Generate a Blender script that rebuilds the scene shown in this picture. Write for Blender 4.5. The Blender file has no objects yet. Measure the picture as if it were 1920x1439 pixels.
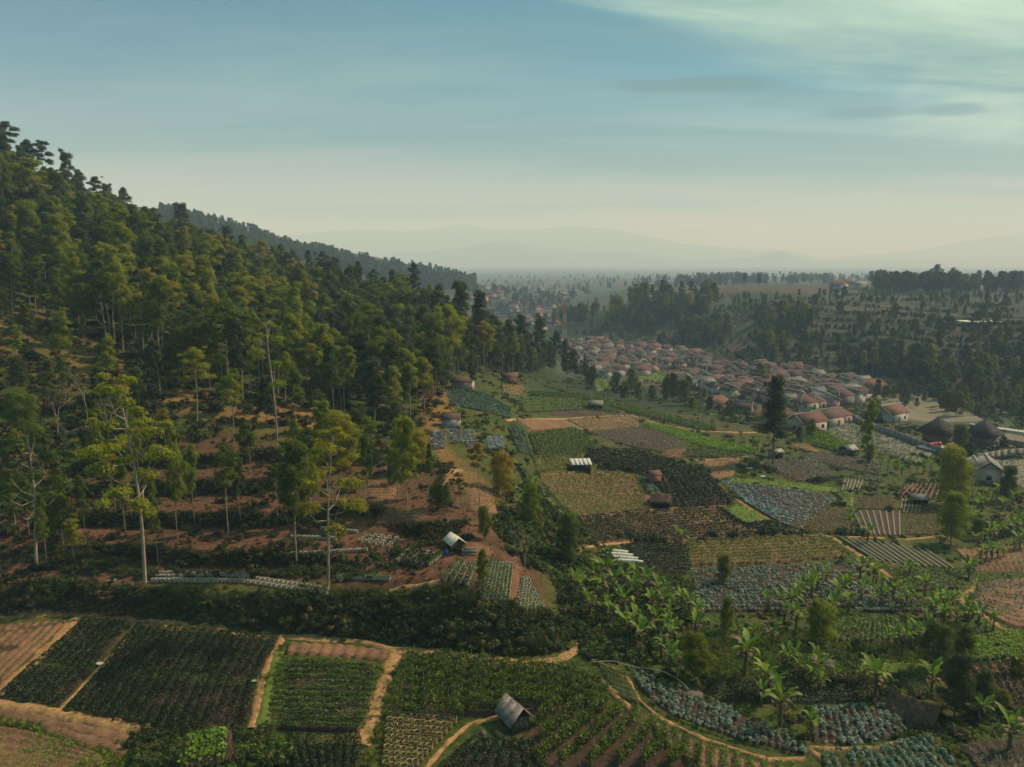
import bpy, math, random
import numpy as np
from mathutils import Vector, Matrix

SC = bpy.context.scene
COL = SC.collection
rng = np.random.default_rng(11)
random.seed(11)

# ------------------------------------------------------------------ camera
CAM_Z = 36.0
PITCH = math.radians(9.4)
LENS = 26.0
FPX = 1920 * LENS / 36.0
cam_data = bpy.data.cameras.new('camera')
cam_data.lens = LENS
cam_data.sensor_width = 36.0
cam_data.clip_start = 0.5
cam_data.clip_end = 30000
cam = bpy.data.objects.new('camera', cam_data)
cam.location = (0, 0, CAM_Z)
cam.rotation_euler = (math.radians(90) - PITCH, 0, 0)
COL.objects.link(cam)
SC.camera = cam

# ------------------------------------------------------------------ light
SUN_AZ = math.radians(62)      # clockwise from +Y (towards +X)
SUN_EL = math.radians(42)
sun_data = bpy.data.lights.new('sun', 'SUN')
sun_data.energy = 5.0
sun_data.angle = math.radians(2.0)
sun_data.color = (1.0, 0.81, 0.61)
sun = bpy.data.objects.new('sun', sun_data)
sdir = Vector((math.sin(SUN_AZ) * math.cos(SUN_EL), math.cos(SUN_AZ) * math.cos(SUN_EL), math.sin(SUN_EL)))
sun.rotation_euler = (-sdir).to_track_quat('-Z', 'Y').to_euler()
sun.location = (0, 0, 300)
COL.objects.link(sun)

world = bpy.data.worlds.new('World')
SC.world = world
world.use_nodes = True
wt = world.node_tree
wt.nodes.clear()


def wn(t, **kw):
    n = wt.nodes.new(t)
    for k, v in kw.items():
        setattr(n, k, v)
    return n


def wl(a, b):
    wt.links.new(a, b)


SKY_TINT = (0.0, 0.50, 0.62, 1)
VEIL_COL = (5.6, 8.0, 6.0, 1)
WISP_COL = (2.0, 3.7, 3.9, 1)
BANK_COL = (0.05, 1.2, 1.7, 1)
GREY_COL = (0.0, 1.7, 2.2, 1)
HORIZON_COL = (4.6, 3.7, 3.9, 1)
w_out = wn('ShaderNodeOutputWorld')
w_bg = wn('ShaderNodeBackground')
w_bg.inputs['Strength'].default_value = 0.1
w_sky = wn('ShaderNodeTexSky', sky_type='NISHITA', sun_disc=False)
w_sky.sun_elevation = SUN_EL
w_sky.sun_rotation = SUN_AZ
w_sky.altitude = 1200
w_sky.air_density = 1.0
w_sky.dust_density = 2.5
w_sky.ozone_density = 2.2
# thin high cloud: direction -> plane at cloud height -> noise
w_tc = wn('ShaderNodeTexCoord')
w_sep = wn('ShaderNodeSeparateXYZ')
wl(w_tc.outputs['Generated'], w_sep.inputs[0])
w_zc = wn('ShaderNodeMath', operation='MAXIMUM')
wl(w_sep.outputs['Z'], w_zc.inputs[0])
w_zc.inputs[1].default_value = 0.0
w_za = wn('ShaderNodeMath', operation='ADD')
wl(w_zc.outputs[0], w_za.inputs[0])
w_za.inputs[1].default_value = 0.16
w_dx = wn('ShaderNodeMath', operation='DIVIDE')
w_dy = wn('ShaderNodeMath', operation='DIVIDE')
wl(w_sep.outputs['X'], w_dx.inputs[0]); wl(w_za.outputs[0], w_dx.inputs[1])
wl(w_sep.outputs['Y'], w_dy.inputs[0]); wl(w_za.outputs[0], w_dy.inputs[1])
w_cmb = wn('ShaderNodeCombineXYZ')
wl(w_dx.outputs[0], w_cmb.inputs[0]); wl(w_dy.outputs[0], w_cmb.inputs[1])


def w_noise(scale, detail, rough, off, dist=0.0, stretch=(1, 1, 1), rot=0.0):
    mp = wn('ShaderNodeMapping')
    mp.inputs['Location'].default_value = off
    mp.inputs['Scale'].default_value = stretch
    mp.inputs['Rotation'].default_value = (0, 0, rot)
    wl(w_cmb.outputs[0], mp.inputs[0])
    nz = wn('ShaderNodeTexNoise')
    nz.inputs['Scale'].default_value = scale
    nz.inputs['Detail'].default_value = detail
    nz.inputs['Roughness'].default_value = rough
    nz.inputs['Distortion'].default_value = dist
    wl(mp.outputs[0], nz.inputs['Vector'])
    return nz.outputs['Fac']


def w_range(src, a, b, c, d):
    m = wn('ShaderNodeMapRange', interpolation_type='SMOOTHSTEP')
    for i, v in enumerate((a, b, c, d)):
        m.inputs[i + 1].default_value = v
    wl(src, m.inputs[0])
    return m.outputs[0]


def w_math(op, a, b):
    m = wn('ShaderNodeMath', operation=op)
    for i, s in enumerate((a, b)):
        if isinstance(s, (int, float)):
            m.inputs[i].default_value = s
        else:
            wl(s, m.inputs[i])
    return m.outputs[0]


def w_mix(fac, a, b):
    m = wn('ShaderNodeMix', data_type='RGBA')
    wl(fac, m.inputs[0])
    for s, k in ((a, 6), (b, 7)):
        if isinstance(s, tuple):
            m.inputs[k].default_value = s
        else:
            wl(s, m.inputs[k])
    return m.outputs[2]


# the cloud sheet thickens overhead and towards the hidden sun
w_dot = wn('ShaderNodeVectorMath', operation='DOT_PRODUCT')
wl(w_tc.outputs['Generated'], w_dot.inputs[0])
w_dot.inputs[1].default_value = tuple(sdir)
veil_n = w_noise(0.9, 6, 0.6, (3.1, 1.7, 0), 0.8, (0.6, 1.0, 1))
veil_f = w_math('ADD', w_dot.outputs['Value'], w_math('MULTIPLY', w_sep.outputs['Z'], 1.1))
veil_f = w_math('ADD', veil_f, w_math('MULTIPLY', w_math('SUBTRACT', veil_n, 0.5), 0.42))
veil = w_range(veil_f, 0.86, 1.02, 0.0, 0.95)
sky_col = w_sky.outputs[0]
tint = wn('ShaderNodeMix', data_type='RGBA', blend_type='MULTIPLY')
tint.inputs[0].default_value = 1.0
wl(sky_col, tint.inputs[6])
tint.inputs[7].default_value = SKY_TINT
sky_col = tint.outputs[2]
low_air = w_range(w_sep.outputs['Z'], -0.02, 0.24, 0.95, 0.0)
sky_col = w_mix(low_air, sky_col, HORIZON_COL)
col1 = w_mix(veil, sky_col, VEIL_COL)
streak_n = w_noise(1.0, 6, 0.6, (7.3, 2.2, 0), 0.3, (0.30, 1.0, 1), 0.25)
streak = w_range(streak_n, 0.44, 0.68, 0.0, 0.65)
col2 = w_mix(streak, col1, WISP_COL)
grey_n = w_noise(1.5, 6, 0.62, (2.3, 5.1, 0), 0.5, (0.22, 1.0, 1), 0.12)
col2 = w_mix(w_range(grey_n, 0.45, 0.66, 0.0, 0.8), col2, GREY_COL)
# small dark cloud banks, low over the right hand valley
w_az = w_math('ARCTAN2', w_sep.outputs['X'], w_sep.outputs['Y'])
w_el = w_math('ARCSINE', w_sep.outputs['Z'], 0.0)
warp = w_noise(3.2, 5, 0.62, (1.3, 9.2, 0), 0.2, (0.5, 1.0, 1))


def cloud_bank(src, az, el, ra, re, tilt, amount):
    da = w_math('SUBTRACT', w_az, math.radians(az))
    de = w_math('SUBTRACT', w_math('SUBTRACT', w_el, math.radians(el)), w_math('MULTIPLY', da, tilt))
    q = w_math('ADD', w_math('POWER', w_math('ABSOLUTE', w_math('DIVIDE', da, math.radians(ra)), 0.0), 2.0),
               w_math('POWER', w_math('ABSOLUTE', w_math('DIVIDE', de, math.radians(re)), 0.0), 2.0))
    q = w_math('ADD', q, w_math('MULTIPLY', w_math('SUBTRACT', warp, 0.5), 5.5))
    return w_mix(w_range(q, 0.1, 1.5, amount, 0.0), src, BANK_COL)


col2 = cloud_bank(col2, 12.8, 12.3, 5.2, 0.5, -0.02, 0.75)
col2 = cloud_bank(col2, 25.8, 9.6, 6.8, 0.42, -0.03, 0.7)
col2 = cloud_bank(col2, 17.5, 11.2, 9.0, 0.8, -0.13, 0.35)
wl(col2, w_bg.inputs['Color'])
wl(w_bg.outputs[0], w_out.inputs['Surface'])

SC.view_settings.view_transform = 'Standard'
SC.view_settings.look = 'None'
SC.view_settings.gamma = 1.0
SC.view_settings.exposure = 0.18
SC.view_settings.use_curve_mapping = False
SC.render.engine = 'CYCLES'
SC.cycles.max_bounces = 6
SC.cycles.diffuse_bounces = 3
SC.cycles.glossy_bounces = 2
SC.cycles.transmission_bounces = 3
SC.cycles.transparent_max_bounces = 8
SC.cycles.volume_bounces = 1
SC.cycles.caustics_reflective = False
SC.cycles.caustics_refractive = False
SC.cycles.use_denoising = True
SC.cycles.use_adaptive_sampling = True
SC.cycles.adaptive_threshold = 0.006

# ------------------------------------------------------------------ projection helpers
CP, SP = math.cos(PITCH), math.sin(PITCH)


def ray(px, py):
    u = (np.asarray(px, float) - 960.0) / FPX
    v = (719.5 - np.asarray(py, float)) / FPX
    return u, CP + v * SP, -SP + v * CP


def pix(x, y, z):
    """world -> photo pixel"""
    d = y * CP - (z - CAM_Z) * SP
    h = y * SP + (z - CAM_Z) * CP
    return 960 + FPX * x / d, 719.5 - FPX * h / d


# ------------------------------------------------------------------ noise (value noise, fBm)
def _hash(i, j, s):
    n = np.sin(i * 127.1 + j * 311.7 + s * 74.7) * 43758.5453
    return n - np.floor(n)


def vnoise(x, y, s=0.0):
    xi, yi = np.floor(x), np.floor(y)
    xf, yf = x - xi, y - yi
    u, v = xf * xf * (3 - 2 * xf), yf * yf * (3 - 2 * yf)
    a, b = _hash(xi, yi, s), _hash(xi + 1, yi, s)
    c, d = _hash(xi, yi + 1, s), _hash(xi + 1, yi + 1, s)
    return (a * (1 - u) + b * u) * (1 - v) + (c * (1 - u) + d * u) * v


def fbm(x, y, octv=4, s=0.0):
    r, a, f = 0.0, 0.5, 1.0
    for o in range(octv):
        r = r + a * (vnoise(x * f, y * f, s + o * 3.1) - 0.5)
        a *= 0.5
        f *= 2.03
    return r


def sstep(e0, e1, x):
    t = np.clip((x - e0) / (e1 - e0 + 1e-9), 0, 1)
    return t * t * (3 - 2 * t)


# ------------------------------------------------------------------ terrain control points
CPS = []


def cz(px, py, z):       # known height
    u, dy, dz = ray(px, py)
    t = (z - CAM_Z) / dz
    CPS.append((u * t, dy * t, z))


def cy(px, py, Y, sub=0.0):       # known depth
    u, dy, dz = ray(px, py)
    t = Y / dy
    CPS.append((u * t, Y, CAM_Z + dz * t - sub))


def cxyz(px, Y, z):      # hidden ground
    CPS.append(((px - 960.0) / FPX * Y * 0.98, Y, z))


for a_ in [(0, 1400, -1), (300, 1420, -1), (-300, 1300, 0), (0, 1250, 0), (300, 1250, 0), (600, 1250, 0), (900, 1250, 0),
           (600, 1400, 0), (900, 1420, 0), (1200, 1420, -.3), (1500, 1430, -.5), (1880, 1430, -.8), (2150, 1430, -1), (1200, 1300, -.3),
           (1500, 1280, -1.2), (1880, 1280, -2), (2200, 1250, -2.5), (1300, 1150, -2.2), (1600, 1150, -3.2), (1880, 1150, -4.2),
           (1150, 1010, -3.6), (1400, 1000, -6), (1650, 1000, -7.2), (1900, 1000, -8.5), (2200, 1000, -9), (1080, 900, -4.6), (1300, 880, -7),
           (1550, 880, -9.3), (1900, 900, -11), (1050, 790, -6), (1200, 780, -10), (1350, 780, -12), (1500, 800, -13),
           (1700, 800, -14.5), (1900, 830, -13.6), (2200, 820, -14), (1900, 760, -16), (1200, 720, -20), (1450, 720, -19), (1300, 690, -23),
           (1150, 660, -26), (1080, 640, -28), (1650, 720, -18), (1000, 620, -33), (930, 600, -34), (950, 560, -32), (1000, 530, -30),
           (1750, 735, -17), (1900, 715, -15), (1600, 685, -15), (1350, 640, -18),
           (2200, 700, -10)]:
    cz(*a_)
BK = 3.0
for a_ in [(-250, 180, 220), (0, 340, 230), (120, 405, 240), (250, 460, 255), (400, 505, 268), (520, 545, 280), (650, 572, 292),
           (780, 597, 302), (900, 650, 312), (1040, 690, 330)]:
    cy(*a_, BK)
for a_ in [(0, 480, 185), (0, 600, 140), (0, 730, 117), (0, 850, 100), (0, 960, 87), (0, 1070, 76.5),
           (250, 520, 208), (250, 600, 166), (250, 700, 130), (250, 850, 103), (250, 960, 88), (250, 1075, 76),
           (500, 600, 215), (500, 700, 155), (500, 830, 110), (500, 950, 90), (500, 1085, 75),
           (700, 640, 250), (700, 720, 185), (700, 830, 124), (700, 950, 93), (700, 1070, 76.5),
           (850, 1017, 82), (850, 930, 96), (850, 830, 125), (850, 730, 190), (-300, 600, 130), (-300, 900, 92)]:
    cy(*a_, BK)
for a_ in [(960, 900, 118), (960, 1000, 90), (950, 800, 150), (950, 720, 240)]:
    cy(*a_, 1.5)
for a_ in [(1060, 1010, 92), (1060, 1090, 79), (1080, 1180, 68)]:
    cy(*a_, 0.3)
for a_ in [(1800, 650, 345), (1550, 640, 395), (1700, 602, 425), (1900, 602, 395), (1450, 612, 470), (1600, 572, 520), (1900, 570, 480), (1400, 574, 560), (2200, 600, 400),
           (1500, 545, 1000), (1900, 547, 950), (1230, 562, 640), (1130, 608, 600), (1330, 567, 610), (1250, 532, 1300), (1180, 642, 545),
           (430, 425, 1000), (330, 400, 1000), (560, 465, 1000), (700, 493, 1050), (800, 508, 1100), (880, 530, 1100), (905, 562, 1050),
           (1000, 515, 4000), (600, 512, 4000), (200, 512, 4000), (1500, 515, 4000), (1900, 518, 3000), (2300, 518, 3000),
           (1700, 530, 1700), (1300, 522, 2200)]:
    cy(*a_)
for a_ in [(0, 340, 58), (-250, 340, 70), (300, 500, 40), (500, 420, 12), (700, 480, -10), (800, 420, -10), (1000, 440, -21), (600, 620, -5), (0, 600, 60),
           (430, 2000, 0), (100, 1000, 120), (-300, 1000, 140), (-200, 2500, 20), (700, 2000, -25), (200, 1600, 60)]:
    cxyz(*a_)
CPS = np.array(CPS)


def ab(x, y):
    return x / y * 1.6, np.log(y)


_ca, _cb = ab(CPS[:, 0], CPS[:, 1])
_n = len(CPS)


def _k(r2):
    return np.where(r2 > 1e-12, 0.5 * r2 * np.log(np.maximum(r2, 1e-12)), 0.0)


_A = np.zeros((_n + 3, _n + 3))
_A[:_n, :_n] = _k((_ca[:, None] - _ca[None]) ** 2 + (_cb[:, None] - _cb[None]) ** 2) + np.eye(_n) * 1e-3
_A[:_n, _n] = 1; _A[:_n, _n + 1] = _ca; _A[:_n, _n + 2] = _cb
_A[_n:, :_n] = _A[:_n, _n:].T
# fit the drop below the camera divided by distance (keeps near and far equally weighted)
_rhs = np.concatenate([(CPS[:, 2] - CAM_Z) / CPS[:, 1], np.zeros(3)])
_W = np.linalg.solve(_A, _rhs)


def tps(x, y):
    a, b = ab(x, y)
    out = _W[_n] + _W[_n + 1] * a + _W[_n + 2] * b
    for i in range(_n):
        out = out + _W[i] * _k((a - _ca[i]) ** 2 + (b - _cb[i]) ** 2)
    return CAM_Z + out * y


# foot of the steep overgrown bank behind the lower terrace: photo pixels -> angle, depth
BANK_FOOT = [(-400, 1135), (0, 1147), (140, 1143), (260, 1160), (420, 1176), (540, 1184), (640, 1191), (735, 1207), (800, 1214), (900, 1227),
             (1000, 1234), (1060, 1222), (1095, 1195)]
_bu = []
for px_, py_ in BANK_FOOT:
    u_, dy_, dz_ = ray(px_, py_)
    t_ = -CAM_Z / dz_
    _bu.append((float(u_ / dy_), float(dy_ * t_)))
_bu = np.array(_bu)
BANK_A = _bu[:, 0]
BANK_Y = _bu[:, 1]
BANK_H = np.array([2.6, 2.6, 2.6, 2.7, 2.9, 3.2, 3.6, 4.0, 4.2, 4.0, 3.2, 1.8, 0.3])
BANK_W = np.array([2.6, 2.6, 2.6, 2.8, 3.2, 4.0, 5.0, 6.5, 7.5, 7.5, 6.0, 5.0, 5.0])


def poly_soft(px, py, poly, soft):
    """soft mask, 1 inside a pixel polygon"""
    poly = np.array(poly, float)
    n = len(poly)
    inside = np.zeros(px.shape, bool)
    d2 = np.full(px.shape, 1e12)
    for i in range(n):
        x0, y0 = poly[i]
        x1, y1 = poly[(i + 1) % n]
        c = ((y0 > py) != (y1 > py)) & (px < (x1 - x0) * (py - y0) / (y1 - y0 + 1e-9) + x0)
        inside ^= c
        ex, ey = x1 - x0, y1 - y0
        t = np.clip(((px - x0) * ex + (py - y0) * ey) / (ex * ex + ey * ey + 1e-9), 0, 1)
        d2 = np.minimum(d2, (px - x0 - t * ex) ** 2 + (py - y0 - t * ey) ** 2)
    d = np.sqrt(d2) * np.where(inside, 1, -1)
    return sstep(-soft, soft, d)


YR = np.unique(np.concatenate([np.geomspace(14, 46, 30), np.geomspace(46, 135, 340), np.geomspace(135, 320, 190),
                               np.geomspace(320, 760, 230), np.geomspace(760, 2200, 110), np.geomspace(2200, 16000, 60)]))
AR = np.linspace(-1.12, 1.12, 431)
GY, GA = np.meshgrid(YR, AR, indexing='ij')
GX = GA * GY
GZ = tps(GX, GY)
_flat = sstep(2600, 4200, GY)
GZ = GZ * (1 - _flat) + (-38.0) * _flat
_hb = np.interp(GA, BANK_A, BANK_H)
_wb = np.interp(GA, BANK_A, BANK_W)
_fb = np.interp(GA, BANK_A, BANK_Y) + 0.5 * fbm(GX * 0.3, GY * 0.3, 3, 5)
_t = np.clip((GY - _fb) / _wb, 0, 1)
BANKT = _t
# the fit was made with BK taken off the upper slope; the bank puts it back, tapering in behind
_up = np.where(GA < BANK_A[-1], sstep(0, 1, _t), 0)
_side = 1 - sstep(-0.06, 0.10, GA)
GZ = GZ + _hb * _up * (GA < 0.3) * _side * np.interp(GY, [0, 60, 400, 600], [1, 1, 1, 0])
# slope terraces
PXG, PYG = pix(GX, GY, GZ)


def terrace(z, step, mask, sharp=0.25):
    q = z / step
    f = q - np.floor(q)
    zt = step * (np.floor(q) + sstep(1 - sharp, 1, f))
    return z + (zt - z) * mask


M_TERR1 = poly_soft(PXG, PYG, [(250, 800), (560, 800), (830, 870), (840, 1000), (650, 1075), (300, 1080), (120, 1000), (120, 900)], 40) * (GY > 76) * (GY < 190)
GZ = terrace(GZ + 0.5 * fbm(GX * 0.06, GY * 0.06, 2, 2) * M_TERR1, 1.7, M_TERR1 * 1.0, 0.16)
M_TERR2 = poly_soft(PXG, PYG, [(1330, 640), (1380, 580), (1480, 558), (1940, 554), (2200, 560), (2200, 720), (1700, 715), (1450, 690)], 14) * (GY > 280) * (GY < 860)
GZ = terrace(GZ + 3.0 * fbm(GX * 0.012, GY * 0.012, 3, 8) * M_TERR2, 1.5, M_TERR2 * 0.9, 0.35)
_far = sstep(500, 1200, GY)
GZ = GZ + 7 * _far * fbm(GX * 0.004, GY * 0.004, 4, 4) * (1 - sstep(2500, 5000, GY) * 0.7)
_hillm = sstep(0.12, -0.1, GA) * sstep(90, 140, GY)
GZ = GZ + _hillm * 2.2 * fbm(GX * 0.035, GY * 0.035, 3, 6)
GZ = GZ + sstep(0.02, 0.3, BANKT) * (1 - sstep(0.7, 1.0, BANKT)) * (GA < BANK_A[-1]) * 0.9 * fbm(GX * 0.7, GY * 0.7, 3, 9)


def H(x, y):
    x = np.asarray(x, float); y = np.asarray(y, float)
    yy = np.clip(y, YR[0] + 1e-3, YR[-1] - 1e-3)
    i = np.clip(np.searchsorted(YR, yy) - 1, 0, len(YR) - 2)
    fy = (yy - YR[i]) / (YR[i + 1] - YR[i])
    a = np.clip((x / yy - AR[0]) / (AR[1] - AR[0]), 0, len(AR) - 1.001)
    j = a.astype(int)
    fa = a - j
    z0 = GZ[i, j] * (1 - fa) + GZ[i, j + 1] * fa
    z1 = GZ[i + 1, j] * (1 - fa) + GZ[i + 1, j + 1] * fa
    return z0 * (1 - fy) + z1 * fy


_TS = np.concatenate([np.geomspace(20, 60, 60), np.geomspace(60.3, 400, 420), np.geomspace(402, 8000, 260)])


def P(px, py, lift=0.0):
    """photo pixel -> point on the ground (first hit of the camera ray)"""
    px = np.atleast_1d(np.asarray(px, float)); py = np.atleast_1d(np.asarray(py, float))
    u, dy, dz = ray(px, py)
    T = _TS[:, None]
    X, Y, Z = u[None] * T, dy[None] * T, CAM_Z + dz[None] * T
    below = Z < H(X, Y)
    k = np.argmax(below, axis=0)
    k = np.where(below.any(axis=0), np.maximum(k, 1), len(_TS) - 1)
    lo, hi = _TS[k - 1], _TS[k]
    for _ in range(14):
        m = 0.5 * (lo + hi)
        b = CAM_Z + dz * m < H(u * m, dy * m)
        hi = np.where(b, m, hi)
        lo = np.where(b, lo, m)
    x, y = u * hi, dy * hi
    return np.stack([x, y, H(x, y) + lift], axis=1)


def P1(px, py):
    return P([px], [py])[0]


# ------------------------------------------------------------------ mesh helpers
def mesh_np(name, verts, faces, mats, smooth=False, midx=None, attr=None):
    """faces: list of int arrays (n,3) and/or (n,4)"""
    me = bpy.data.meshes.new(name)
    verts = np.asarray(verts, np.float32).reshape(-1, 3)
    if not isinstance(faces, (list, tuple)):
        faces = [faces]
    faces = [np.asarray(f, np.int32) for f in faces if len(f)]
    loops = np.concatenate([f.ravel() for f in faces])
    tot = np.concatenate([np.full(len(f), f.shape[1], np.int32) for f in faces])
    start = np.concatenate([[0], np.cumsum(tot)[:-1]]).astype(np.int32)
    me.vertices.add(len(verts))
    me.vertices.foreach_set('co', verts.ravel())
    me.loops.add(len(loops))
    me.loops.foreach_set('vertex_index', loops.astype(np.int32))
    me.polygons.add(len(tot))
    me.polygons.foreach_set('loop_start', start)
    me.polygons.foreach_set('loop_total', tot)
    if smooth:
        me.polygons.foreach_set('use_smooth', np.ones(len(tot), bool))
    if midx is not None:
        me.polygons.foreach_set('material_index', np.asarray(midx, np.int32))
    for m in (mats if isinstance(mats, (list, tuple)) else [mats]):
        me.materials.append(m)
    if attr:
        for an, av in attr.items():
            at = me.attributes.new(an, 'FLOAT_COLOR', 'POINT')
            at.data.foreach_set('color', np.asarray(av, np.float32).ravel())
    me.update(calc_edges=True)
    return me


def link(name, data, parent=None, loc=None, rotz=0.0, scale=None):
    o = bpy.data.objects.new(name, data)
    COL.objects.link(o)
    if parent is not None:
        o.parent = parent
    if loc is not None:
        o.location = loc
    if rotz:
        o.rotation_euler = (0, 0, rotz)
    if scale is not None:
        o.scale = scale
    return o


def tag(o, label=None, cat=None, group=None, kind=None):
    if label: o['label'] = label
    if cat: o['category'] = cat
    if group: o['group'] = group
    if kind: o['kind'] = kind
    return o


# ------------------------------------------------------------------ material helpers
class NT:
    def __init__(self, name):
        self.m = bpy.data.materials.new(name)
        self.m.use_nodes = True
        self.t = self.m.node_tree
        self.t.nodes.clear()
        self.out = self.n('ShaderNodeOutputMaterial')

    def n(self, t, **kw):
        n = self.t.nodes.new(t)
        for k, v in kw.items():
            setattr(n, k, v)
        return n

    def l(self, a, b):
        self.t.links.new(a, b)

    def put(self, sock, v):
        if v is None:
            return
        if isinstance(v, (int, float)):
            sock.default_value = v
        elif isinstance(v, tuple):
            sock.default_value = v if len(v) != 3 or sock.type != 'RGBA' else (*v, 1)
        else:
            self.l(v, sock)

    def pos(self):
        return self.n('ShaderNodeNewGeometry').outputs['Position']

    def obj(self):
        return self.n('ShaderNodeTexCoord').outputs['Object']

    def noise(self, scale, detail=3, rough=0.55, vec=None, dist=0.0, off=None):
        nz = self.n('ShaderNodeTexNoise')
        nz.inputs['Scale'].default_value = scale
        nz.inputs['Detail'].default_value = detail
        nz.inputs['Roughness'].default_value = rough
        nz.inputs['Distortion'].default_value = dist
        v = vec if vec is not None else self.pos()
        if off is not None:
            mp = self.n('ShaderNodeMapping')
            mp.inputs['Location'].default_value = off
            self.l(v, mp.inputs[0])
            v = mp.outputs[0]
        self.l(v, nz.inputs['Vector'])
        return nz.outputs['Fac']

    def rng(self, src, a, b, c=0.0, d=1.0):
        m = self.n('ShaderNodeMapRange', interpolation_type='SMOOTHSTEP')
        self.put(m.inputs[0], src)
        for i, v in enumerate((a, b, c, d)):
            m.inputs[i + 1].default_value = v
        return m.outputs[0]

    def math(self, op, a, b=None):
        m = self.n('ShaderNodeMath', operation=op)
        self.put(m.inputs[0], a)
        self.put(m.inputs[1], b)
        return m.outputs[0]

    def mix(self, f, a, b):
        m = self.n('ShaderNodeMix', data_type='RGBA')
        self.put(m.inputs[0], f)
        self.put(m.inputs[6], a)
        self.put(m.inputs[7], b)
        return m.outputs[2]

    def bump(self, h, strength=0.5, dist=0.1):
        b = self.n('ShaderNodeBump')
        b.inputs['Strength'].default_value = strength
        b.inputs['Distance'].default_value = dist
        self.l(h, b.inputs['Height'])
        return b.outputs[0]

    def principled(self, col, rough=0.9, normal=None, spec=0.25, **kw):
        p = self.n('ShaderNodeBsdfPrincipled')
        self.put(p.inputs['Base Color'], col)
        self.put(p.inputs['Roughness'], rough)
        p.inputs['Specular IOR Level'].default_value = spec
        if normal is not None:
            self.l(normal, p.inputs['Normal'])
        for k, v in kw.items():
            self.put(p.inputs[k], v)
        self.l(p.outputs[0], self.out.inputs['Surface'])
        return self.m

    def leaf(self, col, transl=0.35, tcol=None, rough=0.55):
        d = self.n('ShaderNodeBsdfPrincipled')
        # the colour is the leaf's whole reflectance: the diffuse lobe only carries (1 - transl) of it
        g = self.n('ShaderNodeMix', data_type='RGBA', blend_type='MULTIPLY')
        g.inputs[0].default_value = 1.0
        self.put(g.inputs[6], col)
        k = 1.0 / (1.0 - transl)
        g.inputs[7].default_value = (k, k, k, 1)
        self.put(d.inputs['Base Color'], g.outputs[2])
        d.inputs['Roughness'].default_value = rough
        d.inputs['Specular IOR Level'].default_value = 0.2
        t = self.n('ShaderNodeBsdfTranslucent')
        g2 = self.n('ShaderNodeMix', data_type='RGBA', blend_type='MULTIPLY')
        g2.inputs[0].default_value = 1.0
        self.put(g2.inputs[6], tcol if tcol is not None else col)
        g2.inputs[7].default_value = (1.35, 1.35, 1.1, 1)
        self.put(t.inputs['Color'], g2.outputs[2])
        m = self.n('ShaderNodeMixShader')
        m.inputs[0].default_value = transl
        self.l(d.outputs[0], m.inputs[1])
        self.l(t.outputs[0], m.inputs[2])
        self.l(m.outputs[0], self.out.inputs['Surface'])
        return self.m


def mat_soil(name, c1, c2, scale=1.2, bump=0.4):
    t = NT(name)
    n1 = t.noise(scale, 5, 0.65)
    n2 = t.noise(scale * 0.13, 3)
    n3 = t.noise(scale * 7.0, 4, 0.7)
    c = t.mix(t.rng(t.math('ADD', n1, t.math('MULTIPLY', n2, 0.6)), 0.55, 1.05), c1, c2)
    c = t.mix(t.rng(n3, 0.52, 0.70, 0, 0.75), c, tuple(v * 0.42 for v in c1))
    c = t.mix(t.rng(n3, 0.44, 0.30, 0, 0.5), c, tuple(min(1.0, v * 1.35) for v in c2))
    return t.principled(c, 0.95, t.bump(t.noise(scale * 5, 5, 0.75), min(1.0, bump * 1.8), 0.10))


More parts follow.
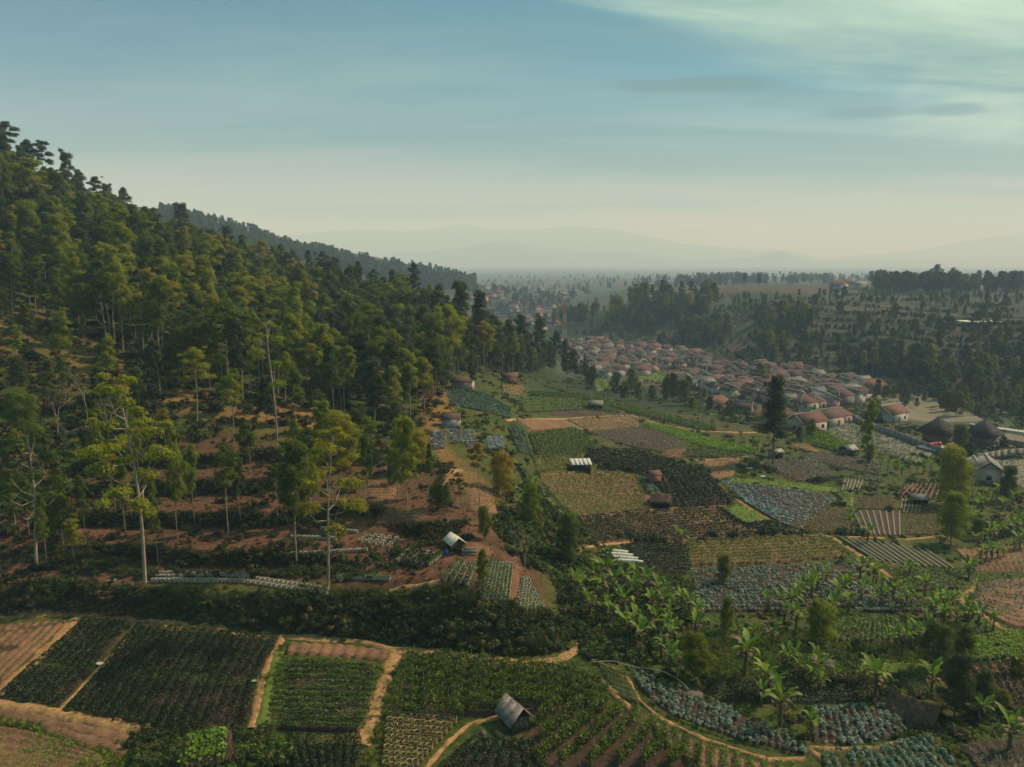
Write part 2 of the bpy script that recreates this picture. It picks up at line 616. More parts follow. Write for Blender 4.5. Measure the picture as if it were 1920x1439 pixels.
# ------------------------------------------------------------------ ground sheet
def ground_material():
    t = NT('ground')
    at = t.n('ShaderNodeAttribute', attribute_name='cover')
    sp = t.n('ShaderNodeSeparateColor')
    t.l(at.outputs['Color'], sp.inputs[0])
    brown, terr, dry = sp.outputs[0], sp.outputs[1], sp.outputs[2]
    n_s = t.noise(1.6, 5, 0.65)
    n_m = t.noise(0.22, 4, 0.6)
    n_l = t.noise(0.03, 4, 0.6)
    n_x = t.noise(0.006, 5, 0.6)
    grass = t.mix(t.rng(n_s, 0.35, 0.7), (0.022, 0.036, 0.008), (0.064, 0.080, 0.016))
    grass = t.mix(t.rng(n_m, 0.45, 0.75), grass, (0.095, 0.078, 0.022))
    soil = t.mix(t.rng(n_s, 0.3, 0.75), (0.060, 0.030, 0.017), (0.160, 0.085, 0.050))
    n_f = t.noise(9.0, 4, 0.7)
    soil = t.mix(t.rng(n_f, 0.5, 0.68, 0, 0.7), soil, (0.030, 0.017, 0.010))
    soil = t.mix(t.rng(n_m, 0.5, 0.72, 0, 0.7), soil, (0.028, 0.024, 0.011))
    drygrass = t.mix(t.rng(n_s, 0.3, 0.75), (0.11, 0.065, 0.02), (0.27, 0.155, 0.045))
    # patchwork of the far valley and hills
    vor = t.n('ShaderNodeTexVoronoi', feature='F1')
    vor.inputs['Scale'].default_value = 0.016
    vor.inputs['Randomness'].default_value = 0.9
    t.l(t.pos(), vor.inputs['Vector'])
    vsep = t.n('ShaderNodeSeparateColor')
    t.l(vor.outputs['Color'], vsep.inputs[0])
    patch = t.mix(t.rng(vsep.outputs[0], 0.35, 0.6), (0.022, 0.036, 0.014), (0.066, 0.050, 0.031))
    patch = t.mix(t.rng(vsep.outputs[1], 0.72, 0.8), patch, (0.050, 0.064, 0.040))
    patch = t.mix(t.rng(n_l, 0.5, 0.72, 0, 0.75), patch, (0.016, 0.028, 0.010))
    # terrace banding: treads against grassy risers, by the slope of the ground itself
    zs = t.n('ShaderNodeSeparateXYZ')
    t.l(t.pos(), zs.inputs[0])
    n_ph = t.noise(0.035, 3, 0.6)
    fr = t.math('FRACT', t.math('ADD', t.math('DIVIDE', zs.outputs[2], 1.9), t.math('MULTIPLY', n_ph, 1.6)))
    steep = t.rng(fr, 0.35, 0.62, 0.0, 0.9)
    steep = t.math('MULTIPLY', steep, t.rng(vsep.outputs[2], 0.25, 0.4, 0.25, 1.0))
    tread = t.mix(t.rng(n_l, 0.40, 0.62), (0.070, 0.050, 0.032), (0.026, 0.040, 0.018))
    tread = t.mix(t.rng(n_m, 0.4, 0.7, 0, 0.5), tread, (0.095, 0.074, 0.046))
    tread = t.mix(t.rng(vsep.outputs[0], 0.45, 0.6, 0, 0.6), tread, (0.030, 0.050, 0.030))
    tcol = t.mix(steep, tread, (0.014, 0.022, 0.010))
    far = t.mix(terr, patch, tcol)
    # near / far by place: attribute alpha
    c = t.mix(at.outputs['Alpha'], grass, far)
    c = t.mix(brown, c, soil)
    c = t.mix(dry, c, drygrass)
    return t.principled(c, 0.95, t.bump(t.noise(3.0, 5, 0.7), 0.5, 0.15), 0.1)


_nz = fbm(GX * 0.05, GY * 0.05, 4, 21)
PXG, PYG = pix(GX, GY, GZ)
m_brown = poly_soft(PXG, PYG, [(-100, 1010), (120, 930), (300, 840), (420, 815), (600, 850), (700, 850), (860, 870), (930, 920), (960, 1000), (1010, 1060), (1030, 1150),
                               (900, 1100), (700, 1105), (600, 1090), (300, 1095), (-100, 1110)], 26) * (GY > 66) * (GY < 170)
m_brown = np.clip(m_brown * (0.95 + 1.6 * _nz), 0, 1) * (BANKT > 0.75)
m_brown = np.maximum(m_brown, 0.75 * poly_soft(PXG, PYG, [(1060, 640), (1300, 660), (1660, 720), (1640, 760), (1500, 800), (1250, 730), (1060, 690)], 10) * (GY > 200) * (GY < 700))
m_dry = poly_soft(PXG, PYG, [(-60, 590), (120, 610), (260, 700), (420, 760), (560, 740), (640, 780), (600, 820), (450, 800), (250, 740), (-60, 700)], 30) * (GY > 90) * (GY < 220)
m_dry = np.maximum(m_dry, poly_soft(PXG, PYG, [(790, 720), (840, 720), (850, 790), (830, 830), (900, 900), (930, 960), (880, 940), (820, 860), (790, 800)], 14) * (GY < 250) * 0.9)
m_dry = np.maximum(m_dry, poly_soft(PXG, PYG, [(0, 1110), (200, 1110), (200, 1150), (0, 1150)], 14) * 0.6 * (GY < 90))
m_dry = np.clip(m_dry * (0.7 + 2.0 * _nz), 0, 1)
m_far = sstep(170, 260, GY) * sstep(-0.05, 0.12, GA) + sstep(330, 420, GY) * (1 - sstep(-0.05, 0.12, GA))
m_far = np.clip(m_far, 0, 1)
cov = np.stack([m_brown, M_TERR2, m_dry, m_far], axis=-1).reshape(-1, 4)
nr, nc = GX.shape
_id = np.arange(nr * nc).reshape(nr, nc)
quads = np.stack([_id[:-1, :-1], _id[:-1, 1:], _id[1:, 1:], _id[1:, :-1]], axis=-1).reshape(-1, 4)
MAT_GROUND = ground_material()
ground = link('ground', mesh_np('ground', np.stack([GX, GY, GZ], -1).reshape(-1, 3), quads, MAT_GROUND, True, attr={'cover': cov}))
tag(ground, 'rolling farmland and hillside of soil and grass under everything', kind='structure')


# ------------------------------------------------------------------ far mountains
def mountain_range(name, sil, Y, width, seed, label):
    sil = np.array(sil, float)
    xs = np.linspace(-1400, 3300, 260)
    py = np.interp(xs, sil[:, 0], sil[:, 1]) + 20 * (0.28 - np.abs(fbm(xs / 150.0, xs * 0 + seed, 6, seed))) - 3
    u, dy, dz = ray(xs, py)
    X = u * Y / dy
    top = CAM_Z + dz * Y / dy
    ts = np.linspace(-1, 1, 31)
    V = []
    for tt in ts:
        prof = (1 - abs(tt)) ** 1.15
        wob = 0.16 * fbm(X / 500.0 + tt * 3.0, X * 0 + tt * 5.0 + seed, 4, seed + 2) * (1 - (1 - abs(tt)) ** 6)
        z = -60 + (top + 60) * np.clip(prof + wob * 1.4 * (abs(tt) < 0.97), 0, 1.0)
        V.append(np.stack([X, Y + tt * width + X * 0, z], -1))
    V = np.array(V)
    nr, nc = V.shape[:2]
    ii = np.arange(nr * nc).reshape(nr, nc)
    q = np.stack([ii[:-1, :-1], ii[:-1, 1:], ii[1:, 1:], ii[1:, :-1]], -1).reshape(-1, 4)
    t = NT(name)
    c = t.mix(t.rng(t.noise(0.006, 5, 0.6), 0.35, 0.7), (0.025, 0.042, 0.02), (0.06, 0.075, 0.035))
    m = t.principled(c, 0.95, spec=0.1)
    o = link(name, mesh_np(name, V.reshape(-1, 3), q, m, True))
    return tag(o, label, kind='structure')


mountain_range('far_mountains', [(-1400, 440), (300, 455), (560, 440), (700, 431), (800, 434), (868, 420), (930, 432), (1000, 430), (1080, 424), (1150, 428), (1210, 442),
                                 (1280, 456), (1350, 463), (1420, 470), (1470, 468), (1540, 482), (1650, 478), (1760, 462), (1850, 448), (1960, 436), (2500, 430), (3300, 440)],
               14000, 1800, 3, 'hazy mountain range on the horizon beyond the valley')
mountain_range('hills', [(-1400, 480), (500, 487), (800, 474), (900, 456), (940, 450), (1000, 462), (1080, 470), (1150, 472), (1300, 487), (1420, 480), (1460, 470), (1520, 488), (3300, 490)],
               11000, 900, 17, 'lower hazy hills in front of the far mountains')

# ------------------------------------------------------------------ haze
HAZE_D = 0.00026


def build_haze():
    x0, x1, y0, y1, z0, z1 = -15000, 15000, -900, 16800, -120, 800
    v = [(x0, y0, z0), (x1, y0, z0), (x1, y1, z0), (x0, y1, z0), (x0, y0, z1), (x1, y0, z1), (x1, y1, z1), (x0, y1, z1)]
    q = [(0, 3, 2, 1), (4, 5, 6, 7), (0, 1, 5, 4), (1, 2, 6, 5), (2, 3, 7, 6), (3, 0, 4, 7)]
    t = NT('haze')
    pv = t.n('ShaderNodeVolumePrincipled')
    pv.inputs['Color'].default_value = (0.52, 0.74, 1.0, 1)
    pv.inputs['Density'].default_value = HAZE_D
    pv.inputs['Anisotropy'].default_value = 0.0
    pv.inputs['Absorption Color'].default_value = (1, 1, 1, 1)
    for k in ('Density Attribute', 'Color Attribute', 'Temperature Attribute'):
        if k in pv.inputs:
            pv.inputs[k].default_value = ''
    t.l(pv.outputs[0], t.out.inputs['Volume'])
    o = link('haze', mesh_np('haze', v, np.array(q), t.m))
    tag(o, 'pale haze hanging in the air over the valley', kind='stuff')


build_haze()

# ------------------------------------------------------------------ plant materials
def mat_leaf(name, dark, light, scale=0.8, transl=0.35, tmul=1.0, obj_var=0.0):
    t = NT(name)
    n = t.noise(scale, 3, 0.6)
    oi = t.n('ShaderNodeObjectInfo').outputs['Random']
    f = t.math('ADD', t.math('MULTIPLY', n, 1.0 - obj_var * 0.5), t.math('MULTIPLY', oi, obj_var * 0.6))
    c = t.mix(t.rng(f, 0.32, 0.72), dark, light)
    tc = t.mix(t.rng(f, 0.32, 0.72), tuple(min(1, v * tmul) for v in dark), tuple(min(1, v * tmul) for v in light))
    return t.leaf(c, transl, tc)


def mat_plain(name, col, rough=0.8, var=0.25, scale=2.0, bump=0.2, spec=0.3):
    t = NT(name)
    n = t.noise(scale, 4, 0.6)
    d = tuple(v * (1 - var) for v in col)
    l = tuple(min(1, v * (1 + var)) for v in col)
    return t.principled(t.mix(t.rng(n, 0.3, 0.7), d, l), rough, t.bump(t.noise(scale * 4, 4, 0.6), bump, 0.03), spec)


M_POTATO = mat_leaf('potato_leaf', (0.006, 0.014, 0.003), (0.018, 0.033, 0.005), 1.5, 0.25)
M_GREEN = mat_leaf('green_leaf', (0.034, 0.066, 0.010), (0.076, 0.125, 0.016), 1.2, 0.3)
M_BRIGHT = mat_leaf('bright_leaf', (0.060, 0.125, 0.010), (0.125, 0.195, 0.015), 1.2, 0.35)
M_CAB = mat_leaf('cabbage_leaf', (0.050, 0.085, 0.062), (0.105, 0.150, 0.115), 2.5, 0.12)
M_CABB = mat_leaf('blue_cabbage_leaf', (0.085, 0.155, 0.175), (0.150, 0.240, 0.260), 2.5, 0.12)
M_TEAL = mat_leaf('kale_leaf', (0.040, 0.090, 0.062), (0.080, 0.135, 0.092), 2.0, 0.15)
M_STAKED = mat_leaf('tomato_leaf', (0.034, 0.060, 0.009), (0.105, 0.140, 0.018), 1.6, 0.42)
M_OLIVE = mat_leaf('olive_leaf', (0.068, 0.086, 0.018), (0.135, 0.142, 0.032), 1.6, 0.35)
M_STAKE = mat_plain('bamboo_stake', (0.20, 0.16, 0.10))
S_BROWN = mat_soil('brown_soil', (0.105, 0.056, 0.030), (0.235, 0.130, 0.072), 1.6, 0.7)
S_DARK = mat_soil('dark_soil', (0.026, 0.016, 0.009), (0.066, 0.041, 0.024))
S_RED = mat_soil('red_soil', (0.085, 0.036, 0.019), (0.170, 0.078, 0.042))
S_GREY = mat_soil('stubble', (0.115, 0.100, 0.066), (0.180, 0.155, 0.105))
S_OCHRE = mat_soil('path_earth', (0.110, 0.062, 0.030), (0.235, 0.140, 0.068), 2.4, 0.7)
def mat_path(name, c1, c2, g1, g2):
    t = NT(name)
    n1 = t.noise(2.4, 5, 0.7)
    c = t.mix(t.rng(n1, 0.3, 0.72), c1, c2)
    gr = t.mix(t.rng(t.noise(5.0, 3), 0.35, 0.65), g1, g2)
    c = t.mix(t.rng(t.noise(0.9, 4, 0.7), 0.52, 0.66, 0, 0.85), c, gr)
    return t.principled(c, 0.95, t.bump(t.noise(7.0, 5, 0.75), 0.9, 0.12), 0.1)


S_OCHRE = mat_path('path_earth', (0.220, 0.122, 0.054), (0.430, 0.255, 0.116), (0.075, 0.078, 0.018), (0.140, 0.125, 0.030))
S_GREEN = mat_soil('weedy_soil', (0.024, 0.030, 0.010), (0.056, 0.060, 0.018))
S_LAWN = mat_soil('grass_plot', (0.062, 0.096, 0.014), (0.130, 0.165, 0.024))
M_PLASTIC = mat_plain('white_mulch', (0.17, 0.14, 0.095), 0.5, 0.18, 1.5)


# ------------------------------------------------------------------ leaf geometry
def leaf_faces(c, nrm, size, rnd, aspect=0.62, cup=0.25):
    """diamond leaves: c (n,3) centres, nrm (n,3) facing, size (n,)"""
    n = len(c)
    nrm = nrm / (np.linalg.norm(nrm, axis=1, keepdims=True) + 1e-9)
    r = rnd.normal(size=(n, 3))
    a = np.cross(nrm, r)
    a /= np.linalg.norm(a, axis=1, keepdims=True) + 1e-9
    b = np.cross(nrm, a)
    s = size[:, None]
    v0 = c - a * s * 0.5
    v2 = c + a * s * 0.5
    mid = c + nrm * s * cup
    v1 = mid + b * s * aspect * 0.5
    v3 = mid - b * s * aspect * 0.5
    V = np.stack([v0, v1, v2, v3], 1).reshape(-1, 3)
    F = np.arange(n * 4).reshape(n, 4)
    return V, F


def resample(pts, n):
    pts = np.asarray(pts, float)
    d = np.concatenate([[0], np.cumsum(np.linalg.norm(np.diff(pts[:, :2], axis=0), axis=1))])
    s = np.linspace(0, d[-1], n)
    return np.stack([np.interp(s, d, pts[:, k]) for k in range(pts.shape[1])], 1)


def dense_px(poly, m=24):
    return resample(np.array(poly, float), m)


def row_mesh(pts, crop, rnd, mat, width=0.6, height=0.35, gap=0.0):
    """plants along a ground polyline -> mesh"""
    pts = np.asarray(pts)
    L = np.linalg.norm(np.diff(pts[:, :2], axis=0), axis=1).sum()
    dist = float(np.linalg.norm(pts.mean(0) - np.array([0, 0, CAM_Z])))
    k = max(1.0, dist / 75.0)
    up = np.array([0, 0, 1.0])
    VV, FF, MI, base = [], [], [], 0

    def along(s):
        d = np.concatenate([[0], np.cumsum(np.linalg.norm(np.diff(pts[:, :2], axis=0), axis=1))])
        s = s * d[-1]
        return np.stack([np.interp(s, d, pts[:, j]) for j in range(3)], 1)
    tv = pts[-1, :2] - pts[0, :2]
    tv = tv / (np.linalg.norm(tv) + 1e-9)
    side = np.array([-tv[1], tv[0], 0])
    if crop in ('leafy', 'seedling', 'staked'):
        size0 = {'leafy': 0.18, 'seedling': 0.15, 'staked': 0.19}[crop] * k
        area = {'leafy': width + height, 'seedling': 0.30 * width, 'staked': height * 1.5}[crop]
        n = int(np.clip(L * area * (3.4 if crop == 'staked' else 2.5) / (size0 ** 2), 8, 6000))
        if crop == 'seedling':
            n = int(n * 0.8)
        s = rnd.random(n)
        c = along(s)
        # plant-to-plant rhythm
        ph = fbm(s * L * 1.3, s * 0 + pts[0, 0], 2, 4) * 2
        if crop == 'staked':
            hh = height * (0.85 + 0.5 * ph)
            zz = rnd.random(n) ** 0.62
            w = width * (0.35 + 0.5 * zz) * rnd.normal(size=n) * 0.45
            c = c + side * w[:, None] + up * (zz * hh)[:, None]
            nrm = side * np.sign(w)[:, None] * 0.8 + rnd.normal(size=(n, 3)) * 0.7 + up * (0.2 + zz)[:, None] * 0.5
        else:
            w = rnd.uniform(-1, 1, n)
            hh = height * (0.75 + 0.6 * ph) * (1 - np.abs(w) ** 2.2 * 0.75)
            c = c + side * (w * width * 0.5)[:, None] + up * (hh * rnd.uniform(0.55, 1.1, n))[:, None]
            nrm = side * w[:, None] * 0.7 + up * 1.0 + rnd.normal(size=(n, 3)) * 0.45
        keep = fbm(c[:, 0] * 0.55, c[:, 1] * 0.55, 3, 12) > (-0.17 if crop != 'seedling' else -0.06)
        keep |= rnd.random(n) < 0.25
        c, nrm = c[keep], nrm[keep]
        n = len(c)
        V, F = leaf_faces(c, nrm, size0 * rnd.uniform(0.6, 1.4, n), rnd)
        VV.append(V); FF.append(F); MI.append(np.zeros(len(F), int)); base += len(V)
        if crop == 'staked':
            ns = max(2, int(L / 1.6))
            sp = along((np.arange(ns) + 0.5) / ns)
            for q in sp:
                j = rnd.normal(size=2) * 0.05
                r_, h_ = 0.016, height * rnd.uniform(0.95, 1.18)
                tx = rnd.normal() * 0.08
                v = []
                for zz, dx in ((0, 0), (h_, tx)):
                    for ax, ay in ((-r_, -r_), (r_, -r_), (r_, r_), (-r_, r_)):
                        v.append((q[0] + ax + j[0] + dx, q[1] + ay + j[1], q[2] + zz - 0.05 * (zz == 0)))
                VV.append(np.array(v))
                FF.append(np.array([(0, 1, 5, 4), (1, 2, 6, 5), (2, 3, 7, 6), (3, 0, 4, 7), (4, 5, 6, 7)]) + base)
                MI.append(np.ones(5, int)); base += 8
    elif crop == 'cabbage':
        gapd = 0.52 * max(1.0, k * 0.62)
        n = max(2, int(L / gapd))
        s = (np.arange(n) + 0.5) / n + rnd.normal(size=n) * 0.12 / n
        c = along(np.clip(s, 0, 1)) + side * (rnd.normal(size=n) * 0.05)[:, None]
        keep = (rnd.random(n) > 0.10) & (fbm(c[:, 0] * 0.5, c[:, 1] * 0.5, 3, 6) > -0.20)
        if keep.sum() < 2:
            keep[:] = True
        c = c[keep]
        n = len(c)
        rad = width * 0.55 * rnd.uniform(0.5, 1.25, n)
        nl = 11 if k < 1.35 else 6
        ang = rnd.random(n) * 6.28
        C, N, S = [], [], []
        for q in range(nl):
            a = ang + q * 2.4
            rr = rad * (0.25 + 0.55 * q / nl)
            o = np.stack([np.cos(a) * rr, np.sin(a) * rr, 0.10 + 0.14 * (1 - q / nl) + 0 * rr], 1)
            C.append(c + o)
            N.append(np.stack([np.cos(a) * (0.25 + 0.6 * q / nl), np.sin(a) * (0.25 + 0.6 * q / nl), np.ones(n)], 1))
            S.append(rad * 0.95)
        N_ = np.concatenate(N)
        V, F = leaf_faces(np.concatenate(C), N_ + rnd.normal(size=N_.shape) * 0.3, np.concatenate(S) * rnd.uniform(0.6, 1.1, len(N_)), rnd, 0.75, 0.16)
        VV.append(V); FF.append(F); MI.append(np.zeros(len(F), int))
    elif crop == 'mulch':
        m = len(pts)
        hw = width * 0.5
        prof = [(-1, 0), (-0.7, 0.7), (0, 1), (0.7, 0.7), (1, 0)]
        V = np.stack([pts + side * (a * hw) + up * (h_ * height) for a, h_ in prof], 1).reshape(-1, 3)
        ii = np.arange(m * 5).reshape(m, 5)
        F = np.stack([ii[:-1, :-1], ii[1:, :-1], ii[1:, 1:], ii[:-1, 1:]], -1).reshape(-1, 4)
        VV.append(V); FF.append(F); MI.append(np.zeros(len(F), int))
    return mesh_np('crop_row', np.concatenate(VV), np.concatenate(FF), [mat, M_STAKE], midx=np.concatenate(MI))


FIELD_POLYS = []     # world xy polygons, kept clear of undergrowth


def patch_grid(top, bot, ns, nt):
    T = P(*dense_px(top).T)
    B = P(*dense_px(bot).T)
    T, B = resample(T[:, :2], ns), resample(B[:, :2], ns)
    w = np.linspace(0, 1, nt)[:, None, None]
    return T[None] * (1 - w) + B[None] * w       # (nt, ns, 2)


def soil_patch(name, G, mat, ridge, rows, nrows, lift=0.12, edge=0.5):
    nt, ns = G.shape[:2]
    z = H(G[..., 0], G[..., 1]) + lift
    tt = np.linspace(0, 1, nt)[:, None] + np.zeros((1, ns))
    ss = np.linspace(0, 1, ns)[None] + np.zeros((nt, 1))
    if ridge:
        ph = (tt if rows == 'h' else ss) * nrows
        z = z + ridge * (0.5 - 0.5 * np.cos(ph * 2 * np.pi))
    z = z + 0.05 * fbm(G[..., 0] * 1.5, G[..., 1] * 1.5, 2, 3)
    z[0] -= edge; z[-1] -= edge; z[:, 0] -= edge; z[:, -1] -= edge
    V = np.concatenate([G, z[..., None]], -1).reshape(-1, 3)
    ii = np.arange(nt * ns).reshape(nt, ns)
    F = np.stack([ii[:-1, :-1], ii[1:, :-1], ii[1:, 1:], ii[:-1, 1:]], -1).reshape(-1, 4)
    return mesh_np(name, V, F, mat, True)


def side_at(G, rows, f, m):
    """ground polyline of a row at fraction f"""
    nt, ns = G.shape[:2]
    if rows == 'h':
        q = f * (nt - 1)
        i = min(int(q), nt - 2)
        line = G[i] * (1 - (q - i)) + G[i + 1] * (q - i)
    else:
        q = f * (ns - 1)
        i = min(int(q), ns - 2)
        line = G[:, i] * (1 - (q - i)) + G[:, i + 1] * (q - i)
    return resample(line, m)


def field(label, top, bot, rows, n, crop, mat, soil, width=None, height=0.35, ridge=0.16, fill=0.8, name='crop_plot', group=None, trim=0.02, lift=0.12, skip=0.0):
    """top / bot: photo polylines left to right; rows 'h' across or 'v' from top to bottom"""
    allp = np.array(list(top) + list(bot), float)
    if allp[:, 1].max() < 1090:
        cen = allp.mean(0)
        top = [tuple(cen + (np.array(q) - cen) * 1.045) for q in top]
        bot = [tuple(cen + (np.array(q) - cen) * 1.045) for q in bot]
    rnd = np.random.default_rng(len(label) * 131 + int(top[0][0]) * 7 + int(top[0][1]))
    probe = patch_grid(top, bot, 12, 12)
    wS = np.linalg.norm(np.diff(probe[6], axis=0), axis=1).sum()
    wT = np.linalg.norm(np.diff(probe[:, 6], axis=0), axis=1).sum()
    nt = (4 * n + 1) if rows == 'h' else int(np.clip(wT / 0.9, 8, 60))
    ns = (4 * n + 1) if rows == 'v' else int(np.clip(wS / 0.9, 8, 60))
    G = patch_grid(top, bot, ns, nt)
    o = link(name, soil_patch(name, G, soil, ridge, rows, n, lift))
    tag(o, label, 'crop plot', group, 'thing')
    FIELD_POLYS.append(np.concatenate([G[0], G[1:, -1], G[-1, ::-1][1:], G[::-1, 0][1:-1]]))
    pitch = (wT if rows == 'h' else wS) / n
    w = width if width else pitch * fill
    if crop:
        for i in range(n):
            if rnd.random() < skip:
                continue
            line = side_at(G, rows, (i + 0.5) / n, 26)
            k0 = trim * rnd.uniform(0.3, 2.0); k1 = 1 - trim * rnd.uniform(0.3, 2.0)
            line = resample(line[int(k0 * 25):max(int(math.ceil(k1 * 25)), 3) + 1], 22)
            pts = np.concatenate([line, (H(line[:, 0], line[:, 1]) + lift + ridge * 0.9)[:, None]], 1)
            link('crop_row', row_mesh(pts, crop, rnd, mat, w, height), o)
    return o


def field_rows(label, outline_top, outline_bot, lines, crop, mat, soil, width, height, group=None):
    """plot whose rows are given one by one as photo polylines"""
    rnd = np.random.default_rng(len(lines) * 37 + int(lines[0][0][0]))
    G = patch_grid(outline_top, outline_bot, 30, 24)
    o = link('crop_plot', soil_patch('crop_plot', G, soil, 0.0, 'h', 1, 0.10))
    tag(o, label, 'crop plot', group, 'thing')
    FIELD_POLYS.append(np.concatenate([G[0], G[1:, -1], G[-1, ::-1][1:], G[::-1, 0][1:-1]]))
    for ln in lines:
        w = resample(P(*dense_px(ln).T)[:, :2], 24)
        pts = np.concatenate([w, (H(w[:, 0], w[:, 1]) + 0.12)[:, None]], 1)
        link('crop_row', row_mesh(pts, crop, rnd, mat, width, height), o)
    return o


def ribbon(name, label, line, width, mat, height=0.22, kind='structure', wob=0.25, cat=None, group=None, lift=0.0, parent=None):
    w = P(*dense_px(line, 60).T)
    L = np.linalg.norm(np.diff(w[:, :2], axis=0), axis=1).sum()
    m = int(np.clip(L / 0.45, 12, 220))
    c = resample(w[:, :2], m)
    t = np.gradient(c, axis=0)
    t /= np.linalg.norm(t, axis=1, keepdims=True) + 1e-9
    nrm = np.stack([-t[:, 1], t[:, 0]], 1)
    s = np.linspace(0, L, m)
    wob = wob * 1.6
    c = c + nrm * (wob * width * fbm(s * 0.8, s * 0 + line[0][0], 3, 2))[:, None]
    hw = width * 0.5 * (1 + 1.5 * fbm(s * 1.1, s * 0 + line[0][1], 3, 5))
    height = height * 0.6
    prof = [(-1.5, -0.6), (-1.0, 0.5), (-0.4, 1.0), (0.4, 0.9), (1.0, 0.5), (1.5, -0.6)]
    V = []
    for a, h_ in prof:
        xy = c + nrm * (a * hw)[:, None]
        jit = 0.20 * fbm(xy[:, 0] * 2.6, xy[:, 1] * 2.6, 4, 7)
        V.append(np.concatenate([xy, (H(xy[:, 0], xy[:, 1]) + h_ * height + jit + lift)[:, None]], 1))
    V = np.stack(V, 1).reshape(-1, 3)
    k = len(prof)
    ii = np.arange(m * k).reshape(m, k)
    F = np.stack([ii[:-1, :-1], ii[:-1, 1:], ii[1:, 1:], ii[1:, :-1]], -1).reshape(-1, 4)
    o = link(name, mesh_np(name, V, F, mat, True), parent)
    FIELD_POLYS.append(np.concatenate([c + nrm * hw[:, None] * 0.55, (c - nrm * hw[:, None] * 0.55)[::-1]]))
    if parent is None:
        tag(o, label, cat, group, kind)
    return o


# ------------------------------------------------------------------ the plots, near to far
field('brown bean plot with sparse seedlings at the far left below the bank', [(-70, 1172), (0, 1168), (132, 1158)], [(-190, 1310), (-90, 1300), (2, 1290)], 'v', 12, 'seedling', M_OLIVE, S_BROWN, height=0.22, fill=0.7)
field('dark green potato plot, left upper one beside the slanting ochre path', [(158, 1165), (245, 1174)], [(72, 1240), (183, 1250)], 'v', 7, 'leafy', M_POTATO, S_DARK, height=0.5, fill=1.0)
field('dark green potato plot, left lower one above the broad brown ridges', [(70, 1244), (180, 1254)], [(-2, 1308), (112, 1330)], 'v', 7, 'leafy', M_POTATO, S_DARK, height=0.5, fill=1.0)
field('large dark green potato plot just under the bank path', [(258, 1175), (400, 1189), (525, 1199)], [(198, 1251), (340, 1265), (484, 1279)], 'v', 17, 'leafy', M_POTATO, S_DARK, height=0.5, fill=0.98)
field('large dark green potato plot above the leafy hut', [(194, 1255), (340, 1269), (482, 1284)], [(124, 1334), (290, 1372), (466, 1368)], 'v', 17, 'leafy', M_POTATO, S_DARK, height=0.5, fill=0.98)
field('bare brown seed beds along the bank path', [(540, 1205), (640, 1209), (734, 1222)], [(530, 1230), (630, 1234), (722, 1244)], 'v', 9, None, M_GREEN, S_BROWN, ridge=0.2)
field('square plot of level green rows between two ochre paths', [(527, 1240), (720, 1248)], [(507, 1372), (684, 1378)], 'h', 12, 'leafy', M_GREEN, S_DARK, height=0.42, fill=0.58, ridge=0.22)
field_rows('plot of tall staked tomato rows below the bank path', [(752, 1230), (940, 1246), (1115, 1262)], [(720, 1342), (900, 1350), (1160, 1335)],
           [[(762, 1244), (930, 1258), (1080, 1272)], [(754, 1258), (930, 1272), (1128, 1290)], [(748, 1273), (930, 1286), (1140, 1309)], [(742, 1290), (930, 1304), (1138, 1324)],
            [(737, 1307), (880, 1318), (1038, 1328)], [(733, 1323), (860, 1332), (946, 1338)], [(728, 1340), (800, 1345), (870, 1348)]], 'staked', M_STAKED, S_DARK, 0.5, 1.5)
field_rows('plot of slanting staked tomato rows right of the tin roofed shed', [(1020, 1332), (1180, 1330)], [(880, 1470), (1340, 1470)],
           [[(1052, 1332), (1008, 1362)], [(1092, 1330), (1012, 1394)], [(1140, 1328), (1004, 1436)], [(1166, 1336), (1050, 1440)], [(1192, 1352), (1104, 1440)],
            [(1220, 1372), (1158, 1440)], [(1248, 1394), (1204, 1440)], [(1280, 1412), (1254, 1442)], [(1312, 1424), (1296, 1444)]], 'staked', M_STAKED, S_DARK, 0.5, 1.5)
field('dark leafy plot below the tin roofed shed', [(890, 1392), (1000, 1398)], [(800, 1460), (1040, 1462)], 'v', 8, 'leafy', M_POTATO, S_DARK, height=0.55, fill=1.0)
field('dark leafy plot at the bottom edge below the level green rows', [(534, 1386), (680, 1392)], [(560, 1470), (668, 1470)], 'v', 8, 'leafy', M_POTATO, S_DARK, height=0.6, fill=1.0)
field('mixed vegetable garden with yellow tips in the bottom left corner', [(-60, 1350), (60, 1372), (200, 1420)], [(-120, 1470), (30, 1470), (230, 1470)], 'h', 7, 'seedling', M_BRIGHT, S_BROWN, height=0.4, fill=1.3)
field('green beds with bare brown lanes along the curved path', [(1214, 1344), (1300, 1386), (1420, 1428), (1500, 1440)], [(1232, 1392), (1300, 1440), (1400, 1475), (1500, 1490)], 'v', 12, 'leafy', M_GREEN, S_BROWN, height=0.22, fill=0.55)
field('grey green cabbage strip beside the curved path', [(1184, 1260), (1300, 1302), (1400, 1345), (1508, 1392)], [(1200, 1296), (1250, 1342), (1380, 1392), (1512, 1420)], 'v', 26, 'cabbage', M_CAB, S_DARK, width=0.62)
field('small grassy plot left of the cabbage strip', [(1112, 1240), (1178, 1266)], [(1150, 1308), (1206, 1326)], 'h', 6, 'seedling', M_GREEN, S_GREEN, height=0.25, fill=1.0)
field('dark low crop plot behind the cabbage strip', [(1320, 1280), (1500, 1276), (1660, 1282)], [(1330, 1318), (1500, 1322), (1664, 1322)], 'h', 5, 'leafy', M_POTATO, S_GREEN, height=0.3, fill=0.6)
field('pale cabbage plot beside the old thatched hut', [(1522, 1330), (1668, 1326)], [(1520, 1400), (1602, 1404), (1704, 1378)], 'v', 13, 'cabbage', M_CAB, S_DARK, width=0.62)
